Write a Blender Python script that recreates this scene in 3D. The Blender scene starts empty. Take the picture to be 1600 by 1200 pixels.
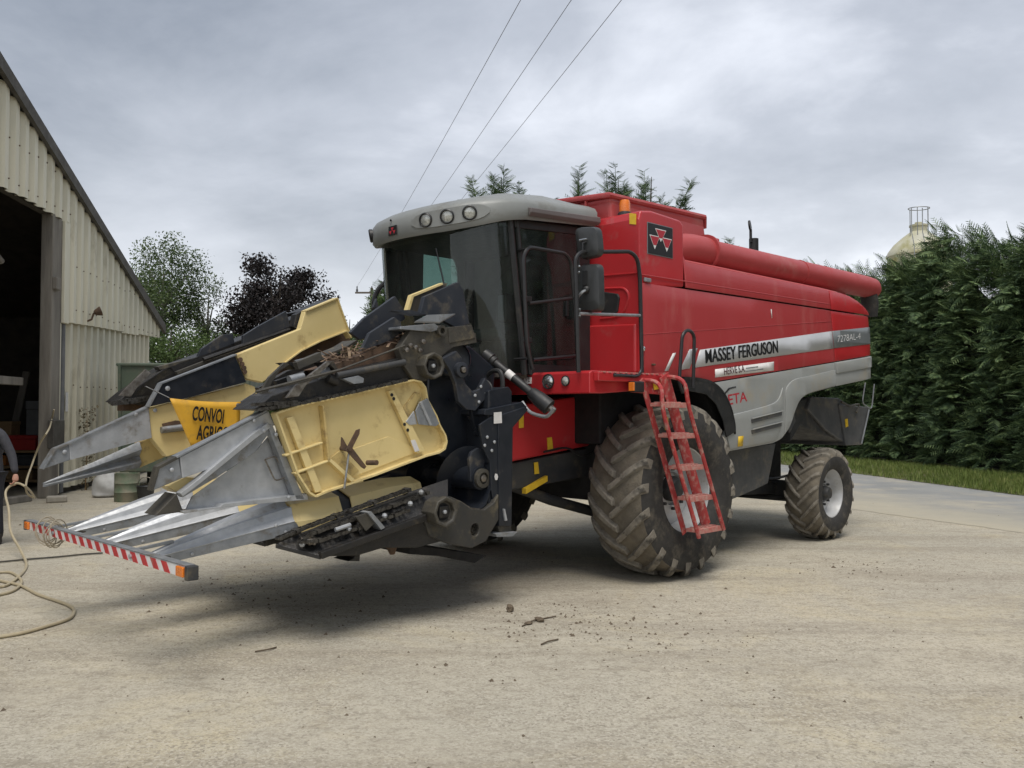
import bpy, bmesh, math, random
import numpy as np
from mathutils import Vector, Matrix
from mathutils.geometry import tessellate_polygon
random.seed(7); RNG = np.random.default_rng(7)
SC = bpy.context.scene; COL = SC.collection
rad = math.radians

# ------------------------------------------------------------------ camera
cam = bpy.data.cameras.new('camera'); camo = bpy.data.objects.new('camera', cam); COL.objects.link(camo)
cam.sensor_width = 36.0; cam.lens = 30.375; cam.clip_start = 0.05; cam.clip_end = 3000
camo.location = (0, 0, 1.7); camo.rotation_euler = (rad(90 + 1.697), 0, 0); SC.camera = camo

# ------------------------------------------------------------------ sky and sun (overcast)
SUN_EL, SUN_AZ = rad(66), rad(178)
world = bpy.data.worlds.new('World'); SC.world = world; world.use_nodes = True
def build_world():
    nt = world.node_tree; N = nt.nodes; K = nt.links; N.clear()
    out = N.new('ShaderNodeOutputWorld'); bg = N.new('ShaderNodeBackground'); K.new(bg.outputs[0], out.inputs[0])
    sky = N.new('ShaderNodeTexSky'); sky.sky_type = 'NISHITA'; sky.sun_disc = False
    sky.sun_elevation = SUN_EL; sky.sun_rotation = SUN_AZ; sky.air_density = 1.0; sky.dust_density = 3.0
    tc = N.new('ShaderNodeTexCoord'); sep = N.new('ShaderNodeSeparateXYZ'); K.new(tc.outputs['Generated'], sep.inputs[0])
    def m(op, a, b=None, clamp=False):
        n = N.new('ShaderNodeMath'); n.operation = op; n.use_clamp = clamp
        for i, q in enumerate((a, b)):
            if q is None: continue
            if isinstance(q, (int, float)): n.inputs[i].default_value = q
            else: K.new(q, n.inputs[i])
        return n.outputs[0]
    z = m('MAXIMUM', sep.outputs[2], 0.0); zd = m('ADD', z, 0.22)
    cx = m('DIVIDE', sep.outputs[0], zd); cy = m('DIVIDE', sep.outputs[1], zd)
    comb = N.new('ShaderNodeCombineXYZ'); K.new(cx, comb.inputs[0]); K.new(cy, comb.inputs[1])
    def noise(scale, detail, rough, off):
        mp = N.new('ShaderNodeMapping'); K.new(comb.outputs[0], mp.inputs[0]); mp.inputs['Location'].default_value = off
        mp.inputs['Rotation'].default_value = (0, 0, 0.35); mp.inputs['Scale'].default_value = (0.9, 1.0, 1)
        t = N.new('ShaderNodeTexNoise'); t.inputs['Scale'].default_value = scale; t.inputs['Detail'].default_value = detail
        t.inputs['Roughness'].default_value = rough; t.inputs['Distortion'].default_value = 0.25; K.new(mp.outputs[0], t.inputs[0]); return t.outputs[0]
    n1 = noise(0.33, 7, 0.5, (0.2, 0.9, 0)); n2 = noise(1.7, 8, 0.58, (7.3, 0.4, 0))
    n = m('ADD', m('MULTIPLY', n1, 0.74), m('MULTIPLY', n2, 0.26))
    ramp = N.new('ShaderNodeValToRGB'); K.new(n, ramp.inputs[0]); e = ramp.color_ramp.elements
    e[0].position = 0.39; e[0].color = (0.115, 0.135, 0.168, 1); e[1].position = 0.58; e[1].color = (0.49, 0.51, 0.555, 1)
    q = e.new(0.50); q.color = (0.275, 0.295, 0.335, 1)
    # overcast skies brighten towards the horizon all the way round
    hz = m('POWER', m('SUBTRACT', 1.0, z, True), 6.0)
    hm = N.new('ShaderNodeMix'); hm.data_type = 'RGBA'; K.new(m('MULTIPLY', hz, 0.95), hm.inputs[0])
    K.new(ramp.outputs[0], hm.inputs[6]); hm.inputs[7].default_value = (0.60, 0.61, 0.62, 1)
    sc = N.new('ShaderNodeMix'); sc.data_type = 'RGBA'; sc.blend_type = 'MULTIPLY'; sc.inputs[0].default_value = 1
    K.new(hm.outputs[2], sc.inputs[6]); sc.inputs[7].default_value = (10, 10, 10, 1)
    mx = N.new('ShaderNodeMix'); mx.data_type = 'RGBA'; mx.inputs[0].default_value = 0.93
    K.new(sky.outputs[0], mx.inputs[6]); K.new(sc.outputs[2], mx.inputs[7]); K.new(mx.outputs[2], bg.inputs[0]); bg.inputs[1].default_value = 0.1
build_world()
sun = bpy.data.lights.new('sun', 'SUN'); suno = bpy.data.objects.new('sun', sun); COL.objects.link(suno)
sun.energy = 1.5; sun.angle = rad(32); sun.color = (1.0, 0.95, 0.88)
sd = Vector((math.sin(SUN_AZ) * math.cos(SUN_EL), math.cos(SUN_AZ) * math.cos(SUN_EL), math.sin(SUN_EL)))
suno.rotation_euler = sd.to_track_quat('Z', 'Y').to_euler()
vs = SC.view_settings; vs.view_transform = 'Standard'; vs.look = 'None'; vs.exposure = 1.0; vs.gamma = 1.0; vs.use_curve_mapping = False
SC.cycles.max_bounces = 8; SC.cycles.transparent_max_bounces = 16; SC.cycles.use_denoising = True

# ------------------------------------------------------------------ materials
MATS = {}
def mat(name, col, rough=0.6, metal=0.0, col2=None, scale=6.0, bump=0.0, bscale=60.0, coat=0.0, dirt=None, damt=0.0, dscale=3.0, spec=0.5, lo=0.35, hi=0.65, rvar=0.12, stretch=(1, 1, 1), trans=0.0):
    if name in MATS: return MATS[name]
    m = bpy.data.materials.new(name); m.use_nodes = True; nt = m.node_tree; N = nt.nodes; K = nt.links
    b = N['Principled BSDF']; b.inputs['Roughness'].default_value = rough; b.inputs['Metallic'].default_value = metal
    b.inputs['Specular IOR Level'].default_value = spec
    if coat: b.inputs['Coat Weight'].default_value = coat; b.inputs['Coat Roughness'].default_value = 0.18
    tc = N.new('ShaderNodeTexCoord'); mp = N.new('ShaderNodeMapping'); K.new(tc.outputs['Object'], mp.inputs[0]); mp.inputs['Scale'].default_value = stretch
    def noise(sc, det=5.0, ro=0.6):
        t = N.new('ShaderNodeTexNoise'); t.inputs['Scale'].default_value = sc; t.inputs['Detail'].default_value = det; t.inputs['Roughness'].default_value = ro
        K.new(mp.outputs[0], t.inputs[0]); return t.outputs[0]
    def mr(src, a, bb, c, d):
        r = N.new('ShaderNodeMapRange'); K.new(src, r.inputs[0])
        for i, q in enumerate((a, bb, c, d)): r.inputs[i + 1].default_value = q
        return r.outputs[0]
    c2 = col2 if col2 is not None else tuple(x * 0.82 for x in col)
    n0 = noise(scale)
    mx = N.new('ShaderNodeMix'); mx.data_type = 'RGBA'; K.new(mr(n0, lo, hi, 0, 1), mx.inputs[0])
    mx.inputs[6].default_value = (*col, 1); mx.inputs[7].default_value = (*c2, 1); cur = mx.outputs[2]
    if dirt:
        n1 = noise(dscale, 8, 0.68); m2 = N.new('ShaderNodeMix'); m2.data_type = 'RGBA'; K.new(mr(n1, 0.62 - 0.35 * damt, 0.75 - 0.25 * damt, 0, 1), m2.inputs[0])
        K.new(cur, m2.inputs[6]); m2.inputs[7].default_value = (*dirt, 1); cur = m2.outputs[2]
    K.new(cur, b.inputs['Base Color'])
    K.new(mr(noise(scale * 2.7), 0.3, 0.7, max(0.02, rough - rvar), min(1, rough + rvar)), b.inputs['Roughness'])
    if bump:
        bp = N.new('ShaderNodeBump'); bp.inputs['Strength'].default_value = bump; bp.inputs['Distance'].default_value = 0.02
        K.new(noise(bscale, 6, 0.65), bp.inputs['Height']); K.new(bp.outputs[0], b.inputs['Normal'])
    MATS[name] = m; return m
def glass(name, tint, refl=1.0):
    m = bpy.data.materials.new(name); m.use_nodes = True; nt = m.node_tree; N = nt.nodes; K = nt.links; N.clear()
    o = N.new('ShaderNodeOutputMaterial'); t = N.new('ShaderNodeBsdfTransparent'); t.inputs[0].default_value = (*tint, 1)
    g = N.new('ShaderNodeBsdfGlossy'); g.inputs['Roughness'].default_value = 0.02; g.inputs[0].default_value = (0.85, 0.9, 0.9, 1)
    f = N.new('ShaderNodeFresnel'); f.inputs[0].default_value = 1.5; mx = N.new('ShaderNodeMixShader')
    K.new(f.outputs[0], mx.inputs[0]); K.new(t.outputs[0], mx.inputs[1]); K.new(g.outputs[0], mx.inputs[2])
    # streaky grey diffuse film standing in for pale reflections on the glass
    df = N.new('ShaderNodeBsdfDiffuse'); df.inputs[0].default_value = (0.42, 0.44, 0.42, 1); tc = N.new('ShaderNodeTexCoord'); mp = N.new('ShaderNodeMapping'); mp.inputs['Scale'].default_value = (1, 1, 0.35); K.new(tc.outputs['Object'], mp.inputs[0]); nz = N.new('ShaderNodeTexNoise'); nz.inputs['Scale'].default_value = 3.5; nz.inputs['Detail'].default_value = 8; K.new(mp.outputs[0], nz.inputs[0])
    r = N.new('ShaderNodeMapRange'); K.new(nz.outputs[0], r.inputs[0]); r.inputs[1].default_value = 0.35; r.inputs[2].default_value = 0.75; r.inputs[3].default_value = 0.015; r.inputs[4].default_value = 0.085
    m2 = N.new('ShaderNodeMixShader'); K.new(r.outputs[0], m2.inputs[0]); K.new(mx.outputs[0], m2.inputs[1]); K.new(df.outputs[0], m2.inputs[2]); K.new(m2.outputs[0], o.inputs[0])
    MATS[name] = m; return m
DUST = (0.30, 0.25, 0.17)
M_red = mat('red_paint', (0.43, 0.022, 0.026), 0.36, col2=(0.38, 0.026, 0.030), scale=1.3, coat=0.3, dirt=(0.34, 0.10, 0.09), damt=0.12, dscale=2.0, rvar=0.08)
M_redsheen = mat('faded_red_sky_sheen', (0.375, 0.040, 0.043), 0.42, col2=(0.35, 0.038, 0.041), scale=1.1, coat=0.15, dirt=(0.40, 0.085, 0.08), damt=0.25, dscale=2.2, stretch=(1.0, 1.0, 0.3), rvar=0.08)  # faded paint with the side's sky reflection mixed into the colour
M_redtop = mat('dusty_red_paint', (0.40, 0.06, 0.06), 0.5, col2=(0.35, 0.05, 0.05), scale=1.5, dirt=(0.38, 0.12, 0.105), damt=0.2, dscale=1.6)
M_redladder = mat('worn_red_paint', (0.40, 0.035, 0.035), 0.5, col2=(0.33, 0.04, 0.04), scale=9, dirt=(0.42, 0.24, 0.20), damt=0.35, dscale=14)
M_tread = mat('scuffed_step', (0.44, 0.12, 0.10), 0.7, col2=(0.45, 0.26, 0.22), scale=25, bump=0.5, bscale=90)
M_gray = mat('grey_plastic', (0.30, 0.31, 0.30), 0.48, col2=(0.265, 0.275, 0.265), scale=1.6, dirt=(0.30, 0.28, 0.23), damt=0.25, dscale=2.2, bump=0.03, bscale=200)
M_roof = mat('roof_grey', (0.225, 0.235, 0.225), 0.45, col2=(0.195, 0.203, 0.195), scale=2.2, dirt=(0.165, 0.165, 0.15), damt=0.25, dscale=3.5, bump=0.02, bscale=150)
M_roofedge = mat('roof_edge', (0.14, 0.12, 0.115), 0.5, scale=3)
M_silver = mat('silver_stripe', (0.50, 0.51, 0.52), 0.4, metal=0.2, col2=(0.40, 0.41, 0.42), scale=1.2)
M_slate = mat('slate_stripe', (0.16, 0.175, 0.18), 0.4, col2=(0.13, 0.14, 0.145), scale=1.2)
M_black = mat('black_plastic', (0.012, 0.013, 0.014), 0.5, col2=(0.022, 0.022, 0.022), scale=5, dirt=(0.07, 0.06, 0.05), damt=0.1)
M_rail = mat('black_rail', (0.02, 0.02, 0.021), 0.38, scale=12)
M_rubber = mat('tyre_rubber', (0.022, 0.021, 0.02), 0.8, col2=(0.035, 0.033, 0.03), scale=6, dirt=(0.085, 0.075, 0.058), damt=0.3, dscale=7, bump=0.2, bscale=80)
M_lug = mat('muddy_rubber', (0.225, 0.203, 0.165), 0.9, col2=(0.14, 0.127, 0.105), scale=8, dirt=(0.055, 0.05, 0.042), damt=0.3, dscale=11, bump=0.5, bscale=50)
M_treadbase = mat('muddy_tread', (0.17, 0.147, 0.11), 0.95, col2=(0.11, 0.096, 0.075), scale=7, bump=0.6, bscale=45)
M_rim = mat('rim_silver', (0.52, 0.53, 0.54), 0.45, metal=0.25, col2=(0.42, 0.42, 0.41), scale=5, dirt=DUST, damt=0.12, dscale=7)
M_dark = mat('dark_chassis', (0.028, 0.030, 0.033), 0.6, col2=(0.045, 0.045, 0.043), scale=4, dirt=(0.10, 0.085, 0.06), damt=0.25, dscale=5)
M_shell = mat('inner_black', (0.010, 0.010, 0.011), 0.8, scale=4)
M_chop = mat('chopper_grey', (0.06, 0.063, 0.066), 0.55, col2=(0.085, 0.085, 0.085), scale=5, dirt=(0.14, 0.125, 0.1), damt=0.25, dscale=6)
M_cream = mat('cream_paint', (0.70, 0.565, 0.27), 0.5, col2=(0.64, 0.51, 0.23), scale=2.5, dirt=(0.42, 0.30, 0.13), damt=0.16, dscale=5, bump=0.05, bscale=40, rvar=0.1)
M_creamd = mat('soiled_cream_paint', (0.56, 0.43, 0.18), 0.6, col2=(0.48, 0.36, 0.14), scale=5, dirt=(0.20, 0.14, 0.07), damt=0.35, dscale=8, bump=0.1, bscale=60)
M_blue = mat('blue_black_paint', (0.010, 0.013, 0.019), 0.38, col2=(0.014, 0.017, 0.023), scale=3, dirt=(0.06, 0.055, 0.05), damt=0.12, dscale=5)
M_fin = mat('dark_fin_plastic', (0.018, 0.022, 0.030), 0.45, col2=(0.026, 0.029, 0.036), scale=3, dirt=(0.09, 0.08, 0.065), damt=0.2, dscale=6)
M_galv = mat('galvanised_sheet', (0.36, 0.375, 0.39), 0.48, metal=0.45, col2=(0.46, 0.475, 0.49), scale=9, dirt=(0.22, 0.20, 0.17), damt=0.15, dscale=4, rvar=0.14)
M_galvb = mat('weathered_galvanised', (0.22, 0.235, 0.25), 0.5, metal=0.5, col2=(0.31, 0.325, 0.34), scale=10, dirt=(0.17, 0.15, 0.12), damt=0.25, dscale=6)
M_steel = mat('worn_steel', (0.30, 0.28, 0.25), 0.4, metal=0.8, col2=(0.14, 0.12, 0.10), scale=20)
M_grime = mat('greasy_frame', (0.011, 0.011, 0.011), 0.45, col2=(0.020, 0.018, 0.016), scale=8, dirt=(0.07, 0.056, 0.038), damt=0.12, dscale=7, bump=0.25, bscale=60)
M_iron = mat('dusty_iron', (0.062, 0.056, 0.043), 0.6, col2=(0.040, 0.037, 0.031), scale=9, dirt=(0.13, 0.11, 0.07), damt=0.2, dscale=6, bump=0.2, bscale=60)
M_chain = mat('oily_chain', (0.13, 0.125, 0.115), 0.35, metal=0.7, col2=(0.05, 0.045, 0.04), scale=30)
M_rust = mat('rusty_brown', (0.12, 0.07, 0.04), 0.8, col2=(0.07, 0.045, 0.03), scale=14, bump=0.3, bscale=80)
M_white = mat('white_print', (0.74, 0.74, 0.73), 0.5, scale=8)
M_whitestk = mat('white_sticker', (0.70, 0.68, 0.66), 0.45, scale=8)
M_ink = mat('black_print', (0.015, 0.015, 0.016), 0.45)
M_redprint = mat('red_print', (0.42, 0.03, 0.045), 0.45)
M_yellow = mat('warning_yellow', (0.72, 0.47, 0.03), 0.5, scale=12)
M_orange = mat('orange_lens', (0.75, 0.20, 0.02), 0.25, spec=0.7, scale=20)
M_lens = mat('lamp_lens', (0.55, 0.56, 0.53), 0.15, metal=0.3, col2=(0.30, 0.31, 0.28), scale=55, rvar=0.08)
M_chrome = mat('reflector', (0.7, 0.7, 0.68), 0.12, metal=0.9, scale=30, rvar=0.05)
M_seat = mat('seat_cloth', (0.10, 0.11, 0.10), 0.9, scale=20)
M_glass = glass('tinted_glass', (0.52, 0.64, 0.60))
M_glassd = glass('dark_tinted_glass', (0.40, 0.52, 0.49))
M_trim = mat('cab_trim', (0.10, 0.105, 0.10), 0.7, scale=6)
M_mirror = mat('mirror_back', (0.030, 0.032, 0.033), 0.42, col2=(0.04, 0.042, 0.042), scale=6)

# ------------------------------------------------------------------ mesh building
# machine frame: u = metres to the rear of the front axle, v = metres to the machine's near side, z = height
ORG = Vector((0.6347, 9.8253, 0)); HEAD = rad(44)
class Frame:
    def __init__(s, empty, base): s.o = empty; s.base = base
def tag(o, label, cat, group=None, kind=None):
    o['label'] = label; o['category'] = cat
    if group: o['group'] = group
    if kind: o['kind'] = kind
    return o
def empty(name, loc, rz=0.0):
    o = bpy.data.objects.new(name, None); COL.objects.link(o); o.location = loc; o.rotation_euler = (0, 0, rz); o.empty_display_size = 0.2; return o
def perp(d):
    d = Vector(d).normalized(); a = Vector((0, 0, 1)) if abs(d.z) < 0.9 else Vector((1, 0, 0))
    x = d.cross(a).normalized(); return d, x, d.cross(x).normalized()
class MB:
    def __init__(s, machine=True): s.V = []; s.F = []; s.mach = machine; s.sm = []
    def add(s, vs, fs, smooth=False):
        k = len(s.V); s.V += [tuple(v) for v in vs]; s.F += [tuple(i + k for i in f) for f in fs]; s.sm += [smooth] * len(fs); return s
    def box(s, a0, a1, b0, b1, c0, c1):
        return s.add([(a, b, c) for a in (a0, a1) for b in (b0, b1) for c in (c0, c1)], [(0, 1, 3, 2), (4, 6, 7, 5), (0, 4, 5, 1), (2, 3, 7, 6), (0, 2, 6, 4), (1, 5, 7, 3)])
    def bar(s, p, q, w, h, up=(0, 0, 1)):
        p, q = Vector(p), Vector(q); d = (q - p).normalized(); up = Vector(up)
        x = d.cross(up)
        if x.length < 1e-4: x = d.cross(Vector((1, 0, 0)))
        x.normalize(); y = x.cross(d).normalized(); vs = []
        for c in (p, q):
            for i, j in ((-1, -1), (1, -1), (1, 1), (-1, 1)): vs.append(c + x * (i * w / 2) + y * (j * h / 2))
        return s.add(vs, [(0, 1, 2, 3), (7, 6, 5, 4), (0, 4, 5, 1), (1, 5, 6, 2), (2, 6, 7, 3), (3, 7, 4, 0)])
    def plate(s, pts, off):
        """a 3-D polygon given thickness along the vector off"""
        n = len(pts); off = Vector(off); P = [Vector(p) for p in pts]; Q = [p + off for p in P]
        tri = tessellate_polygon([P]); fs = [tuple(t) for t in tri] + [tuple(i + n for i in reversed(t)) for t in tri]
        fs += [(i, (i + 1) % n, (i + 1) % n + n, i + n) for i in range(n)]
        return s.add(P + Q, fs)
    def prism(s, pts, v0, v1, holes=()):
        """outline in the (u, z) plane between v0 and v1"""
        loops = [pts] + list(holes); P = [[Vector((a, b, 0)) for a, b in l] for l in loops]; tri = tessellate_polygon(P)
        flat = [p for l in loops for p in l]; n = len(flat); vs = [(a, v0, b) for a, b in flat] + [(a, v1, b) for a, b in flat]
        fs = [tuple(t) for t in tri] + [tuple(i + n for i in reversed(t)) for t in tri]; k = 0
        for l in loops:
            m_ = len(l); fs += [(k + i, k + (i + 1) % m_, k + (i + 1) % m_ + n, k + i + n) for i in range(m_)]; k += m_
        return s.add(vs, fs)
    def prism_u(s, pts, u0, u1, holes=()):
        k = len(s.V); s.prism(pts, u0, u1, holes); s.V[k:] = [(b, a, c) for a, b, c in s.V[k:]]; return s
    def prism_z(s, pts, z0, z1):
        k = len(s.V); s.prism(pts, z0, z1); s.V[k:] = [(a, c, b) for a, b, c in s.V[k:]]; return s
    def loft(s, rings, closed=True, cap=True, smooth=True):
        n = len(rings[0]); k = [p for r in rings for p in r]; fs = []
        for i in range(len(rings) - 1):
            for j in range(n if closed else n - 1): fs.append((i * n + j, i * n + (j + 1) % n, (i + 1) * n + (j + 1) % n, (i + 1) * n + j))
        s.add(k, fs, smooth)
        if cap:
            for r in (rings[0], rings[-1]): s.add(r, [tuple(range(n))])
        return s
    def tube(s, path, r, n=8, cap=True, close=False):
        P = [Vector(p) for p in path]; m_ = len(P); rings = []; R = r if isinstance(r, (list, tuple)) else [r] * m_; x = None
        for i in range(m_):
            a = P[i - 1] if (i > 0 or close) else P[0]; b = P[(i + 1) % m_] if (i < m_ - 1 or close) else P[-1]
            d = (b - a).normalized()
            if x is None: _, x, _ = perp(d)
            x = (x - d * x.dot(d)).normalized(); y = d.cross(x)
            rings.append([P[i] + (x * math.cos(t) + y * math.sin(t)) * R[i] for t in [2 * math.pi * j / n for j in range(n)]])
        if close: rings.append(rings[0])
        return s.loft(rings, True, cap and not close)
    def cyl(s, p, q, r, r2=None, n=16): return s.tube([p, q], [r, r if r2 is None else r2], n)
    def lathe(s, prof, c, axis, n=32, closed=False, cap=True):
        """prof: (radius, offset along axis)"""
        d, x, y = perp(axis); c = Vector(c)
        rings = [[c + d * a + (x * math.cos(t) + y * math.sin(t)) * r for t in [2 * math.pi * j / n for j in range(n)]] for r, a in prof]
        if closed: rings.append(rings[0])
        return s.loft(rings, True, cap and not closed)
    def ball(s, c, r, n=12, sq=(1, 1, 1)):
        c = Vector(c); rings = []
        for i in range(n // 2 + 1):
            a = -math.pi / 2 + math.pi * i / (n // 2); q = max(0.02, math.cos(a))
            rings.append([c + Vector((math.cos(t) * q * r * sq[0], math.sin(t) * q * r * sq[1], math.sin(a) * r * sq[2])) for t in [2 * math.pi * j / n for j in range(n)]])
        return s.loft(rings)
    def build(s, name, m, parent=None, bevel=0.0, seg=2, smooth=None, base=(0, 0, 0), autos=True, kind=None):
        me = bpy.data.meshes.new(name)
        if s.mach: vs = [(a - base[0], -(b - base[1]), c - base[2]) for a, b, c in s.V]
        else: vs = [(a - base[0], b - base[1], c - base[2]) for a, b, c in s.V]
        me.from_pydata(vs, [], s.F); bm = bmesh.new(); bm.from_mesh(me)
        for f, q in zip(bm.faces, s.sm): f.smooth = q if smooth is None else smooth
        bmesh.ops.remove_doubles(bm, verts=bm.verts, dist=1e-5); bmesh.ops.recalc_face_normals(bm, faces=bm.faces); bm.to_mesh(me); bm.free()
        o = bpy.data.objects.new(name, me); COL.objects.link(o); me.materials.append(m)
        if parent: o.parent = parent
        if bevel:
            b = o.modifiers.new('bevel', 'BEVEL'); b.width = bevel; b.segments = seg; b.limit_method = 'ANGLE'; b.angle_limit = rad(32); b.harden_normals = False
        if any(s.sm) or smooth:
            me.set_sharp_from_angle(angle=rad(40))
        if kind: o['kind'] = kind
        return o
def arc(pts, n=4, r=0.08):
    """round the inner corners of a 3-D polyline"""
    P = [Vector(p) for p in pts]; out = [P[0]]
    for i in range(1, len(P) - 1):
        a = (P[i - 1] - P[i]); b = (P[i + 1] - P[i]); q = min(r, a.length * 0.49, b.length * 0.49); A = P[i] + a.normalized() * q; B = P[i] + b.normalized() * q
        for k in range(n + 1):
            t = k / n; out.append(A * (1 - t) ** 2 + P[i] * 2 * t * (1 - t) + B * t * t)
    return out + [P[-1]]
def spline(pts, n=6):
    P = [Vector(p) for p in pts]; P = [P[0] * 2 - P[1]] + P + [P[-1] * 2 - P[-2]]; out = []
    for i in range(1, len(P) - 2):
        for k in range(n):
            t = k / n; a, b, c, d = P[i - 1:i + 3]
            out.append(0.5 * ((2 * b) + (c - a) * t + (2 * a - 5 * b + 4 * c - d) * t * t + (3 * b - a - 3 * c + d) * t ** 3))
    return out + [P[-2]]
def smooth2(pts, n=6): return [(q.x, q.z) for q in spline([(a, 0, b) for a, b in pts], n)]
def shell(name, pts, vfun, m, parent, thick=0.02, step=0.2, bevel=0.006, off=0.0):
    """panel with outline pts in (u, z), pressed to the surface v = vfun(u, z)"""
    bm = bmesh.new(); vv = [bm.verts.new((a, 0, b)) for a, b in pts]; bm.faces.new(vv)
    us = [p[0] for p in pts]; zs = [p[1] for p in pts]
    for lo, hi, no in ((min(us), max(us), (1, 0, 0)), (min(zs), max(zs), (0, 0, 1))):
        k = lo + step
        while k < hi - 0.01:
            bmesh.ops.bisect_plane(bm, geom=bm.verts[:] + bm.edges[:] + bm.faces[:], plane_co=(k if no[0] else 0, 0, k if no[2] else 0), plane_no=no); k += step
    bmesh.ops.triangulate(bm, faces=[f for f in bm.faces if len(f.verts) > 4])
    for v in bm.verts: v.co.y = -(vfun(v.co.x, v.co.z) + off)
    bmesh.ops.recalc_face_normals(bm, faces=bm.faces)
    if sum(f.normal.y * f.calc_area() for f in bm.faces) > 0: bmesh.ops.reverse_faces(bm, faces=bm.faces)
    for f in bm.faces: f.smooth = True
    me = bpy.data.meshes.new(name); bm.to_mesh(me); bm.free(); o = bpy.data.objects.new(name, me); COL.objects.link(o); me.materials.append(m); o.parent = parent
    sm = o.modifiers.new('thick', 'SOLIDIFY'); sm.thickness = thick; sm.offset = -1
    if bevel: b = o.modifiers.new('bevel', 'BEVEL'); b.width = bevel; b.segments = 2; b.limit_method = 'ANGLE'; b.angle_limit = rad(50)
    return o
def text(name, body, m, parent, p, width, height, face='side', slope=0.0, shear=0.0, bold=0.0, depth=0.0015):
    cu = bpy.data.curves.new(name, 'FONT'); cu.body = body; cu.size = 1; cu.shear = shear; cu.offset = bold; cu.extrude = 0.0; cu.align_x = 'LEFT'; cu.align_y = 'BOTTOM_BASELINE'
    o = bpy.data.objects.new(name, cu); COL.objects.link(o); bpy.context.view_layer.update()
    dg = bpy.context.evaluated_depsgraph_get(); me = bpy.data.meshes.new_from_object(o.evaluated_get(dg)); bpy.data.objects.remove(o)
    c = np.array([v.co[:] for v in me.vertices]); lo, hi = c.min(0), c.max(0)
    for v in me.vertices: v.co = ((v.co.x - lo[0]) / (hi[0] - lo[0]) * width, (v.co.y - lo[1]) / (hi[1] - lo[1]) * height, 0)
    me.name = name; me.materials.clear(); me.materials.append(m); o = bpy.data.objects.new(name, me); COL.objects.link(o); o.parent = parent
    R0 = Matrix.Rotation(slope, 4, 'Z')
    R1 = Matrix.Rotation(rad(90), 4, 'X') if face == 'side' else Matrix.Rotation(rad(-90), 4, 'Z') @ Matrix.Rotation(rad(90), 4, 'X')
    if not isinstance(face, str): R1 = face
    o.matrix_local = Matrix.Translation(Vector((p[0], -p[1], p[2]))) @ R1 @ R0
    return o
def copy_to(src, parent, M):
    o = src.copy(); COL.objects.link(o); o.parent = parent; o.matrix_local = M; return o

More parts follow.
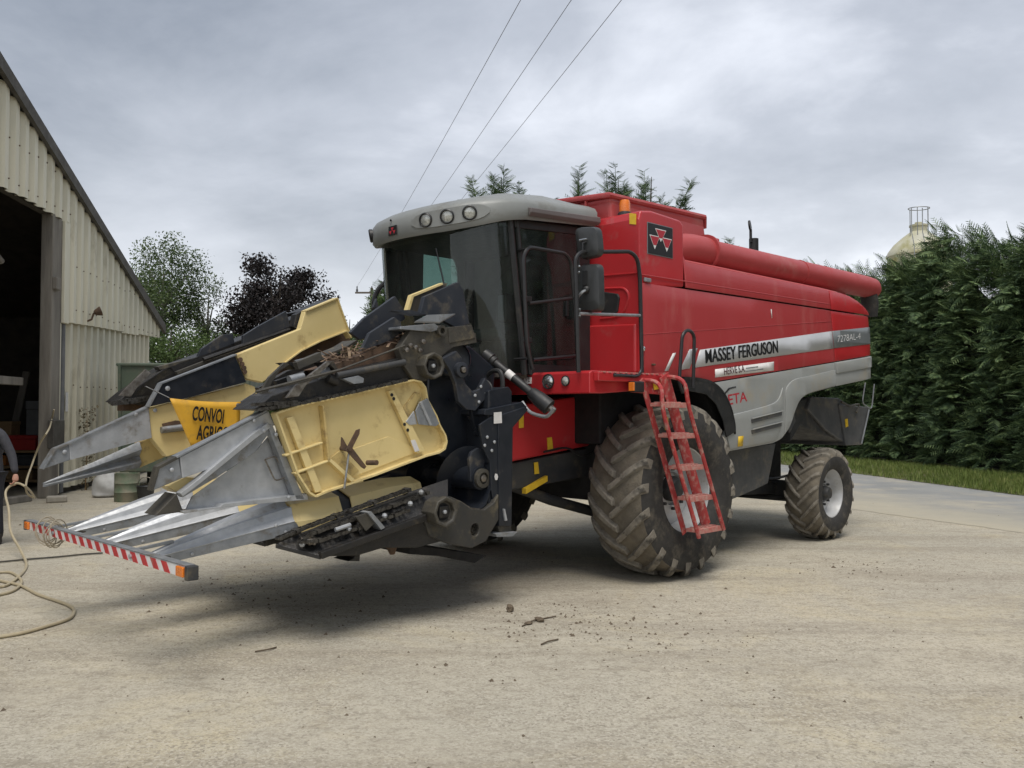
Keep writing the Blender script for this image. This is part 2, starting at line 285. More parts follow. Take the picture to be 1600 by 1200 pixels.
# ================================================================== THE SETTING
def ground_mat():
    m = bpy.data.materials.new('worn_concrete_yard'); m.use_nodes = True; nt = m.node_tree; N = nt.nodes; K = nt.links; b = N['Principled BSDF']
    tc = N.new('ShaderNodeTexCoord')
    def noise(sc, det=6, ro=0.6, dist=0.0, st=(1, 1, 1), w=0):
        mp = N.new('ShaderNodeMapping'); K.new(tc.outputs['Object'], mp.inputs[0]); mp.inputs['Scale'].default_value = st; mp.inputs['Location'].default_value = (w, w * 2, 0)
        t = N.new('ShaderNodeTexNoise'); t.inputs['Scale'].default_value = sc; t.inputs['Detail'].default_value = det; t.inputs['Roughness'].default_value = ro; t.inputs['Distortion'].default_value = dist
        K.new(mp.outputs[0], t.inputs[0]); return t.outputs[0]
    def mr(s, a, bb, c=0.0, d=1.0):
        r = N.new('ShaderNodeMapRange'); K.new(s, r.inputs[0])
        for i, q in enumerate((a, bb, c, d)): r.inputs[i + 1].default_value = q
        return r.outputs[0]
    def mix(f, a, c):
        x = N.new('ShaderNodeMix'); x.data_type = 'RGBA'; K.new(f, x.inputs[0])
        for i, q in ((6, a), (7, c)):
            if isinstance(q, tuple): x.inputs[i].default_value = (*q, 1)
            else: K.new(q, x.inputs[i])
        return x.outputs[2]
    def mul(a, c):
        x = N.new('ShaderNodeMath'); x.operation = 'MULTIPLY'; K.new(a, x.inputs[0])
        if isinstance(c, float): x.inputs[1].default_value = c
        else: K.new(c, x.inputs[1])
        return x.outputs[0]
    c = mix(mr(noise(0.28, 6, 0.6, 0.5), 0.36, 0.64), (0.515, 0.47, 0.37), (0.42, 0.395, 0.325))    # broad tone
    c = mix(mr(noise(0.55, 7, 0.7, 0.8, w=3), 0.50, 0.70), c, (0.53, 0.465, 0.32))                  # dry yellowish film of soil
    c = mix(mul(mr(noise(0.45, 8, 0.7, 0.9, (0.5, 1.3, 1), w=13), 0.50, 0.64), 0.8), c, (0.33, 0.295, 0.235))   # damp and oily patches
    c = mix(mul(mr(noise(1.6, 8, 0.75, 0.5, w=9), 0.55, 0.70), 0.55), c, (0.27, 0.23, 0.17))          # soil stains
    mpw = N.new('ShaderNodeMapping'); K.new(tc.outputs['Object'], mpw.inputs[0]); mpw.inputs['Rotation'].default_value = (0, 0, -0.78); mpw.inputs['Scale'].default_value = (0.10, 1.9, 1)
    tw = N.new('ShaderNodeTexNoise'); tw.inputs['Scale'].default_value = 1.0; tw.inputs['Detail'].default_value = 5; K.new(mpw.outputs[0], tw.inputs[0])
    c = mix(mul(mr(tw.outputs[0], 0.52, 0.62), 0.5), c, (0.31, 0.275, 0.215))                        # wheel tracks
    vc = N.new('ShaderNodeTexVoronoi'); vc.feature = 'DISTANCE_TO_EDGE'; vc.inputs['Scale'].default_value = 0.33
    wv = N.new('ShaderNodeVectorMath'); wv.operation = 'MULTIPLY_ADD'; nz_ = N.new('ShaderNodeTexNoise'); nz_.inputs['Scale'].default_value = 1.7; nz_.inputs['Detail'].default_value = 6; K.new(tc.outputs['Object'], nz_.inputs[0])
    K.new(nz_.outputs['Color'], wv.inputs[0]); wv.inputs[1].default_value = (0.9, 0.9, 0.9); K.new(tc.outputs['Object'], wv.inputs[2]); K.new(wv.outputs[0], vc.inputs[0])
    crk = mul(mr(vc.outputs[0], 0.0, 0.006, 1.0, 0.0), mr(noise(0.5, 3, w=21), 0.48, 0.56)); c = mix(mul(crk, 0.22), c, (0.15, 0.13, 0.10))   # hairline cracks
    c = mix(mul(mr(noise(6, 8, 0.75, 0.2, (0.6, 1.5, 1), w=5), 0.50, 0.70), 0.55), c, (0.21, 0.18, 0.135))
    c = mix(mul(mr(noise(14, 7, 0.8, 0.3, w=8), 0.50, 0.66), 0.6), c, (0.19, 0.165, 0.125))
    c = mix(mul(mr(noise(45, 6, 0.85, 0.2, w=18), 0.50, 0.64), 0.35), c, (0.22, 0.195, 0.15))
    vo = N.new('ShaderNodeTexVoronoi'); vo.inputs['Scale'].default_value = 75; K.new(tc.outputs['Object'], vo.inputs[0])
    sp = N.new('ShaderNodeSeparateColor'); K.new(vo.outputs['Color'], sp.inputs[0])
    agg = mr(noise(0.8, 6, 0.7, 0.4, w=31), 0.34, 0.60, 0.45, 1.0)
    c = mix(mul(mul(mr(sp.outputs[0], 0.55, 1.0), 0.6), agg), c, (0.58, 0.54, 0.45))                         # exposed aggregate
    c = mix(mul(mul(mr(sp.outputs[1], 0.70, 1.0), 0.75), agg), c, (0.23, 0.205, 0.165))
    c = mix(mul(mul(mr(noise(120, 4, 0.8), 0.52, 0.70), 0.65), agg), c, (0.20, 0.18, 0.145))
    c = mix(mul(mr(noise(38, 5, 0.75, w=2), 0.58, 0.70), 0.6), c, (0.19, 0.165, 0.13))
    K.new(c, b.inputs['Base Color']); b.inputs['Roughness'].default_value = 0.93; b.inputs['Specular IOR Level'].default_value = 0.25
    bp = N.new('ShaderNodeBump'); bp.inputs['Strength'].default_value = 0.7; bp.inputs['Distance'].default_value = 0.012
    add = N.new('ShaderNodeMath'); K.new(noise(70, 6, 0.7), add.inputs[0]); K.new(mul(noise(6, 6, 0.6), 0.9), add.inputs[1]); K.new(add.outputs[0], bp.inputs['Height']); K.new(bp.outputs[0], b.inputs['Normal'])
    return m
g = MB(False); g.add([(-700, -700, 0), (700, -700, 0), (700, 1400, 0), (-700, 1400, 0)], [(0, 1, 2, 3)])
ground = g.build('ground', ground_mat()); ground['kind'] = 'structure'; ground['label'] = 'pale dusty concrete yard in front of the barn'

def ribbon(name, A, B, z, m, n=10, jit=(0.0, 0.0), kind='structure', dome=0.0):
    PA = spline([(x, y, 0) for x, y in A], n); PB = spline([(x, y, 0) for x, y in B], n); mb = MB(False); vs = []
    k = min(len(PA), len(PB)); c = 8
    for i in range(k):
        a = PA[i] + Vector((random.uniform(-1, 1), random.uniform(-1, 1), 0)) * jit[0]; b = PB[i] + Vector((random.uniform(-1, 1), random.uniform(-1, 1), 0)) * jit[1]
        for j in range(c + 1):
            t = j / c; p = a.lerp(b, t); vs.append((p.x, p.y, z + dome * math.sin(math.pi * t)))
    fs = [(i * (c + 1) + j, i * (c + 1) + j + 1, (i + 1) * (c + 1) + j + 1, (i + 1) * (c + 1) + j) for i in range(k - 1) for j in range(c)]
    mb.add(vs, fs, True); o = mb.build(name, m); o['kind'] = kind; at = o.data.attributes.new('edge', 'FLOAT', 'POINT')
    if len(o.data.vertices) == len(vs):
        for i in range(len(vs)): at.data[i].value = (i % (c + 1)) / c
    return o
M_asph = mat('old_asphalt', (0.285, 0.29, 0.285), 0.9, col2=(0.24, 0.245, 0.24), scale=0.9, dirt=(0.38, 0.355, 0.30), damt=0.35, dscale=0.8, bump=0.5, bscale=110, spec=0.3)
def dusty_edge(m):
    # soil washed over the yard side of the lane
    nt = m.node_tree; N = nt.nodes; K = nt.links; b = N['Principled BSDF']; src = b.inputs['Base Color'].links[0].from_socket
    a = N.new('ShaderNodeAttribute'); a.attribute_name = 'edge'; tc = N.new('ShaderNodeTexCoord'); t = N.new('ShaderNodeTexNoise'); t.inputs['Scale'].default_value = 1.1; t.inputs['Detail'].default_value = 9; t.inputs['Roughness'].default_value = 0.72; K.new(tc.outputs['Object'], t.inputs[0])
    s = N.new('ShaderNodeMath'); s.operation = 'MULTIPLY_ADD'; K.new(t.outputs[0], s.inputs[0]); s.inputs[1].default_value = -0.75; K.new(a.outputs['Fac'], s.inputs[2])
    r = N.new('ShaderNodeMapRange'); K.new(s.outputs[0], r.inputs[0]); r.inputs[1].default_value = -0.34; r.inputs[2].default_value = 0.30; r.inputs[3].default_value = 1; r.inputs[4].default_value = 0
    mx = N.new('ShaderNodeMix'); mx.data_type = 'RGBA'; K.new(r.outputs[0], mx.inputs[0]); K.new(src, mx.inputs[6]); mx.inputs[7].default_value = (0.42, 0.385, 0.30, 1); K.new(mx.outputs[2], b.inputs['Base Color'])
dusty_edge(M_asph)
road = ribbon('road', [(9.8, 1), (8.6, 7), (7.05, 11.9), (5.9, 14.6), (4.7, 18.5), (3.0, 26), (0.5, 36), (-3, 50)], [(13.5, 1), (12.2, 8), (11.2, 12), (10.1, 17), (9.6, 20), (8.6, 25.5), (6.0, 36), (2.5, 50)], 0.004, M_asph, 26, (0.03, 0.03))
road['label'] = 'grey asphalt lane beside the yard'
M_verge = mat('verge_soil', (0.10, 0.115, 0.035), 0.95, col2=(0.085, 0.075, 0.035), scale=3, bump=0.6, bscale=25)
verge = ribbon('verge', [(13.5, 1), (12.2, 8), (11.2, 12), (10.1, 17), (9.6, 20), (8.6, 25.5), (6.0, 36), (2.5, 50)], [(16.5, 1), (15.6, 8), (14.6, 13), (13.4, 18.5), (12.7, 22), (11.9, 27), (10.0, 37), (6, 52)], 0.012, M_verge, 12, (0.04, 0.1), dome=0.07)
verge['label'] = 'strip of green verge under the conifer hedge'

def mesh_np(name, V, T, m, parent=None, smooth=False, kind=None):
    me = bpy.data.meshes.new(name); nv, nf = len(V), len(T); me.vertices.add(nv); me.vertices.foreach_set('co', np.ascontiguousarray(V, np.float32).ravel())
    me.loops.add(nf * 3); me.loops.foreach_set('vertex_index', np.ascontiguousarray(T, np.int32).ravel()); me.polygons.add(nf)
    me.polygons.foreach_set('loop_start', np.arange(0, nf * 3, 3, dtype=np.int32)); me.polygons.foreach_set('loop_total', np.full(nf, 3, np.int32)); me.update(calc_edges=True)
    o = bpy.data.objects.new(name, me); COL.objects.link(o); me.materials.append(m)
    if parent: o.parent = parent
    if kind: o['kind'] = kind
    return o
def scatter(tv, tf, pos, xa, ya, za, scale):
    """copies of a small template, one per row: pos + scale*(x*xa + y*ya + z*za)"""
    n = len(pos); V = pos[:, None, :] + scale[:, None, None] * (tv[None, :, 0:1] * xa[:, None, :] + tv[None, :, 1:2] * ya[:, None, :] + tv[None, :, 2:3] * za[:, None, :])
    T = tf[None] + (np.arange(n) * len(tv))[:, None, None]; return V.reshape(-1, 3), T.reshape(-1, 3)
def frames(dirs, rng, upbias=(0, 0, 1), roll=0.6):
    d = dirs / np.linalg.norm(dirs, axis=1, keepdims=True); up = np.tile(np.array(upbias, float), (len(d), 1)) + rng.normal(0, roll, d.shape)
    y = np.cross(up, d); y /= np.linalg.norm(y, axis=1, keepdims=True) + 1e-9; return d, y, np.cross(d, y)
def leafmat(name, a, b, c, scale=2.0, trans=0.25, rough=0.6):
    m = bpy.data.materials.new(name); m.use_nodes = True; nt = m.node_tree; N = nt.nodes; K = nt.links; bs = N['Principled BSDF']; bs.inputs['Roughness'].default_value = rough; bs.inputs['Specular IOR Level'].default_value = 0.3
    gi = N.new('ShaderNodeNewGeometry'); tc = N.new('ShaderNodeTexCoord'); t = N.new('ShaderNodeTexNoise'); t.inputs['Scale'].default_value = scale; t.inputs['Detail'].default_value = 5; K.new(tc.outputs['Object'], t.inputs[0])
    ad = N.new('ShaderNodeMath'); ad.operation = 'MULTIPLY_ADD'; K.new(gi.outputs['Random Per Island'], ad.inputs[0]); ad.inputs[1].default_value = 0.55; ad.inputs[2].default_value = -0.27
    a2 = N.new('ShaderNodeMath'); K.new(ad.outputs[0], a2.inputs[0]); K.new(t.outputs[0], a2.inputs[1])
    r = N.new('ShaderNodeValToRGB'); K.new(a2.outputs[0], r.inputs[0]); e = r.color_ramp.elements; e[0].position = 0.25; e[0].color = (*a, 1); e[1].position = 0.8; e[1].color = (*c, 1); q = e.new(0.52); q.color = (*b, 1)
    K.new(r.outputs[0], bs.inputs['Base Color']); o = N['Material Output']; tr = N.new('ShaderNodeBsdfTranslucent'); K.new(r.outputs[0], tr.inputs[0]); mx = N.new('ShaderNodeMixShader'); mx.inputs[0].default_value = trans
    K.new(bs.outputs[0], mx.inputs[1]); K.new(tr.outputs[0], mx.inputs[2]); K.new(mx.outputs[0], o.inputs[0]); MATS[name] = m; return m
M_conif = leafmat('conifer_green', (0.036, 0.064, 0.030), (0.092, 0.150, 0.062), (0.20, 0.27, 0.11), 1.4, 0.15)
M_birch = leafmat('birch_green', (0.045, 0.075, 0.025), (0.085, 0.13, 0.045), (0.15, 0.20, 0.08), 1.0, 0.35)
M_shrub = leafmat('shrub_green', (0.040, 0.070, 0.02), (0.075, 0.12, 0.035), (0.13, 0.19, 0.06), 1.2, 0.3)
M_plum = leafmat('purple_leaf', (0.012, 0.011, 0.011), (0.024, 0.020, 0.020), (0.044, 0.034, 0.032), 1.2, 0.15)
M_grass = leafmat('grass_blade', (0.09, 0.13, 0.03), (0.16, 0.22, 0.05), (0.25, 0.27, 0.09), 1.5, 0.3)
M_bark = mat('bark', (0.085, 0.07, 0.052), 0.95, col2=(0.05, 0.042, 0.033), scale=9, bump=0.8, bscale=30, stretch=(1, 1, 0.25))
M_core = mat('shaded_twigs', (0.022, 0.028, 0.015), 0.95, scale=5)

# a conifer frond: a stem with pairs of drooping, feathery side shoots
def frond_template(pairs=7, w=0.34, thin=0.022):
    V = [(0, 0.012, 0), (0, -0.012, 0), (1, 0, -0.10)]; T = [(0, 1, 2)]
    for i in range(pairs):
        x = 0.10 + 0.82 * i / (pairs - 1); l = w * (1.15 - 0.85 * x); zc = -0.10 * x * x
        for s in (-1, 1):
            k = len(V); xo = x + 0.03 * s; V += [(xo, 0, zc), (xo + thin * 2, 0, zc), (xo + l * 0.95, s * l * 0.85, zc - 0.22 * l), (xo + l * 0.50, s * l * 0.55, zc + 0.010)]; T += [(k, k + 1, k + 2), (k, k + 2, k + 3)]
    return np.array(V), np.array(T)
FV, FT = frond_template()
# one broad leaf, folded a little along its rib
LV = np.array([(0, 0, 0), (0.5, 0.30, 0.06), (1, 0, -0.04), (0.5, -0.30, 0.06)]); LT = np.array([(0, 2, 1), (0, 3, 2)])

# grass on the verge
def grass():
    n = 30000; rng = np.random.default_rng(3); A = np.array([(13.5, 1), (12.2, 8), (11.2, 12), (10.1, 17), (9.6, 20), (8.6, 25.5), (6.0, 36), (2.5, 50)]); B = np.array([(16.5, 1), (15.6, 8), (14.6, 13), (13.4, 18.5), (12.7, 22), (11.9, 27), (10.0, 37), (6, 52)])
    s = 2 + rng.random(n) * 3.9; i = s.astype(int); f = (s - i)[:, None]; t = (rng.random(n) * 1.06 - 0.03)[:, None]
    p = (A[i] * (1 - f) + A[i + 1] * f) * (1 - t) + (B[i] * (1 - f) + B[i + 1] * f) * t
    pos = np.concatenate([p, np.full((n, 1), 0.02) + 0.06 * np.sin(np.clip(t, 0, 1) * np.pi)], 1); tv = np.array([(0, -0.07, 0), (0, 0.07, 0), (0.28, 0, 1)]); tf = np.array([(0, 1, 2)])
    d, y, z = frames(rng.normal(0, 1, (n, 3)) * (1, 1, 0.15), rng, (0, 0, 1), 0.15)
    V, T = scatter(tv, tf, pos, d, y, z, rng.uniform(0.05, 0.17, n)); o = mesh_np('grass', V, T, M_grass, kind='stuff'); o['label'] = 'short green grass on the verge below the hedge'; return o
grass()

# the tall conifer hedge along the lane
def hedge():
    root = empty('conifer_hedge', (12.9, 24, 0)); tag(root, 'tall dark green conifer hedge along the lane behind the combine', 'hedge')
    rng = np.random.default_rng(11); line = [(15.9, -4), (15.6, 4), (14.6, 11), (13.9, 16), (13.2, 20), (12.3, 24.5), (11.5, 29), (10.2, 34), (8.6, 40), (6.5, 47)]
    P = np.array([(p.x, p.y) for p in spline([(x, y, 0) for x, y in line], 8)]); tang = np.gradient(P, axis=0); tang /= np.linalg.norm(tang, axis=1)[:, None]; nor = np.stack([tang[:, 1], -tang[:, 0]], 1)   # away from the lane
    # solid dark core added, so no daylight shows through the middle
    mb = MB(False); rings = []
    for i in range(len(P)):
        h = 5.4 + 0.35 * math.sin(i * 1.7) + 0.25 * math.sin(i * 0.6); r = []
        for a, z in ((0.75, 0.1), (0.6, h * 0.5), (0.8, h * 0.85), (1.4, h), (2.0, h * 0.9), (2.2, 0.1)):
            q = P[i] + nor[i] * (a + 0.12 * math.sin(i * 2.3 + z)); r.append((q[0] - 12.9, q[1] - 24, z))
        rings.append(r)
    mb.loft(rings); mb.build('solid_core', M_core, root)
    n = 48000; s = np.where(rng.random(n) < 0.94, 15 + rng.random(n) * (len(P) - 16.01), rng.random(n) * 15); big = np.where(s < 15, 2.2, 1.0); i = s.astype(int); f = (s - i)[:, None]; c = P[i] * (1 - f) + P[i + 1] * f; nn = nor[i]; tt = tang[i]
    h = 5.75 + 0.45 * np.sin(s * 1.7) + 0.3 * np.sin(s * 0.61 + 1) + 0.25 * np.sin(s * 4.3)
    kind = rng.random(n); z = rng.random(n) ** 0.85 * h; bul = 0.30 * np.sin(s * 2.1 + z * 1.1) + 0.25 * np.sin(s * 5.0 - z * 2.3) + 0.18 * np.sin(s * 9 + z * 4)
    dep = np.where(kind < 0.80, 0.45 + bul - 0.10 * rng.random(n) + 0.22 * (z / 6) ** 3, rng.random(n) * 2.0 + 0.2); z = np.where(kind < 0.80, z, h * (0.9 + 0.13 * rng.random(n)))
    pos = np.concatenate([c + nn * dep[:, None], z[:, None] + 0.15], 1)
    d = np.concatenate([-nn * 0.75 + tt * rng.normal(0, 0.75, (n, 1)), (0.02 + rng.normal(0, 0.30, n) + (kind >= 0.8) * 1.1)[:, None]], 1)
    xa, ya, za = frames(d, rng, (0, 0, 1), 0.45); V, T = scatter(FV, FT, pos - (12.9, 24, 0), xa, ya, za, (0.18 + 0.50 * rng.random(n) ** 1.6) * big)
    VV, TT = [V], [T]; k = len(V)
    # leading shoots that stand above the clipped top
    for j in range(24):
        q = rng.integers(14, len(P) - 2); b = np.array([*(P[q] + nor[q] * rng.uniform(0.5, 1.7)), 5.4]); L_ = rng.uniform(0.8, 1.9); lean = np.array([rng.normal(-0.1, 0.22), rng.normal(0, 0.15), 1]); m_ = 26
        u = rng.random(m_); ps = b + lean * (u * L_)[:, None]; ang = rng.random(m_) * 6.28; dd = np.stack([np.cos(ang), np.sin(ang), 0.8 + 0 * ang], 1); xa, ya, za = frames(dd, rng, (0, 0, 1), 0.3)
        V2, T2 = scatter(FV, FT, ps - (12.9, 24, 0), xa, ya, za, (1.15 - u) * 0.7); VV.append(V2); TT.append(T2 + k); k += len(V2)
    o = mesh_np('foliage', np.concatenate(VV), np.concatenate(TT), M_conif, root, kind='stuff')
    for j, q in enumerate(range(6, len(P), 6)):
        c0 = P[q] + nor[q] * 1.3; MB(False).tube([(c0[0] - 12.9, c0[1] - 24, -0.05), (c0[0] - 12.9, c0[1] - 24, 5.2)], [0.14, 0.03], 7).build('trunk', M_bark, root)
hedge()

def conifer(x, y, h, r, seed, label, leader=1.6, leaders=1, lean=0.0):
    root = empty('conifer_tree', (x, y, 0)); tag(root, label, 'tree', 'ragged conifers behind the combine'); rng = np.random.default_rng(seed)
    MB(False).tube([(0, 0, -0.1), (0.02, 0, h * 0.5), (lean * 0.6, 0, h - leader), (lean, 0, h * 0.97)], [0.16, 0.10, 0.045, 0.008], 7).build('trunk', M_bark, root)
    n = int(500 * h); t = rng.random(n) ** 0.8; z = 0.4 + t * (h - leader); rr = r * (1 - 0.62 * t ** 2) * (0.55 + 0.45 * rng.random(n)); a = rng.random(n) * 6.283; rr *= 1 + 0.25 * np.sin(a * 3 + z * 2.0)
    pos = np.stack([np.cos(a) * rr, np.sin(a) * rr, z], 1); d = np.stack([np.cos(a), np.sin(a), 0.45 + rng.normal(0, 0.35, n)], 1); xa, ya, za = frames(d, rng, (0, 0, 1), 0.4); V, T = scatter(FV, FT, pos, xa, ya, za, rng.uniform(0.25, 0.6, n)); VV, TT = [V], [T]; k = len(V)
    for j in range(leaders):
        b = np.array([lean * 0.5 + rng.normal(0, r * 0.33) * (j > 0), rng.normal(0, r * 0.33) * (j > 0), h - leader - 0.4]); L_ = (leader + 0.4) * (1 if j == 0 else rng.uniform(0.55, 0.95)); ln = np.array([lean * 0.5 + rng.normal(0, 0.14), rng.normal(0, 0.10), 1]); m_ = 100
        u = np.sort(rng.random(m_)) ** 1.1; ps = b + ln * (u * L_)[:, None]; ang = rng.random(m_) * 6.28; dd = np.stack([np.cos(ang), np.sin(ang), 0.75 + rng.normal(0, 0.3, m_)], 1); xa, ya, za = frames(dd, rng, (0, 0, 1), 0.35)
        V2, T2 = scatter(FV, FT, ps, xa, ya, za, (0.20 + 0.55 * (1 - u)) * rng.uniform(0.5, 1.15, m_)); VV.append(V2); TT.append(T2 + k); k += len(V2)
        e0, e1 = b, b + ln * L_; mbt = MB(False).tube([e0, (e0 + e1) / 2, e1], [0.03, 0.02, 0.004], 5)
        tri = [f for f in mbt.F if len(f) == 4]; V3 = np.array(mbt.V); T3 = np.array([q for f in tri for q in ((f[0], f[1], f[2]), (f[0], f[2], f[3]))]); VV.append(V3); TT.append(T3 + k); k += len(V3)
    mesh_np('crown', np.concatenate(VV), np.concatenate(TT), M_conif, root, kind='stuff')
conifer(-0.15, 20.4, 7.45, 1.0, 21, 'thin ragged conifer just behind the cab roof', 1.7, 7, -0.1)
conifer(1.5, 20.2, 7.35, 0.95, 22, 'pointed conifer behind the front end of the grain tank', 1.6, 5, 0.05)
conifer(2.55, 20.6, 7.45, 0.95, 23, 'tallest conifer tip above the orange beacon', 1.6, 4, 0.0)
conifer(3.25, 20.9, 7.6, 1.05, 24, 'broad feathery conifer top beside the logo plate', 1.9, 9, 0.15)
conifer(5.1, 21.6, 6.0, 0.8, 25, 'low conifer whose tip peeks over the unloading tube', 1.2, 1, 0.3)
conifer(-2.75, 20.0, 4.75, 0.55, 26, 'small conifer seen past the cab windscreen edge', 1.0, 2, -0.35)

def broadleaf(name, x, y, h, rx, rz, m, seed, label, nleaf=9000, clumps=26, leaf=(0.08, 0.16), base=0.35, bark=M_bark, trunk=0.14, airy=0.5):
    root = empty(name, (x, y, 0)); tag(root, label, 'shrub' if 'shrub' in name else 'tree'); rng = np.random.default_rng(seed)
    cz = h - rz; tb = MB(False); tb.tube([(0, 0, -0.1), (0.05, 0.03, h * base), (0.0, 0.05, h * 0.75), (0.05, 0, h * 0.93)], [trunk, trunk * 0.75, trunk * 0.35, 0.012], 8)
    C = []
    for j in range(clumps):
        a = rng.random() * 6.283; e = math.asin(rng.uniform(-0.75, 1)); q = rng.random() ** 0.4; c = np.array([math.cos(a) * math.cos(e) * rx * q, math.sin(a) * math.cos(e) * rx * q, cz + math.sin(e) * rz * q]); C.append(c)
        s0 = np.array([0.02, 0.03, max(h * base * 0.8, min(c[2] - 0.6, h * 0.7))]); mid = (s0 + c) / 2 + rng.normal(0, 0.12, 3); tb.tube([s0, mid, c], [trunk * 0.33, trunk * 0.18, 0.008], 5)
    tb.build('trunk', bark, root)
    C = np.array(C); i = rng.integers(0, len(C), nleaf); sc = rng.uniform(0.5, 1.0, len(C))[i]; pos = C[i] + np.clip(rng.normal(0, 1, (nleaf, 3)), -1.7, 1.7) * (sc * airy)[:, None] * (rx * 0.42, rx * 0.42, rz * 0.30)
    pos[:, 2] = np.maximum(pos[:, 2], 0.3); d = rng.normal(0, 1, (nleaf, 3)) + (0, 0, -0.35); xa, ya, za = frames(d, rng, (0, 0, 1), 0.8); V, T = scatter(LV, LT, pos, xa, ya, za, rng.uniform(leaf[0], leaf[1], nleaf))
    mesh_np('crown', V, T, m, root, kind='stuff'); return root
M_bbark = mat('birch_bark', (0.42, 0.40, 0.36), 0.9, col2=(0.18, 0.16, 0.14), scale=6, bump=0.4, stretch=(1, 1, 2.5))
broadleaf('birch_tree', -13.4, 33, 8.1, 1.55, 2.6, M_birch, 31, 'airy green birch rising beside the barn roof edge', 20000, 44, (0.06, 0.12), bark=M_bbark, airy=0.62)
broadleaf('birch_tree', -12.2, 34.5, 6.9, 1.0, 2.4, M_birch, 37, 'thin birch with see-through crown between barn and purple tree', 9000, 26, (0.05, 0.11), bark=M_bbark, airy=0.55)
broadleaf('broadleaf_shrub', -12.3, 31, 4.9, 2.1, 2.3, M_shrub, 32, 'dense green shrub at the barn corner below the birch', 26000, 46, (0.06, 0.12), 0.1, airy=0.55)
broadleaf('broadleaf_shrub', -10.3, 33.5, 4.3, 1.6, 2.0, M_shrub, 33, 'rounded green shrub below the purple-leaved tree', 18000, 36, (0.06, 0.12), 0.1, airy=0.55)
broadleaf('plum_tree', -9.45, 35, 7.75, 2.2, 2.4, M_plum, 34, 'dark purple-leaved plum tree above the folded maize header', 24000, 75, (0.08, 0.17), 0.25, airy=0.50)
broadleaf('broadleaf_shrub', -7.2, 38, 6.1, 1.9, 2.3, M_shrub, 35, 'pale green shrub behind the cream hood of the header', 9000, 36, (0.09, 0.17), 0.15, airy=0.5)
broadleaf('broadleaf_shrub', -5.6, 40, 5.6, 1.6, 2.3, M_shrub, 36, 'green shrub in the gap between header and cab', 7000, 30, (0.09, 0.17), 0.15, airy=0.5)

# ------------------------------------------------------------------ barn
WD = Vector((-0.1351, 0.9908, 0)); WN = Vector((0.9908, 0.1351, 0)); W0 = Vector((-9.03, 16.98, 0))
M_clad = mat('cream_cladding', (0.66, 0.63, 0.50), 0.6, col2=(0.61, 0.58, 0.455), scale=1.2, dirt=(0.42, 0.38, 0.28), damt=0.12, dscale=2.5, stretch=(1, 1, 0.35))
M_cladl = mat('stained_cladding', (0.64, 0.61, 0.48), 0.65, col2=(0.58, 0.55, 0.43), scale=1.6, dirt=(0.36, 0.32, 0.23), damt=0.18, dscale=2.0, stretch=(1, 1, 0.3))
M_fasc = mat('dark_verge', (0.055, 0.05, 0.043), 0.8, col2=(0.085, 0.08, 0.07), scale=4)
M_roofs = mat('fibre_cement_roof', (0.22, 0.215, 0.20), 0.9, col2=(0.16, 0.155, 0.14), scale=2, bump=0.3)
M_post = mat('weathered_timber', (0.25, 0.23, 0.195), 0.9, col2=(0.155, 0.14, 0.118), scale=5, bump=0.6, bscale=25, stretch=(1, 1, 0.12))
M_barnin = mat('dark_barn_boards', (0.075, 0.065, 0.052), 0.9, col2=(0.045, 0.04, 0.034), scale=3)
M_zinc = mat('grey_downpipe', (0.15, 0.155, 0.16), 0.6, scale=6)
def wall_pt(t, n, z): p = W0 + WD * t + WN * n; return (p.x, p.y, z)
barn = empty('barn', W0); tag(barn, 'cream corrugated barn with a dark open doorway', 'barn')
def bq(mb, pts): mb.add(pts, [tuple(range(len(pts)))])
def zroof(t): return 6.42 - 0.330 * t if t > -4 else 6.42 + 1.32 + 0.330 * (t + 4)
BB = tuple(W0)
def wbox(mb, t0, t1, n0, n1, z0, z1):
    mb.add([wall_pt(t, n, z) for t in (t0, t1) for n in (n0, n1) for z in (z0, z1)], [(0, 1, 3, 2), (4, 6, 7, 5), (0, 4, 5, 1), (2, 3, 7, 6), (0, 2, 6, 4), (1, 5, 7, 3)])
def corrugated(name, t0, t1, zb, zt, n0, m, pitch=0.40, amp=0.075):
    """trapezoid-ribbed sheet standing on the wall plane"""
    mb = MB(False); prof = [(0.0, 0), (0.34, 0), (0.50, 1), (0.84, 1), (1.0, 0)]; ts = []; k = t0
    while k < t1 - 1e-6:
        for f, a in prof[:-1]:
            if k + f * pitch < t1: ts.append((k + f * pitch, a))
        k += pitch
    ts.append((t1, 0)); fr, bk = [], []
    for t, a in ts:
        for n, lst in ((n0 + a * amp, fr), (n0 + a * amp - 0.012, bk)): lst.append((wall_pt(t, n, zb(t)), wall_pt(t, n, zt(t))))
    rings = [[a, b] for a, b in fr]; vs = [p for r in rings for p in r] + [p for r in bk for p in r]; n = len(fr); fs = []
    for i in range(n - 1): fs += [(2 * i, 2 * i + 2, 2 * i + 3, 2 * i + 1), (2 * n + 2 * i + 1, 2 * n + 2 * i + 3, 2 * n + 2 * i + 2, 2 * n + 2 * i), (2 * i, 2 * n + 2 * i, 2 * n + 2 * i + 2, 2 * i + 2)]
    mb.add(vs, fs); return mb.build(name, m, barn, base=BB)
random.seed(5)
SW = 1.2; t = 0.33
while t < 7.15:                                   # upper sheets beside the doorway
    t1 = min(t + SW, 7.25); d = random.uniform(-0.02, 0.02)
    corrugated('wall_sheet', t, t1, lambda q, d=d: 3.44 + 0.035 * q + d, lambda q: zroof(q) - 0.10, 0.10 + random.uniform(0, 0.006), M_clad); t = t1
t = 0.33 - SW
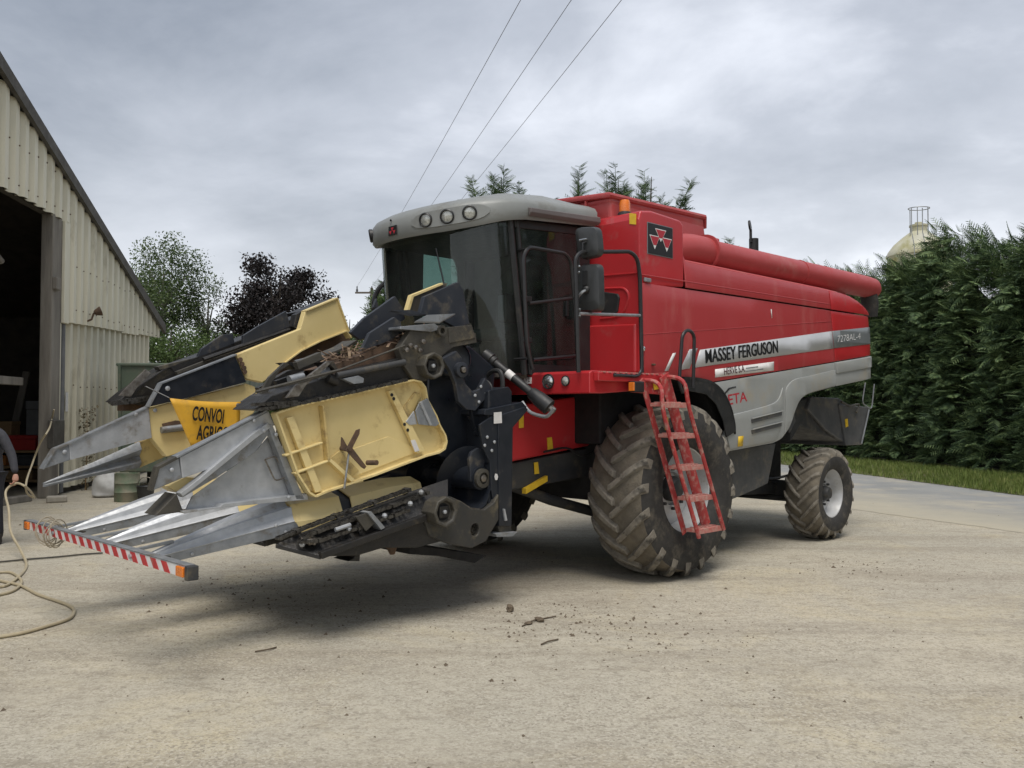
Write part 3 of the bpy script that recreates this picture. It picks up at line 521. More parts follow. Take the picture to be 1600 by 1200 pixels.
while t > -14:                                    # sheets above the doorway
    t1 = t + SW; d = random.uniform(-0.03, 0.03); corrugated('wall_sheet', max(t, -14), t1, lambda q, d=d: 5.45 + d, lambda q: zroof(q) - 0.10, 0.10 + random.uniform(0, 0.006), M_clad); t -= SW
t = 0.47
while t < 6.5:                                    # lower sheets, set back
    t1 = min(t + SW, 6.65); corrugated('wall_sheet', t, t1, lambda q: 0.12, lambda q: 3.62 + 0.035 * q, 0.0 + random.uniform(0, 0.005), M_cladl); t = t1
mb = MB(False)                                    # roof: two slopes, boxed verge
for a, b in ((-14.5, -4), (-4, 7.35)):
    for n0, n1, dz0, dz1 in ((-15, 0.19, 0.0, 0.07),):
        vs = [wall_pt(t_, n_, zroof(t_) + dz) for t_ in (a, b) for n_ in (n0, n1) for dz in (dz0, dz1)]
        mb.add(vs, [(0, 1, 3, 2), (4, 6, 7, 5), (0, 4, 5, 1), (2, 3, 7, 6), (0, 2, 6, 4), (1, 5, 7, 3)])
mb.build('roof', M_roofs, barn, base=BB)
for a, b in ((-14.5, -4.0), (-4.0, 7.35)):
    mb = MB(False); vs = [wall_pt(t_, n_, zroof(t_) + dz) for t_ in (a, b) for n_ in (0.19, 0.27) for dz in (-0.15, 0.085)]
    mb.add(vs, [(0, 1, 3, 2), (4, 6, 7, 5), (0, 4, 5, 1), (2, 3, 7, 6), (0, 2, 6, 4), (1, 5, 7, 3)]); mb.build('verge_board', M_fasc, barn, base=BB)
mb = MB(False); wbox(mb, -0.42, 0.04, -0.10, 0.12, 0.0, 5.5); mb.build('timber_post', M_post, barn, base=BB, bevel=0.02)
mb = MB(False); wbox(mb, 0.045, 0.30, -0.20, 0.05, 0.0, 5.46); mb.build('door_jamb', M_post, barn, base=BB, bevel=0.01)
mb = MB(False); wbox(mb, 0.08, 0.34, 0.10, 0.165, 3.42, 5.46); mb.build('corner_flashing', M_clad, barn, base=BB, bevel=0.008)
mb = MB(False); wbox(mb, 0.04, 0.13, 0.06, 0.10, 0.05, 3.42); mb.build('corner_flashing', M_clad, barn, base=BB, bevel=0.008)
mb = MB(False); mb.tube([wall_pt(0.30, 0.06, 0.05), wall_pt(0.29, 0.06, 3.42)], 0.055, 10); mb.build('downpipe', M_zinc, barn, base=BB)
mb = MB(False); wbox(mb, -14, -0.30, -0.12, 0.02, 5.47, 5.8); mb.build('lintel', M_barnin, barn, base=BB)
for zz, hh in ((2.16, 0.15),):
    mb = MB(False); wbox(mb, -8, -0.5, -0.50, -0.34, zz, zz + hh); mb.build('door_rail', M_post, barn, base=BB, bevel=0.01)
mb = MB(False); mb.tube([wall_pt(-2.2, -0.8, 5.2), wall_pt(-0.9, -0.6, 4.45)], 0.06, 8); mb.build('knee_brace', M_post, barn, base=BB)
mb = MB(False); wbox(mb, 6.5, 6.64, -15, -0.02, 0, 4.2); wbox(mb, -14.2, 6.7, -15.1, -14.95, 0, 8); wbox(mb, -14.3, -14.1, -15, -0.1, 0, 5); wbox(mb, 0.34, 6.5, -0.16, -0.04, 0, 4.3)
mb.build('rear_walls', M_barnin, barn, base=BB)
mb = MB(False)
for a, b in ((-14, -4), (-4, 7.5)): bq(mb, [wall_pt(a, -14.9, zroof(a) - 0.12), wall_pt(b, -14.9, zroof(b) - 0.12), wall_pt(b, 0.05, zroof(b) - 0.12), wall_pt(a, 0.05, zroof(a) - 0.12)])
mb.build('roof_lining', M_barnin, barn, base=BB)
mb = MB(False); wbox(mb, -0.42, -0.2, 0.12, 0.20, 4.02, 4.26); mb.build('hinge_block', M_post, barn, base=BB, bevel=0.015)
mb = MB(False); wbox(mb, -0.56, 0.0, 0.12, 0.24, 0.95, 1.5); mb.build('post_cleat', M_fasc, barn, base=BB, bevel=0.02)
mb = MB(False); wbox(mb, 0.52, 0.80, 0.055, 0.062, 1.66, 2.05); mb.build('notice', M_white, barn, base=BB)
# rusty floodlight on the cladding
fl = empty('wall_lamp', wall_pt(1.35, 0.16, 3.72)); tag(fl, 'rusty old floodlight on the cream barn cladding', 'lamp'); fb = wall_pt(1.35, 0.16, 3.72)
mb = MB(False); mb.tube([wall_pt(1.35, 0.10, 3.55), wall_pt(1.35, 0.26, 3.62), wall_pt(1.37, 0.30, 3.76)], 0.022, 6); mb.build('bracket', M_rust, fl, base=fb)
mb = MB(False); mb.lathe([(0.03, 0), (0.06, 0.03), (0.10, 0.13), (0.105, 0.145)], wall_pt(1.37, 0.30, 3.76), (0.55, 0.35, 0.25), 14); mb.build('housing', M_rust, fl, base=fb)
mb = MB(False); mb.lathe([(0.095, 0.14), (0.02, 0.15)], wall_pt(1.37, 0.30, 3.76), (0.55, 0.35, 0.25), 14); mb.build('lens', M_lens, fl, base=fb)

# things in the dark doorway and along the wall foot
M_redbox = mat('red_crate', (0.40, 0.03, 0.025), 0.6, scale=6)
M_wood = mat('pallet_wood', (0.30, 0.20, 0.10), 0.85, col2=(0.22, 0.14, 0.07), scale=6, stretch=(0.3, 1, 1), bump=0.3)
def world_box(name, label, cat, c, s, rz, m, group=None, parts=None, bevel=0.01):
    r = empty(name, (c[0], c[1], c[2]), rz); tag(r, label, cat, group); return r
BCX, BCY = -11.2, 19.2; wr = empty('workbench', (BCX, BCY, 0), 0.0); tag(wr, 'rough timber workbench standing inside the barn doorway', 'workbench')
for z in (0.12, 0.42, 0.76): MB(False).box(-2.0, 1.0, -0.35, 0.35, z, z + 0.05).build('shelf', M_wood, wr, 0.005)
for a in (-1.95, -0.6, 0.9):
    for b in (-0.34, 0.28): MB(False).box(a, a + 0.07, b, b + 0.07, 0, 0.78).build('leg', M_wood, wr)
def bench_thing(name, label, cat, a, z, s, m, bevel=0.01, extra=None):
    p = (BCX + a, BCY - 0.03, z); r = empty(name, p, 0.0); tag(r, label, cat)
    b = MB(False); b.prism_z([(-s[0] / 2, -s[1] / 2), (s[0] / 2, -s[1] / 2), (s[0] / 2, s[1] / 2), (-s[0] / 2, s[1] / 2)], 0, s[2] * 0.75); b.build('body', m, r, bevel)
    MB(False).box(-s[0] * 0.53, s[0] * 0.53, -s[1] * 0.53, s[1] * 0.53, s[2] * 0.76, s[2]).build('lid', m, r, bevel); return r
bench_thing('tool_chest', 'red tool chest on the workbench in the doorway', 'chest', 0.1, 0.815, (1.35, 0.5, 0.32), M_redbox)
M_orbox = mat('orange_box', (0.45, 0.16, 0.03), 0.6); M_grybox = mat('grey_bin', (0.06, 0.065, 0.07), 0.6)
bench_thing('storage_box', 'orange storage box on the upper bench shelf', 'box', -0.15, 0.475, (0.5, 0.4, 0.22), M_orbox)
bench_thing('storage_box', 'dark grey bin on the bench shelf beside the post', 'box', 0.55, 0.475, (0.5, 0.4, 0.24), M_grybox)
bench_thing('storage_box', 'wooden box on the lowest bench shelf', 'box', 0.3, 0.175, (0.8, 0.45, 0.20), M_wood)
def drum(x, y, r, h, m, label):
    o = empty('steel_drum', (x, y, 0)); tag(o, label, 'drum')
    MB(False).lathe([(r * 0.97, 0), (r, 0.02), (r, h * .32), (r * 1.04, h * .34), (r, h * .36), (r, h * .64), (r * 1.04, h * .66), (r, h * .68), (r, h - .02), (r * 1.02, h), (r * 0.93, h), (r * 0.92, h - 0.03)], (0, 0, 0), (0, 0, 1), 22).build('shell', m, o)
    MB(False).lathe([(r * 0.9, h - 0.04), (r * 0.3, h - 0.03), (0.02, h - 0.03)], (0, 0, 0), (0, 0, 1), 22).build('top', M_grime, o); return o
M_green = mat('faded_green_drum', (0.10, 0.15, 0.09), 0.7, col2=(0.20, 0.20, 0.15), scale=5, dirt=(0.25, 0.22, 0.16), damt=0.4)
drum(-7.15, 16.1, 0.22, 0.52, M_green, 'small faded green drum at the barn wall foot')
M_bag = mat('white_plastic_bag', (0.52, 0.52, 0.50), 0.6, col2=(0.36, 0.36, 0.35), scale=4)
def bag(x, y, s, seed, label, m=None):
    rng = random.Random(seed); mb = MB(False); rings = []
    for i in range(9):
        f = i / 8; q = s[0] * (0.92 - 0.05 * i if i < 5 else 0.75 * math.cos((f - 0.5) * 2.9)); q = max(q, 0.03)
        rings.append([(math.cos(a) * q * (1 + 0.16 * math.sin(3 * a + i) + rng.uniform(-.06, .06)), math.sin(a) * q * (0.8 + 0.1 * math.sin(2 * a + i * 1.3)), f * s[1]) for a in [6.283 * j / 18 for j in range(18)]])
    mb.loft(rings); o = mb.build('plastic_sack', m or M_bag); o.location = (x, y, 0); tag(o, label, 'sack', 'sacks at the barn wall foot'); o.modifiers.new('sub', 'SUBSURF').levels = 1; return o
bag(-7.9, 16.9, (0.34, 0.55), 1, 'crumpled white plastic sack between the green drum and the barn post')
bag(-8.35, 17.7, (0.26, 0.4), 2, 'smaller pale plastic sack against the cream barn wall')
bag(-6.6, 16.9, (0.30, 0.62), 3, 'upright white sack behind the green drum')
bk = empty('bucket', (-6.72, 15.9, 0)); tag(bk, 'black bucket next to the small green drum', 'bucket')
MB(False).lathe([(0.12, 0), (0.16, 0.30), (0.17, 0.30), (0.15, 0.28), (0.11, 0.02)], (0, 0, 0), (0, 0, 1), 18).build('pail', M_black, bk)
MB(False).tube([(0.165 * math.cos(a), 0.02, 0.29 + 0.17 * math.sin(a)) for a in [math.pi * k / 10 for k in range(11)]], 0.006, 6).build('handle', M_steel, bk)
st = MB(False).box(-0.17, 0.17, -0.1, 0.1, 0, 0.12).build('stone_block', mat('pale_stone', (0.40, 0.37, 0.31), 0.9, scale=8, bump=0.5), bevel=0.03, seg=3); st.location = (-8.35, 15.9, 0); st.rotation_euler.z = 0.5; tag(st, 'pale squared stone on the ground below the barn post', 'stone')
bm_ = MB(False).box(-0.9, 0.9, -0.1, 0.1, 0, 0.12).build('timber_beam', M_post, bevel=0.015); bm_.location = (-9.1, 15.2, 0); bm_.rotation_euler.z = 1.45; tag(bm_, 'dark timber sleeper on the ground across the doorway', 'beam')
# green steel trailer body behind the far side of the header
M_gsteel = mat('olive_green_steel', (0.085, 0.115, 0.08), 0.6, col2=(0.10, 0.125, 0.095), scale=3, dirt=(0.16, 0.14, 0.10), damt=0.3)
gt = empty('metal_skip', (-7.85, 19.6, 0), rad(8)); tag(gt, 'olive green steel skip between barn wall and folded header', 'skip')
gb = MB(False); gb.prism_u([(-0.8, 0.35), (0.8, 0.35), (0.95, 2.65), (-0.95, 2.65)], -0.75, 2.0); gb.V = [(a, b, c) for a, b, c in gb.V]; gb.build('body', M_gsteel, gt, 0.02)
gb = MB(False); gb.tube([(-0.77, -0.97, 2.67), (2.02, -0.97, 2.67), (2.02, 0.97, 2.67), (-0.77, 0.97, 2.67)], 0.035, 8, close=True); gb.build('top_rail', M_gsteel, gt)
for a in (-0.72, 0.2, 1.1, 1.95): MB(False).bar((a, -0.83, 0.4), (a, -0.985, 2.68), 0.06, 0.06).build('side_rib', M_gsteel, gt)
for a in (-0.5, 1.7):
    for b in (-0.7, 0.7): MB(False).box(a - 0.06, a + 0.06, b - 0.06, b + 0.06, 0, 0.36).build('foot', M_dark, gt)
# weed rooted at the wall foot
def weed(x, y, h, seed, label):
    rng = np.random.default_rng(seed); n = 260; t = rng.random(n); a = rng.random(n) * 6.28; pos = np.stack([np.cos(a) * 0.14 * t, np.sin(a) * 0.14 * t, t * h], 1) + rng.normal(0, 0.06, (n, 3)) * (1, 1, 0.5); xa, ya, za = frames(rng.normal(0, 1, (n, 3)) + (0, 0, 0.4), rng)
    V, T = scatter(LV, LT, pos, xa, ya, za, rng.uniform(0.04, 0.10, n)); r = empty('weed', (x, y, 0)); tag(r, label, 'plant'); mesh_np('leaves', V, T, leafmat('dry_weed', (0.10, 0.085, 0.05), (0.19, 0.16, 0.10), (0.26, 0.22, 0.15)), r, kind='stuff')
    MB(False).tube([(0, 0, 0), (0.02, 0.01, h * 0.5), (0.0, 0.03, h)], [0.012, 0.009, 0.003], 5).build('stem', M_wood, r)
p = wall_pt(1.3, 0.2, 0); weed(p[0], p[1], 1.75, 4, 'dry weed standing against the lower barn cladding')

# ------------------------------------------------------------------ silo, power line
M_silo = mat('mossy_silo_cream', (0.50, 0.49, 0.40), 0.6, col2=(0.42, 0.40, 0.26), scale=0.7, dirt=(0.28, 0.26, 0.10), damt=0.3, dscale=0.8)
M_silog = mat('galvanised_rail', (0.24, 0.25, 0.25), 0.5, metal=0.4)
SB = (21.3, 45.0); sl = empty('feed_silo', (SB[0], SB[1], 0)); tag(sl, 'pale mossy domed feed silo rising behind the hedge', 'silo')
MB(False).lathe([(1.0, 1.2), (1.55, 2.6), (1.55, 9.75)], (0, 0, 0), (0, 0, 1), 36).build('barrel', M_silo, sl)
MB(False).lathe([(1.59, 9.70), (1.58, 9.80), (1.50, 9.98), (1.25, 10.32), (0.80, 10.72), (0.42, 11.0)], (0, 0, 0), (0, 0, 1), 36).build('dome', M_silo, sl)
MB(False).lathe([(0.42, 10.98), (0.42, 11.25), (0.46, 11.27), (0.46, 11.36), (0.2, 11.40), (0.18, 11.5), (0.03, 11.52)], (0, 0, 0), (0, 0, 1), 20).build('hatch', M_silo, sl)
for k in range(4):
    a = rad(45 + 90 * k); MB(False).tube([(1.45 * math.cos(a), 1.45 * math.sin(a), 0), (1.45 * math.cos(a), 1.45 * math.sin(a), 3)], 0.07, 8).build('leg', M_silog, sl)
for s in (-0.28, 0.28): MB(False).tube([(-0.72 + s, -1.62, 0.5), (-0.72 + s, -1.62, 10.0), (-0.62 + s, -1.15, 10.75), (-0.62 + s, -1.15, 12.0)], 0.022, 6).build('ladder_rail', M_silog, sl)
for k in range(34): MB(False).tube([(-1.0, -1.62, 0.6 + k * 0.28), (-0.44, -1.62, 0.6 + k * 0.28)], 0.014, 5).build('rung', M_silog, sl)
mb = MB(False); mb.tube([(-0.35 + 0.42 * math.cos(a) * 1.25, -0.8 + 0.42 * math.sin(a), 12.05) for a in [6.283 * k / 20 for k in range(20)]], 0.022, 6, close=True); mb.build('guard_hoop', M_silog, sl)
for a in (0.2, 2.2, 4.2, 5.3): MB(False).tube([(-0.35 + 0.52 * math.cos(a), -0.8 + 0.42 * math.sin(a), 12.05), (-0.35 + 0.52 * math.cos(a), -0.8 + 0.42 * math.sin(a), 10.6)], 0.02, 6).build('guard_post', M_silog, sl)
MB(False).tube([(0.35, -0.5, 11.3), (1.1, -0.8, 11.02), (1.75, -1.0, 10.6), (1.75, -1.0, 9.7)], 0.02, 6).build('hand_rail', M_silog, sl)
M_pole = mat('pole_wood', (0.10, 0.085, 0.07), 0.9); PX, PY = -11.4, 70.0
pl = empty('utility_pole', (PX, PY, 0)); tag(pl, 'distant wooden power pole with crossarm left of the cab', 'pole')
MB(False).tube([(0, 0, -0.2), (0, 0, 11.6)], [0.16, 0.11], 10).build('pole', M_pole, pl)
MB(False).bar((-1.35, 0, 11.2), (1.35, 0, 11.2), 0.12, 0.14).build('crossarm', M_pole, pl)
WX = (-1.2, 0.0, 1.2)
for w in WX: MB(False).lathe([(0.03, 0), (0.09, 0.05), (0.09, 0.2), (0.05, 0.24), (0.05, 0.45)], (w, 0, 11.27), (0, 0, 1), 8).build('insulator', M_grybox, pl)
M_wire = mat('wire', (0.10, 0.10, 0.11), 0.5)
for k, (w, (ax, ay), lab) in enumerate(zip(WX, ((0.12, 20.0), (1.29, 20.0), (2.45, 20.0)), ('leftmost of the three overhead power wires', 'middle of the three overhead power wires', 'rightmost of the three overhead power wires'))):
    A = Vector((PX + w, PY, 11.72)); B = Vector((ax, ay, 11.15)); C = A + (B - A) * 1.7; C.z = 11.9
    pts = [A.lerp(C, f / 24) for f in range(25)]
    for f, q in enumerate(pts): q.z = A.z * (1 - f / 24) + 11.75 * f / 24 - 2.4 * (f / 24) * (1 - f / 24)
    o = MB(False).tube(pts, 0.008, 5).build('power_wire', M_wire); tag(o, lab, 'wire', 'overhead power wires')

# far field edge closing the view
def treeline():
    rng = np.random.default_rng(41); n = 9000; a = rng.uniform(-1.25, 1.25, n); R_ = 105 + rng.normal(0, 4, n); h = 5 + 2.5 * np.sin(a * 23) + 1.5 * np.sin(a * 61 + 1); z = rng.random(n) ** 0.8 * h
    pos = np.stack([np.sin(a) * R_, np.cos(a) * R_, z], 1); xa, ya, za = frames(rng.normal(0, 1, (n, 3)), rng); V, T = scatter(LV, LT, pos, xa, ya, za, rng.uniform(0.9, 2.4, n)); o = mesh_np('treeline', V, T, M_shrub, kind='stuff'); o['label'] = 'distant line of trees beyond the yard'
treeline()
# roofing screws of the cladding
mb = MB(False); rr_ = random.Random(3)
for z_, a_, b_, n_ in ((3.75, 0.4, 7.1, 0.185), (4.6, 0.4, 5.2, 0.185), (5.6, -8, 0.2, 0.185), (6.3, -8, 0.2, 0.185), (0.9, 0.6, 6.4, 0.085), (2.2, 0.6, 6.4, 0.085)):
    t_ = a_
    while t_ < b_:
        p = wall_pt(t_ + 0.268, n_, z_ + rr_.uniform(-.03, .03)); mb.ball(p, 0.016, 6); t_ += 0.4
mb.build('cladding_screws', M_rust, barn, base=BB, kind='stuff')
# dim clutter inside the barn, seen through the doorway
bench_thing("metal_cabinet", 'grey metal cabinet standing behind the red tool chest', 'cabinet', 0.75, 1.14, (0.45, 0.35, 0.75), M_zinc)
bench_thing('storage_box', 'pale cardboard box on top of the red tool chest', 'box', -0.05, 1.14, (0.5, 0.35, 0.3), M_wood)
for k, (a_, c_, h_, lab) in enumerate(((-12.0, 20.4, 2.6, 'tall plank leaning inside the dark barn'), (-11.35, 20.6, 2.3, 'shorter plank leaning inside the dark barn'))):
    o = MB(False).bar((0, 0, 0), (0.25, 0.5, h_), 0.16, 0.04, (0, 1, 0)).build('plank', M_post); o.location = (a_, c_, 0.02); tag(o, lab, 'plank')

# ================================================================== COMBINE HARVESTER
CB = empty('combine_harvester', ORG, HEAD); tag(CB, 'large red and grey combine harvester with black cab windows', 'combine harvester')
def part(mb, name, m, bevel=0.0, parent=None, **k): return mb.build(name, m, parent or CB, bevel, **k)
def V3(u, v, z): return Vector((u, -v, z))

# --- body sides -----------------------------------------------------------------
def vf(u, z):
    v = 1.50
    if z > 2.75: v -= 0.16 * (z - 2.75) ** 2
    if z < 1.75: v -= 0.10 * (1.75 - z) ** 2
    if u > 4.3: v -= 0.35 * (u - 4.3) ** 2
    return v
def gz(u): return 1.95 + (u - 0.30) * 0.1152          # line between red and grey
shell('side_panel', [(-0.585, 2.05), (-0.585, 2.93), (3.375, 2.975), (3.475, gz(3.475) + .006), (0.62, gz(0.62) + .006), (0.3, 1.955), (0.15, 2.03), (-0.2, 2.05)], vf, M_redsheen, CB)
shell('rear_panel', [(3.395, 2.975), (4.545, 2.99), (4.62, 2.62), (4.635, gz(4.635) + .006), (3.495, gz(3.495) + .006)], vf, M_red, CB, step=0.12)
shell('upper_belt', [(0.155, 2.955), (3.375, 2.993), (3.37, 3.236), (0.20, 3.225), (0.155, 3.30)], lambda u, z: vf(u, z) + 0.012, M_redsheen, CB)
shell('rear_belt', [(3.392, 2.993), (4.555, 3.005), (4.56, 3.03), (4.42, 3.09), (4.2, 3.165), (3.97, 3.215), (3.7, 3.235), (3.39, 3.236)], lambda u, z: vf(u, z) + 0.012, M_red, CB, step=0.12)
shell('belt_crease', [(-0.575, 3.005), (3.37, 3.05), (3.37, 3.062), (-0.575, 3.017)], lambda u, z: vf(u, z) + 0.014, M_redsheen, CB, thick=0.01, bevel=0.003)
shell('panel_crease', [(-0.57, 2.425), (3.40, 2.835), (3.40, 2.842), (-0.57, 2.432)], lambda u, z: vf(u, z), M_redsheen, CB, thick=0.006, bevel=0.002, off=0.003)
# rounded shoulder on top of the belt, leading in under the unloading tube
part(MB().loft([[(u, 1.475, 3.20), (u, 1.468, 3.238), (u, 1.43, 3.262), (u, 1.05, 3.285), (u, 1.05, 3.2)] for u in (0.16, 1.2, 2.2, 3.3)] + [[(u, 1.475 - d * 1.2, 3.18 - d), (u, 1.462 - d * 1.2, 3.232 - d), (u, 1.42 - d, 3.258 - d), (u, 1.05, 3.28 - d), (u, 1.05, 3.1)] for u, d in ((3.7, 0.0), (4.0, 0.03), (4.3, 0.12), (4.52, 0.22))]), 'belt_shoulder', M_redtop)
# mirrored far side in one plain skin, closed top, floor and rear
part(MB().prism([(-0.55, 2.05), (-0.55, 3.2), (4.2, 3.18), (4.45, 2.9), (4.5, 2.2), (2.9, 1.95), (2.4, 1.7), (1.9, 1.32), (0.95, 1.27), (0.6, 1.9)], -1.5, -1.46), 'far_side_panel', M_redsheen, 0.01)
part(MB().prism([(-0.55, 2.05), (-0.55, 3.18), (4.15, 3.16), (4.4, 2.9), (4.42, 2.25), (2.9, 2.0), (2.4, 1.8), (1.9, 1.4), (1.0, 1.34), (0.6, 1.9), (0.1, 2.0)], -1.45, 1.40), 'light_block_body', M_shell)  # solid dark box added inside to block light through the machine
part(MB().prism_u([(-1.40, 2.2), (1.36, 2.2), (1.30, 3.0), (1.1, 3.12), (-1.1, 3.12), (-1.36, 3.0)], 4.42, 4.50), 'rear_hood', M_red, 0.03)
# lower fairing
low = [(0.55, gz(0.55) - .006), (3.47, gz(3.47) - .006), (3.475, 2.0)] + smooth2([(3.2, 1.962), (2.87, 1.915), (2.66, 1.87), (2.50, 1.79), (2.38, 1.66), (2.26, 1.48), (2.12, 1.365), (1.92, 1.31)], 4) + [(0.97, 1.245), (0.86, 1.40), (0.95, 1.55), (0.9, 1.72)]
shell('lower_fairing', low, vf, M_gray, CB, thick=0.03, step=0.16)
shell('rear_fairing', [(3.492, gz(3.492) - .006), (4.64, gz(4.64) - .006), (4.64, 2.135), (3.495, 2.003)], lambda u, z: vf(u, z), M_gray, CB, thick=0.03, step=0.12)
shell('rear_fairing_lip', [(3.495, gz(3.495) - .012), (4.645, gz(4.64) - .012), (4.645, gz(4.64) - .16), (3.495, gz(3.495) - .15)], lambda u, z: vf(u, z) + 0.016, M_gray, CB, thick=0.02, step=0.12)
# pressed swage across the fairing: a proud lower field and a proud rear haunch
field = [(0.99, 1.265), (0.92, 1.40), (1.0, 1.56)] + smooth2([(1.002, 1.644), (1.428, 1.7), (1.853, 1.767), (2.015, 1.835), (2.108, 1.965)], 4) + [(2.118, 1.7), (2.085, 1.534)] + [(1.98, 1.36), (1.9, 1.33)]
shell('fairing_swage', field, lambda u, z: vf(u, z) + 0.014, M_gray, CB, thick=0.016, step=0.16, bevel=0.007)
haunch = smooth2([(2.178, 1.7), (2.182, 1.913), (2.261, 2.006), (2.433, 2.071), (2.739, 2.11)], 4) + [(3.462, 2.212)] + [(3.465, 2.01)] + smooth2([(3.2, 1.975), (2.88, 1.928), (2.66, 1.884), (2.50, 1.804), (2.39, 1.68), (2.28, 1.51), (2.16, 1.41)], 4)
shell('rear_haunch', haunch, lambda u, z: vf(u, z) + 0.014, M_gray, CB, thick=0.016, step=0.16, bevel=0.007)
for s in ([(1.385, 1.592), (2.057, 1.677), (2.057, 1.632), (1.398, 1.549)], [(1.397, 1.47), (2.055, 1.549), (2.054, 1.504), (1.41, 1.427)]):
    a = MB(); P = [(u, vf(u, z) + 0.026, z) for u, z in s]; a.plate(P, (0, -0.02, 0)); part(a, 'vent_recess', M_chop, 0.002)
    q = [(s[0][0], s[0][1] + .014), (s[1][0] + .02, s[1][1] + .014), s[1], s[0]]; a = MB(); a.plate([(u, vf(u, z) + 0.026, z) for u, z in q], (0, 0.012, 0)); part(a, 'vent_lip', M_gray, 0.004)
# stripe with its slanted front bars
shell('stripe', [(0.40, 2.325), (3.39, 2.71), (3.44, 2.49), (0.30, 2.135)], vf, M_silver, CB, thick=0.003, step=0.3, bevel=0, off=0.0035)
shell('stripe', [(3.405, 2.712), (4.595, 2.845), (4.628, 2.612), (3.455, 2.492)], vf, M_slate, CB, thick=0.003, step=0.12, bevel=0, off=0.0035)
shell('stripe_bar', [(0.21, 2.32), (0.36, 2.341), (0.208, 2.122), (0.038, 2.103)], vf, M_silver, CB, thick=0.003, bevel=0, off=0.0035)
shell('stripe_bar', [(-0.081, 2.267), (-0.026, 2.276), (-0.159, 2.09), (-0.223, 2.082)], vf, M_white, CB, thick=0.003, bevel=0, off=0.0035)
SLP = math.atan(0.121)
a, b, c = [(0.501, 2.185), (2.025, 2.37), (0.502, 2.341)]
for k, du in enumerate((-0.004, 0.0, 0.004)): text('lettering', 'MASSEY FERGUSON', M_ink, CB, (a[0] + du, 1.508 + 0.0007 * k, a[1]), b[0] - a[0], 0.145, slope=SLP, bold=0.006, shear=0.05)
a, b = [(3.543, 2.573), (4.226, 2.653)]
text('lettering', '7278AL-4', M_white, CB, (a[0], 1.509, a[1]), b[0] - a[0], 0.085, slope=SLP, bold=-0.012, shear=0.12)
a, b, c, d = [(0.681, 2.042), (1.918, 2.156), (1.92, 2.26), (0.682, 2.13)]
shell('dealer_sticker', [a, b, c, d], vf, M_whitestk, CB, thick=0.002, bevel=0, off=0.0035)
M_maroon = mat('maroon_print', (0.07, 0.012, 0.014), 0.5); e, f = [(0.855, 2.07), (1.285, 2.114)]; text('lettering', 'HERVE S.A.', M_maroon, CB, (e[0], 1.508, e[1]), f[0] - e[0], 0.085, slope=SLP, bold=0.004)
for k, (x0, x1, y0) in enumerate(((1165, 1186, 575.5), (1165, 1190, 580.5), (1188, 1192, 574))):
    pass
for pts in ([(1.299, 2.168), (1.56, 2.194), (1.56, 2.184), (1.299, 2.158)], [(1.299, 2.132), (1.673, 2.17), (1.672, 2.16), (1.299, 2.122)]):
    shell('sticker_line', pts, vf, M_slate, CB, thick=0.001, bevel=0, off=0.006)
a, b = [(0.813, 1.731), (1.334, 1.779)]; text('lettering', 'RETA', M_redprint, CB, (a[0], 1.5, a[1]), b[0] - a[0], 0.115, slope=SLP, bold=0.015)
tick = [(0.853, 1.873), (0.942, 1.937), (1.084, 1.957), (1.097, 1.946), (0.968, 1.923), (0.878, 1.866)]; shell('swoosh', tick, vf, M_ink, CB, thick=0.002, bevel=0, off=0.0035)
for p in ([(1.129, 1.404), (1.235, 1.409), (1.233, 1.295), (1.127, 1.291)],): shell('warning_label', p, vf, M_yellow, CB, thick=0.002, bevel=0, off=0.019)
# --- corner housing beside the cab ------------------------------------------------
part(MB().prism([(-0.60, 2.05), (-0.60, 3.56), (-0.57, 3.64), (-0.40, 3.665), (0.08, 3.645), (0.145, 3.60), (0.15, 2.96), (-0.5, 2.9), (-0.5, 2.05)], 0.60, 1.485), 'corner_housing', M_red, 0.05, seg=4)
part(MB().prism_u([(0.74, 2.06), (1.46, 2.055), (1.462, 2.53), (0.72, 2.56)], -0.635, -0.59), 'corner_lower_panel', M_red, 0.02, seg=3)
part(MB().prism_u([(0.726, 3.074), (1.485, 3.033), (1.485, 3.018), (0.726, 3.054)], -0.612, -0.59), 'corner_crease', M_red, 0.004)
part(MB().prism_u([(1.042, 2.884), (1.223, 2.847), (1.247, 2.807), (1.222, 2.669), (1.173, 2.641), (1.008, 2.654)], -0.618, -0.58), 'air_inlet', M_black, 0.01)
part(MB().tube(arc([(q[0], q[1], q[2]) for q in [(-0.6, 1.059, 2.915), (-0.6, 1.303, 2.896), (-0.6, 1.367, 2.814), (-0.6, 1.302, 2.663), (-0.6, 1.189, 2.614), (-0.6, 0.991, 2.617)]], 4, 0.06), 0.014, 8), 'inlet_bead', M_red)
part(MB().prism_u([(1.371, 3.627), (1.449, 3.607), (1.449, 3.501), (1.37, 3.519)], -0.606, -0.598), 'warning_label', M_yellow)
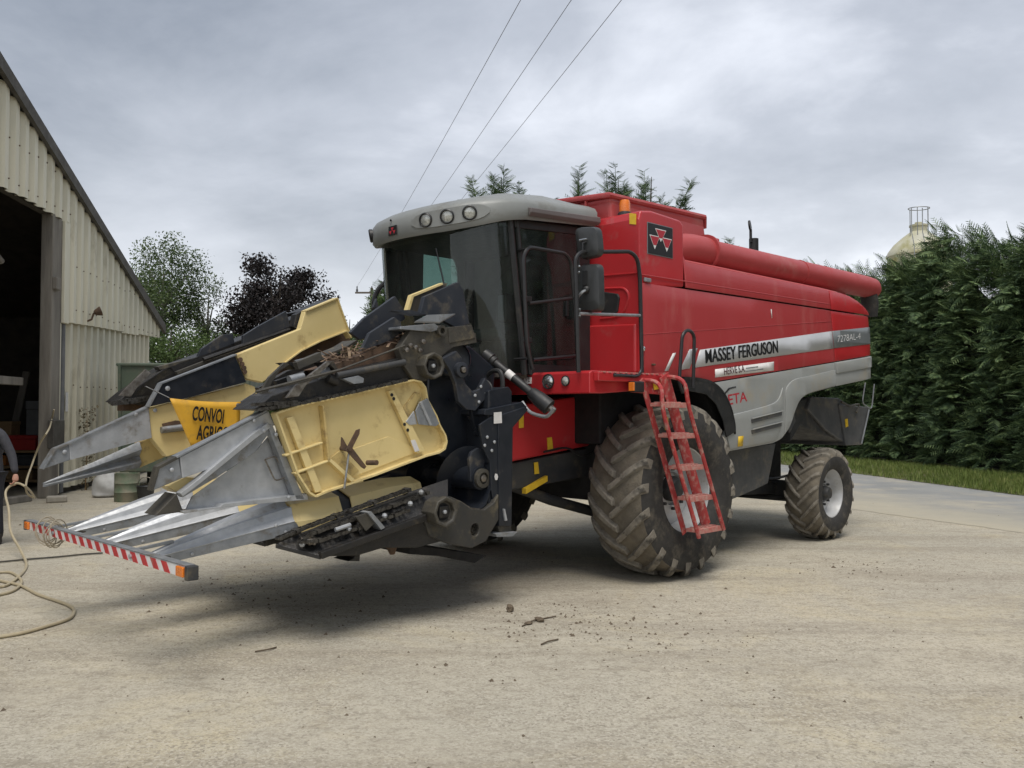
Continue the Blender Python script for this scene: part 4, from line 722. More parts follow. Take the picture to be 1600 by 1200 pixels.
# logo plate: three triangles in a black rounded square
lp_ = [(-0.468, 3.522), (-0.07, 3.536), (-0.072, 3.243), (-0.455, 3.231)]
lo = part(MB().prism([(-0.47, 3.535), (-0.06, 3.535), (-0.06, 3.235), (-0.47, 3.235)], 1.486, 1.494), 'logo_plate', M_ink, 0.012)
part(MB().prism([(-0.478, 3.543), (-0.052, 3.543), (-0.052, 3.227), (-0.478, 3.227)], 1.484, 1.4905), 'logo_rim', M_slate, 0.01, parent=lo)
def tri(cx, zt, w, h):
    o = MB().prism([(cx - w / 2, zt), (cx + w / 2, zt), (cx, zt - h)], 1.4935, 1.4965); part(o, 'logo_triangle', M_white, parent=lo)
    k = 0.86; o = MB().prism([(cx - w / 2 * k, zt - 0.008), (cx + w / 2 * k, zt - 0.008), (cx + w * 0.13, zt - h * 0.70), (cx - w * 0.13, zt - h * 0.70)], 1.4955, 1.498); part(o, 'logo_triangle', M_redprint, parent=lo)
tri(-0.265, 3.495, 0.185, 0.125); tri(-0.365, 3.42, 0.17, 0.135); tri(-0.165, 3.42, 0.17, 0.135)
# --- beacon --------------------------------------------------------------------
part(MB().lathe([(0.075, 0), (0.07, 0.035), (0.05, 0.05)], (-0.40, 1.15, 3.66), (0, 0, 1), 16), 'beacon_base', M_black)
part(MB().lathe([(0.055, 0.045), (0.056, 0.13), (0.045, 0.165), (0.01, 0.175)], (-0.40, 1.15, 3.66), (0, 0, 1), 16), 'beacon_lens', M_orange)
# --- grain tank ------------------------------------------------------------------
part(MB().loft([[(-0.50, -1.12, 3.2), (1.25, -1.12, 3.2), (1.25, 1.10, 3.2), (-0.50, 1.10, 3.2)], [(-0.52, -1.10, 3.80), (1.18, -1.10, 3.80), (1.18, 1.06, 3.80), (-0.52, 1.06, 3.80)], [(-0.54, -1.10, 3.87), (1.16, -1.10, 3.90), (1.16, 1.07, 3.90), (-0.54, 1.07, 3.86)]], smooth=False), 'grain_tank', M_redtop, 0.04, seg=3)
part(MB().tube([(-0.54, 0.0, 3.95), (-0.54, 1.06, 3.87), (1.17, 1.06, 3.91), (1.22, 1.02, 3.80)], 0.032, 8), 'tank_rim', M_redtop)
part(MB().loft([[(-0.54, -1.1, 3.86), (1.16, -1.1, 3.90), (1.16, 1.06, 3.90), (-0.54, 1.06, 3.86)], [(-0.50, -0.5, 3.96), (1.0, -0.5, 3.97), (1.0, 0.45, 3.97), (-0.50, 0.45, 3.96)]], smooth=False), 'tank_cover', M_redtop, 0.015)
for v in (0.55, 0.75): part(MB().box(-0.56, -0.53, v, v + 0.012, 3.5, 3.86), 'tank_seam', M_redsheen)
part(MB().box(1.20, 1.62, -0.9, 0.98, 3.2, 3.74), 'tank_step', M_redtop, 0.02)
part(MB().box(1.6, 4.1, -1.0, 0.8, 3.15, 3.36), 'engine_deck', M_dark, 0.03)
# --- unloading tube ----------------------------------------------------------------
part(MB().tube([(0.72, 1.20, 3.46), (1.5, 1.20, 3.46), (3.2, 1.19, 3.475), (5.1, 1.18, 3.49), (5.32, 1.18, 3.485), (5.42, 1.18, 3.46)], [0.15, 0.155, 0.155, 0.155, 0.15, 0.115], 24), 'unloading_tube', M_redtop)
part(MB().tube(spline([(0.95, 1.20, 3.46), (0.60, 1.20, 3.45), (0.32, 1.17, 3.40), (0.18, 1.15, 3.28)], 5), 0.168, 20), 'tube_elbow', M_redtop)
part(MB().lathe([(0.15, 0), (0.20, 0), (0.20, 0.03), (0.15, 0.03)], (0.95, 1.20, 3.46), (1, 0, 0), 24), 'tube_flange', M_redtop)
part(MB().lathe([(0.156, 0), (0.163, 0), (0.163, 0.02), (0.156, 0.02)], (3.1, 1.19, 3.474), (1, 0, 0), 24), 'tube_joint', M_redtop)
part(MB().tube([(5.24, 1.18, 3.38), (5.29, 1.18, 3.24), (5.31, 1.18, 3.06)], [0.12, 0.12, 0.09], 14), 'rubber_spout', M_rubber)
part(MB().bar((4.3, 1.05, 3.0), (4.5, 1.15, 3.33), 0.06, 0.06), 'tube_cradle', M_redtop)
# --- exhaust stack ------------------------------------------------------------------
part(MB().tube([(3.55, 0.3, 3.3), (3.55, 0.3, 4.10)], 0.065, 14), 'exhaust_pipe', M_grime)
part(MB().tube([(3.47, 0.3, 4.04), (3.47, 0.3, 4.22)], 0.02, 8), 'rain_cap_arm', M_grime)
part(MB().lathe([(0.02, -0.012), (0.075, -0.012), (0.075, 0.012), (0.02, 0.012)], (3.45, 0.3, 4.27), (0.35, 0.9, 0.1), 16), 'rain_cap', M_grime)

# --- cab ---------------------------------------------------------------------------
CW = 0.86
def plan(s, w, uf, ub, n=2.3, uc=-1.75):
    """half-outline of a rounded-nose plan: s from -1 (far rear) to 1 (near rear)"""
    pass
def nose(w, uf, uc, ub, k=26, n=2.4):
    P = [(ub, -w), (0.5 * (ub + uc), -w)]
    for i in range(k + 1):
        a = -math.pi / 2 + math.pi * i / k; c, s_ = math.cos(a), math.sin(a); P.append((uc - (uc - uf) * abs(c) ** (2 / n), w * math.copysign(abs(s_) ** (2 / n), s_)))
    P += [(0.5 * (ub + uc), w), (ub, w)]; return P
def lerp1(u, T):
    if u <= T[0][0]: return T[0][1]
    for (a, b), (c, d) in zip(T, T[1:]):
        if u <= c: return b + (d - b) * (u - a) / (c - a)
    return T[-1][1]
ZB = [(-2.44, 3.315), (-2.25, 3.34), (-2.05, 3.39), (-1.86, 3.445), (-1.65, 3.48), (-0.62, 3.565)]
ZE = [(-2.44, 3.485), (-2.25, 3.53), (-2.1, 3.56), (-1.8, 3.60), (-0.62, 3.69)]
ZT = [(-2.3, 3.60), (-2.0, 3.70), (-1.6, 3.785), (-1.2, 3.84), (-0.62, 3.84)]
rings = []
for w, uf, dz, src, ins in ((0.86, -2.28, 0.02, ZB, 0), (0.955, -2.40, -0.01, ZB, 0), (0.98, -2.43, 0.03, ZB, 0), (0.98, -2.43, 0.0, ZE, 0), (0.95, -2.39, 0.045, ZE, 0), (0.86, -2.28, 0.085, ZE, 0), (0.68, -2.05, -0.01, ZT, 0), (0.35, -1.8, 0.015, ZT, 0)):
    rings.append([(u, v, lerp1(u, src) + dz) for u, v in nose(w, uf, -1.62, -0.63, 26, 2.0)])
part(MB().loft(rings), 'cab_roof', M_roof, smooth=None)
part(MB().loft([[(u, v, z) for u, v, z in ((-1.62, s * 0.985, 3.50), (-1.62, s * 1.018, 3.535), (-1.62, s * 1.018, 3.575), (-1.62, s * 0.98, 3.585))] for s in (1,)] + [[(-0.62, 0.985, 3.555), (-0.62, 1.018, 3.585), (-0.62, 1.018, 3.635), (-0.62, 0.98, 3.65)]], smooth=False), 'roof_gutter', M_roofedge, 0.006)
# lamps in the roof visor
def on_nose(ang, w=0.98, uf=-2.43, uc=-1.62, n=2.0):
    f = lambda a: Vector((uc - (uc - uf) * abs(math.cos(a)) ** (2 / n), w * math.copysign(abs(math.sin(a)) ** (2 / n), math.sin(a)), 0))
    p = f(ang); t = (f(ang + 0.01) - f(ang - 0.01)).normalized(); nrm = Vector((-t.y, t.x, 0))
    if nrm.x > 0: nrm = -nrm
    return p, nrm, t
def visor_pad(angs, name, hz=0.085, dz=0.0):
    rr = []
    for k, a in enumerate(angs):
        p, nn, tt = on_nose(a); f = abs(2 * k / (len(angs) - 1) - 1); hh = hz * math.sqrt(max(0.06, 1 - f ** 4)); zc = 0.5 * (lerp1(p.x, ZB) + lerp1(p.x, ZE)) + 0.025 + dz
        rr.append([p + Vector((0, 0, zc - hh)) - nn * 0.01, p + Vector((0, 0, zc - hh * 0.9)) + nn * 0.012, p + Vector((0, 0, zc + hh * 0.9)) + nn * 0.012, p + Vector((0, 0, zc + hh)) - nn * 0.01])
    return part(MB().loft(rr), name, M_roof)
visor_pad([rad(14 + 48 * k / 14) for k in range(15)], 'lamp_surround')
for a in (rad(24), rad(37), rad(50), rad(-40)):
    p, nn, tt = on_nose(a); zc = 0.5 * (lerp1(p.x, ZB) + lerp1(p.x, ZE)) + 0.025; c = p + Vector((0, 0, zc)) + nn * 0.012; ax = (nn + Vector((0, 0, -0.18))).normalized()
    wl = part(MB().lathe([(0.064, -0.02), (0.069, 0.012), (0.059, 0.022), (0.052, 0.008), (0.052, -0.01)], c, ax, 24), 'work_lamp', M_black)
    part(MB().lathe([(0.052, 0.006), (0.032, 0.014), (0.004, 0.017)], c, ax, 24), 'lens', M_lens, parent=wl)
p, nn, tt = on_nose(rad(-1)); zc = 0.5 * (lerp1(p.x, ZB) + lerp1(p.x, ZE)) - 0.005
bp_ = part(MB().plate([p + nn * 0.006 + tt * (sx * 0.065) + Vector((0, 0, zc + sz * 0.045)) for sx, sz in ((-1, -1), (1, -1), (1, 1), (-1, 1))], nn * 0.006), 'visor_badge', M_ink, 0.002)
for sx, sz in ((0, 0.012), (-0.03, -0.018), (0.03, -0.018)):
    part(MB().plate([p + nn * 0.0125 + tt * (sx + q * 0.022) + Vector((0, 0, zc + sz + r)) for q, r in ((-1, 0.016), (1, 0.016), (0, -0.018))], nn * 0.002), 'badge_triangle', M_redprint, parent=bp_)
part(MB().lathe([(0.008, 0), (0.012, 0.012), (0.004, 0.016)], on_nose(rad(-3))[0] + Vector((0, 0, 3.50)) , on_nose(rad(-3))[1], 10), 'washer_jet', M_black)
# glass: curved windscreen, side door, far side, quarter
def ws(z, ins=0.0):
    f = (z - 2.05) / 1.4; return nose(CW - ins, -2.17 - 0.10 * f + ins, -1.56 - 0.19 * f, -1.55 - 0.19 * f, 24, 2.3)[2:-2]
part(MB().loft([ws(2.02 + 1.44 * k / 6) and [(u, v, 2.02 + 1.44 * k / 6) for u, v in ws(2.02 + 1.44 * k / 6)] for k in range(7)], closed=False, cap=False), 'windscreen', M_glass)
part(MB().plate([(-1.50, CW, 2.09), (-1.68, CW, 3.46), (-0.80, CW, 3.53), (-0.78, CW, 2.09)], (0, 0.006, 0)), 'door_glass', M_glassd)
for s in (1, -1):
    part(MB().tube([(-1.55, s * CW, 2.03), (-1.74, s * CW, 3.46)], 0.032, 8), 'front_pillar', M_black)
    part(MB().tube([(-1.47, s * (CW + .005), 2.03), (-1.655, s * (CW + .005), 3.47)], 0.022, 8), 'door_edge', M_black)
    part(MB().bar((-0.71, s * CW, 2.03), (-0.72, s * CW, 3.54), 0.05, 0.17, (1, 0, 0)), 'rear_pillar', M_black, 0.01)
part(MB().plate([(-1.50, CW - .01, 2.03), (-1.51, CW - .01, 2.13), (-0.74, CW - .01, 2.13), (-0.74, CW - .01, 2.03)], (0, 0.03, 0)), 'door_sill', M_black, 0.008)
part(MB().plate([(-1.69, CW - .01, 3.40), (-1.70, CW - .01, 3.48), (-0.74, CW - .01, 3.54), (-0.74, CW - .01, 3.46)], (0, 0.03, 0)), 'door_head', M_black, 0.008)
part(MB().bar((-0.98, CW + .02, 2.62), (-0.98, CW + .02, 2.80), 0.03, 0.03), 'door_handle', M_black, 0.006)
for z in (2.33, 2.72): part(MB().box(-1.60, -1.48, CW + .0, CW + .035, z, z + 0.05), 'door_hinge', M_black, 0.006)
# opaque panel added in place of dark reflecting door glass, rounded window cut out
win = smooth2([(-1.404, 3.476), (-1.15, 3.487), (-0.991, 3.442), (-0.905, 3.306), (-0.894, 3.087), (-0.903, 2.72)], 4) + [(-1.419, 2.683)]
part(MB().prism([(-1.62, 2.03), (-1.75, 3.46), (-0.66, 3.52), (-0.66, 2.03)], -CW, -CW - 0.03, [win]), 'far_side_mask', M_trim)
part(MB().prism(win, -CW - 0.012, -CW - 0.018), 'far_side_glass', M_glass)
part(MB().prism_u([(-CW, 2.03), (CW, 2.03), (CW, 3.5), (-CW, 3.5)], -0.68, -0.64), 'cab_rear_wall', M_trim)
part(MB().prism_z([(-1.95, -0.8), (-2.15, -0.4), (-2.15, 0.4), (-1.95, 0.8), (-0.65, 0.86), (-0.65, -0.86)], 2.0, 2.04), 'cab_floor', M_dark)
part(MB().prism_z([(-1.85, -0.82), (-2.15, -0.5), (-2.25, 0.0), (-2.15, 0.5), (-1.85, 0.82), (-0.65, 0.84), (-0.65, -0.84)], 3.40, 3.43), 'headliner', M_trim)
se = part(MB().box(-1.30, -0.82, -0.28, 0.26, 2.42, 2.54), 'driver_seat', M_seat, 0.05, seg=3)
part(MB().loft([[(-0.92, -0.26, 2.5), (-0.80, -0.26, 2.5), (-0.80, 0.24, 2.5), (-0.92, 0.24, 2.5)], [(-0.86, -0.24, 3.1), (-0.76, -0.24, 3.1), (-0.76, 0.22, 3.1), (-0.86, 0.22, 3.1)], [(-0.83, -0.14, 3.25), (-0.76, -0.14, 3.25), (-0.76, 0.12, 3.25), (-0.83, 0.12, 3.25)]]), 'backrest', M_seat, 0.03, parent=se)
part(MB().box(-1.2, -0.9, -0.18, 0.16, 2.04, 2.42), 'seat_base', M_black, 0.02, parent=se)
part(MB().box(-1.35, -0.85, 0.30, 0.42, 2.45, 2.66), 'arm_console', M_black, 0.03, parent=se)
stw = part(MB().tube([(-1.86, 0.0, 2.04), (-1.72, 0.0, 2.66)], 0.05, 10), 'steering_column', M_black)
part(MB().tube([Vector((-1.69, 0, 2.72)) + Vector((math.cos(a) * 0.16, math.sin(a) * 0.19, math.cos(a) * 0.09)) for a in [6.283 * k / 24 for k in range(24)]], 0.014, 8, close=True), 'steering_wheel', M_black, parent=stw)
part(MB().box(-1.75, -1.63, -0.19, 0.19, 2.705, 2.73), 'wheel_spoke', M_black, 0.01, parent=stw)
ctr = part(MB().box(-1.55, -1.35, 0.48, 0.60, 2.55, 2.83), 'control_monitor', M_black, 0.015)
part(MB().plate([(-1.553, 0.50, 2.57), (-1.553, 0.58, 2.57), (-1.553, 0.58, 2.81), (-1.553, 0.50, 2.81)], (-0.003, 0, 0)), 'screen', M_slate, parent=ctr)
# door grab rail and its cross bars
rail = arc([(-1.604, 1.02, 2.072), (-1.679, 1.02, 2.288), (-1.724, 1.02, 3.11), (-1.654, 1.02, 3.202), (-1.146, 1.02, 3.206), (-1.064, 1.02, 3.129), (-1.018, 1.02, 2.759), (-0.965, 1.02, 2.074)], 4, 0.10)
gr = part(MB().tube(rail, 0.019, 8), 'door_grab_rail', M_rail)
part(MB().tube([(-1.646, 1.02, 2.68), (-1.065, 1.02, 2.78)], 0.016, 8), 'cross_bar', M_rail, parent=gr)
part(MB().tube([(-1.596, 1.02, 2.162), (-1.001, 1.02, 2.223)], 0.016, 8), 'cross_bar', M_rail, parent=gr)
for q in ([(-1.637, 1.02, 3.192)], [(-1.02, 1.02, 2.197)], [(-1.679, 1.02, 2.17)]): q = q[0]; part(MB().tube([q, (q[0], 0.86, q[2])], 0.014, 6), 'rail_bracket', M_rail, parent=gr)
# platform rail with the mirrors
pr = part(MB().tube(arc([(-1.505, 1.5, 2.031), (-1.529, 1.5, 2.67), (-1.545, 1.5, 3.047), (-1.476, 1.5, 3.113), (-0.757, 1.5, 3.211), (-0.648, 1.5, 3.157), (-0.61, 1.5, 3), (-0.586, 1.5, 2.052)], 4, 0.12), 0.02, 8), 'platform_rail', M_rail)
part(MB().tube([(-1.512, 1.5, 2.557), (-0.602, 1.5, 2.609)], 0.015, 8), 'cross_bar', M_galvb, parent=pr)
part(MB().ball([(-0.574, 1.5, 2.288)][0], 0.03), 'rail_knob', M_chrome, parent=pr)
for q in [(-1.519, 1.5, 2.976), (-1.52, 1.5, 2.924), (-1.512, 1.5, 2.592), (-1.512, 1.5, 2.534)]: part(MB().lathe([(0.012, 0), (0.012, 0.008), (0.003, 0.01)], Vector(q) + Vector((0, 0.018, 0)), (0, 1, 0), 8), 'rail_bolt', M_chrome, parent=pr)
def mirror(pts, u, name):
    # housing faces the rear; its domed back is what shows from the front
    C = [Vector((u, v, z)) for v, z in pts]; m_ = sum(C, Vector()) / len(C); P = arc([C[0].lerp(C[1], .5)] + C[1:] + [C[0], C[0].lerp(C[1], .5)], 4, 0.07)[:-1]
    rr = [[q + Vector((0.03, 0, 0)) for q in P], [q for q in P], [m_ + (q - m_) * 0.93 + Vector((-0.035, 0, 0)) for q in P], [m_ + (q - m_) * 0.62 + Vector((-0.055, 0, 0)) for q in P]]
    o = part(MB().loft(rr), name, M_mirror, parent=CB); part(MB().plate([m_ + (q - m_) * 0.95 + Vector((0.031, 0, 0)) for q in P], (0.004, 0, 0)), 'mirror_glass', M_chrome, parent=o)
    return o, m_
o, m_ = mirror([(1.335, 3.377), (1.619, 3.345), (1.648, 3.075), (1.396, 3.066)], -1.35, 'mirror')
part(MB().tube([m_ + Vector((-0.05, 0.0, 0)), m_ + Vector((-0.10, 0.0, -0.02)), m_ + Vector((-0.10, 0.0, -0.12))], 0.012, 6), 'mirror_arm', M_rail, parent=o)
part(MB().tube([m_ + Vector((-0.07, -0.06, 0.02)), m_ + Vector((-0.07, 0.03, 0.02))], 0.01, 6), 'clamp', M_chrome, parent=o)
o, m_ = mirror([(1.396, 3.031), (1.64, 3.007), (1.653, 2.575), (1.372, 2.592)], -1.35, 'mirror')
part(MB().tube(spline([m_ + Vector((-0.05, 0.0, -0.02)), m_ + Vector((-0.12, 0.0, -0.05)), m_ + Vector((-0.10, -0.08, -0.10)), m_ + Vector((-0.02, -0.16, -0.13))], 4), 0.013, 6), 'mirror_arm', M_galvb, parent=o)
part(MB().ball(m_ + Vector((-0.06, 0, -0.02)), 0.035), 'ball_joint', M_black, parent=o)
part(MB().bar(m_ + Vector((-0.06, -0.02, 0.02)), m_ + Vector((-0.058, -0.02, 0.15)), 0.05, 0.02, (1, 0, 0)), 'mounting_plate', M_black, parent=o)
# far side rail seen past the windscreen
part(MB().tube(arc([(-1.781, -1.25, 2.686), (-1.791, -1.25, 2.911), (-1.74, -1.25, 3.029), (-1.603, -1.25, 3.143)], 4, 0.2), 0.028, 8), 'far_grab_rail', M_rail)
# wiper and cable on the screen
w0 = ws(2.2)[17]; w1 = ws(3.2)[15]
part(MB().tube([(w0[0] - .02, w0[1] + .01, 2.2), (w1[0] - .02, w1[1] + .01, 3.2)], 0.008, 5), 'wiper_arm', M_rail)

# --- platform -------------------------------------------------------------------
part(MB().prism([(-1.47, 1.845), (-1.47, 2.03), (-1.44, 2.05), (-0.45, 2.05), (-0.45, 1.90), (-1.30, 1.845)], -1.55, 1.60), 'platform', M_red, 0.02, seg=3)
part(MB().box(-1.42, -0.50, 1.603, 1.66, 1.955, 2.035), 'step_edge', M_red, 0.008)
for k in range(11): part(MB().box(-1.36 + k * 0.078, -1.325 + k * 0.078, 1.595, 1.665, 2.032, 2.044), 'tread_tooth', M_tread)
def headlamp(q, r):
    a = part(MB().lathe([(r * 1.15, 0.0), (r * 1.12, 0.014), (r, 0.012), (r * 0.6, -0.02)], Vector(q), (-1, 0, 0), 22), 'headlamp', M_black)
    part(MB().lathe([(r * 0.98, 0.006), (r * 0.6, 0.022), (0.004, 0.028)], Vector(q), (-1, 0, 0), 22), 'lens', M_chrome if r > .05 else M_lens, parent=a)
headlamp([(-1.475, 1.101, 1.961)][0], 0.062); headlamp([(-1.475, 1.318, 1.962)][0], 0.042)
pts = [(0.672, 2.008), (0.88, 2.005), (0.88, 1.945), (0.672, 1.946)]
pl_ = part(MB().prism_u(pts, -1.482, -1.474), 'name_plate', M_whitestk)
text('lettering', 'HERVE', M_maroon, CB, (-1.4835, pts[3][0] + 0.015, pts[3][1] + 0.018), pts[1][0] - pts[0][0] - 0.03, 0.052, face='front', bold=0.004)
# --- ladder -------------------------------------------------------------------
lad = part(MB().prism([(-0.90, 1.86), (-0.90, 2.03), (-0.36, 2.06), (-0.33, 1.84)], 1.60, 1.63), 'ladder', M_redladder, 0.006)
tops = [[(-0.752, 1.703), (-0.385, 1.749)], [(-0.635, 1.417), (-0.245, 1.454)], [(-0.475, 1.107), (-0.102, 1.153)], [(-0.332, 0.808), (0.062, 0.847)], [(-0.191, 0.49), (0.217, 0.528)]]
for k, (a, b) in enumerate(tops):
    zc = 0.5 * (a[1] + b[1]) + 0.02; part(MB().box(a[0], b[0], 1.72, 1.86, zc - 0.018, zc + 0.018), 'tread', M_tread, 0.006, parent=lad)
    for j in range(5): part(MB().box(a[0] + .035 + j * (b[0] - a[0] - .05) / 5, a[0] + .07 + j * (b[0] - a[0] - .05) / 5, 1.74, 1.84, zc + 0.018, zc + 0.027), 'grip', M_tread, 0.003, parent=lad)
    part(MB().box(a[0], b[0], 1.862, 1.872, zc - 0.03, zc + 0.02), 'tread_nose', M_tread, 0.003, parent=lad)
def strp(P, name, r=0.021, rnd=0.12): part(MB().tube(arc(P, 4, rnd), r, 8), name, M_redladder, parent=lad)
A0, A1, B0, B1 = tops[0][0], tops[4][0], tops[0][1], tops[4][1]
strp([(-0.80, 1.62, 1.98), (-0.76, 1.86, 1.96), (A0[0] - .03, 1.88, A0[1]), (A1[0] - .012, 1.88, A1[1] - .02)], 'rail')
strp([(-0.46, 1.62, 2.02), (-0.42, 1.88, 2.00), (B0[0] + .012, 1.88, B0[1]), (B1[0] + .012, 1.88, B1[1] - .02)], 'rail')
for a, b, w in (((A0[0] - 0.10, 1.70, A0[1] + 0.28), (A1[0] + .01, 1.70, A1[1]), 0.07), ((B0[0] - 0.12, 1.70, B0[1] + 0.28), (B1[0] - .02, 1.70, B1[1]), 0.15)): part(MB().bar(a, b, 0.012, w, (1, 0, 0)), 'stringer', M_redladder, 0.003, parent=lad)
for p in ([(-0.607, 2.01), (-0.496, 2.025), (-0.455, 1.903), (-0.578, 1.889)],): part(MB().prism(p, 1.635, 1.64), 'warning_label', M_yellow, parent=lad)
part(MB().prism([(-0.472, 1.614), (-0.41, 1.626), (-0.39, 1.509), (-0.452, 1.504)], 1.672, 1.676), 'warning_label', M_yellow, parent=lad)
# loop rail at the platform, indicator
part(MB().tube(arc([(0.099, 1.62, 2.023), (0.12, 1.62, 1.907), (-0.081, 1.62, 1.866), (-0.145, 1.62, 1.954), (-0.086, 1.62, 2.447), (0.014, 1.62, 2.511), (0.126, 1.62, 2.459), (0.098, 1.62, 1.92)][2:] , 5, 0.09), 0.018, 8), 'loop_rail', M_rail)
part(MB().tube(arc([(-1.218, 1.66, 2.012), (-0.863, 1.66, 2.009), (-0.795, 1.66, 2.065), (-0.793, 1.66, 2.299)], 4, 0.1), 0.016, 8), 'lower_rail', M_rail)
ind = part(MB().box(-1.0, -0.86, 1.665, 1.74, 1.86, 1.96), 'indicator', M_black, 0.01); part(MB().box(-1.012, -0.998, 1.67, 1.735, 1.87, 1.95), 'lens', M_orange, 0.006, parent=ind)

# --- fender ----------------------------------------------------------------
fen = [(0.08, 2.035), (0.34, 2.03), (0.6, 1.995), (0.80, 1.90), (0.95, 1.74), (1.03, 1.56), (1.04, 1.46)]; F2 = smooth2(fen, 5)
part(MB().loft([[(u, 0.85, z), (u, 1.53, z), (u, 1.53, z - 0.03), (u, 0.85, z - 0.03)] for u, z in F2]), 'fender', M_black)
part(MB().prism(F2 + [(0.86, 1.40), (0.80, 1.58), (0.66, 1.76), (0.48, 1.86), (0.08, 1.9)], 1.512, 1.528), 'fender_skirt', M_black, 0.004)

# --- wheels ----------------------------------------------------------------
def wheel(name, u, vout, r, w, rim_r, nl, side, lug_h, spin=0.0, disc=0.16, bolts=8):
    """side +1: outer face towards +v"""
    W = empty(name, (0, 0, 0)); W.parent = CB; vc = vout - side * w / 2; W.location = (u, -vc, r); h = w / 2; ax = (0, -side, 0); rb = r - lug_h
    prof = [(rim_r, -h * .80), (rim_r + .02, -h * .88), (rim_r + (rb - rim_r) * .35, -h * 1.0), (rim_r + (rb - rim_r) * .7, -h * .99), (rb - .035, -h * .90), (rb - .005, -h * .62), (rb + .012, 0)]
    prof = prof + [(a, -b) for a, b in reversed(prof[:-1])]
    car = MB(False).lathe(prof + [prof[0]], (0, 0, 0), ax, 56, False, False).build('tyre', M_rubber, W, smooth=True)
    car.data.materials.append(M_treadbase)
    for f in car.data.polygons:
        c = f.center; rr = math.hypot(c.x, c.z)
        if rr > rb - .06: f.material_index = 1
    # chevron lugs, alternately from the two shoulders
    def lug(sg):
        rings = []; m_ = 9
        for k in range(m_):
            f = k / (m_ - 1); y = sg * (-0.04 * w + f * (h * 0.985 + 0.04 * w)); a = (0.40 * f ** 1.15) * (0.62 / r) ** 0.5 * 1.05; ro = r - 0.055 * max(0, f - 0.45) ** 2 * 4 * (0.9) * (r / 0.88)
            bw = (0.030 + 0.010 * f) * (r / .88) / r; hb = rb - 0.05 * max(0, f - .5) * 2 - .02; tw = 1.0
            q = [(a - bw * 1.5, hb), (a - bw, ro), (a + bw, ro), (a + bw * 1.5, hb)]
            if k == m_ - 1: q = [(a - bw * 1.5, hb - .05), (a - bw, ro - .02), (a + bw, ro - .02), (a + bw * 1.5, hb - .05)]
            rings.append([(math.sin(t_) * rr_, y, math.cos(t_) * rr_) for t_, rr_ in q])
        return MB(False).loft(rings, True, True, False).build('tread_lug', M_lug, W, 0.008)
    for sg in (1, -1):
        p = lug(sg); src = [p] + [None] * (nl - 1)
        for k in range(nl):
            a = 2 * math.pi * (k + (0.5 if sg < 0 else 0)) / nl + spin; M = Matrix.Rotation(-a, 4, 'Y')
            if k == 0: p.matrix_local = M
            else: copy_to(p, W, M)
    y = lambda t: t
    rimp = [(rim_r + .01, h * .80), (rim_r + .035, h * .86), (rim_r + .03, h * .80), (rim_r - .01, h * .74), (rim_r - .035, h * .40), (rim_r - .05, h * .1), (rim_r * .80, h * disc), (rim_r * .55, h * (disc + .10)), (rim_r * .40, h * (disc + .12)), (rim_r * .38, h * disc), (.02, h * disc)]
    MB(False).lathe(rimp, (0, 0, 0), ax, 48, False, False).build('rim', M_rim, W, smooth=True)
    MB(False).lathe([(rim_r * .30, h * disc - .02), (rim_r * .30, h * disc + .07), (rim_r * .22, h * disc + .12), (.02, h * disc + .13)], (0, 0, 0), ax, 20).build('hub', M_dark, W)
    for k in range(bolts):
        a = 6.283 * k / bolts; c = Vector((math.cos(a) * rim_r * .47, -side * h * (disc + .10), math.sin(a) * rim_r * .47)); MB(False).cyl(c, c + Vector((0, -side * .035, 0)), .017, None, 6).build('wheel_nut', M_dark, W)
    return W
wheel('front_wheel', 0.08, 1.62, 0.89, 0.70, 0.43, 20, 1, 0.055, 0.1)
wheel('front_wheel', 0.08, -1.90, 0.89, 0.60, 0.43, 20, -1, 0.055, 0.3)
wheel('rear_wheel', 3.64, 1.42, 0.60, 0.46, 0.315, 18, 1, 0.04, 0.2, 0.10)
wheel('rear_wheel', 3.64, -1.42, 0.60, 0.46, 0.315, 18, -1, 0.04, 0.05, 0.10)
part(MB().tube([(0.08, -1.3, 0.92), (0.08, 1.3, 0.92)], 0.17, 14), 'front_axle', M_dark)
part(MB().bar((3.64, -1.15, 0.62), (3.64, 1.15, 0.62), 0.20, 0.22), 'rear_axle', M_dark, 0.02)
part(MB().tube([(3.45, -1.1, 0.50), (3.45, 1.1, 0.50)], 0.03, 8), 'tie_rod', M_dark)
part(MB().tube(spline([(3.3, 1.0, 0.85), (3.0, 0.8, 0.80), (2.5, 0.7, 0.95), (2.2, 0.7, 1.3)], 5), 0.018, 6), 'brake_hose', M_black)
# --- under body ------------------------------------------------------------------
part(MB().prism([(1.293, 1.228), (2.397, 1.285), (2.206, 0.812), (1.91, 0.754), (1.42, 0.676), (1.22, 0.654)], -1.2, 1.25), 'sieve_box', M_chop, 0.02)
part(MB().box(-0.4, 1.2, -0.75, 0.75, 0.75, 1.9), 'cleaning_housing', M_shell, 0.02)
part(MB().box(-0.62, 0.4, -0.8, 1.0, 1.35, 2.02), 'gearbox_housing', M_shell, 0.02)
part(MB().box(2.2, 3.9, -0.5, 0.5, 0.72, 1.6), 'rear_frame', M_shell, 0.02)
part(MB().bar((1.2, 0.55, 0.72), (3.6, 0.55, 0.62), 0.10, 0.14), 'frame_rail', M_dark, 0.01)
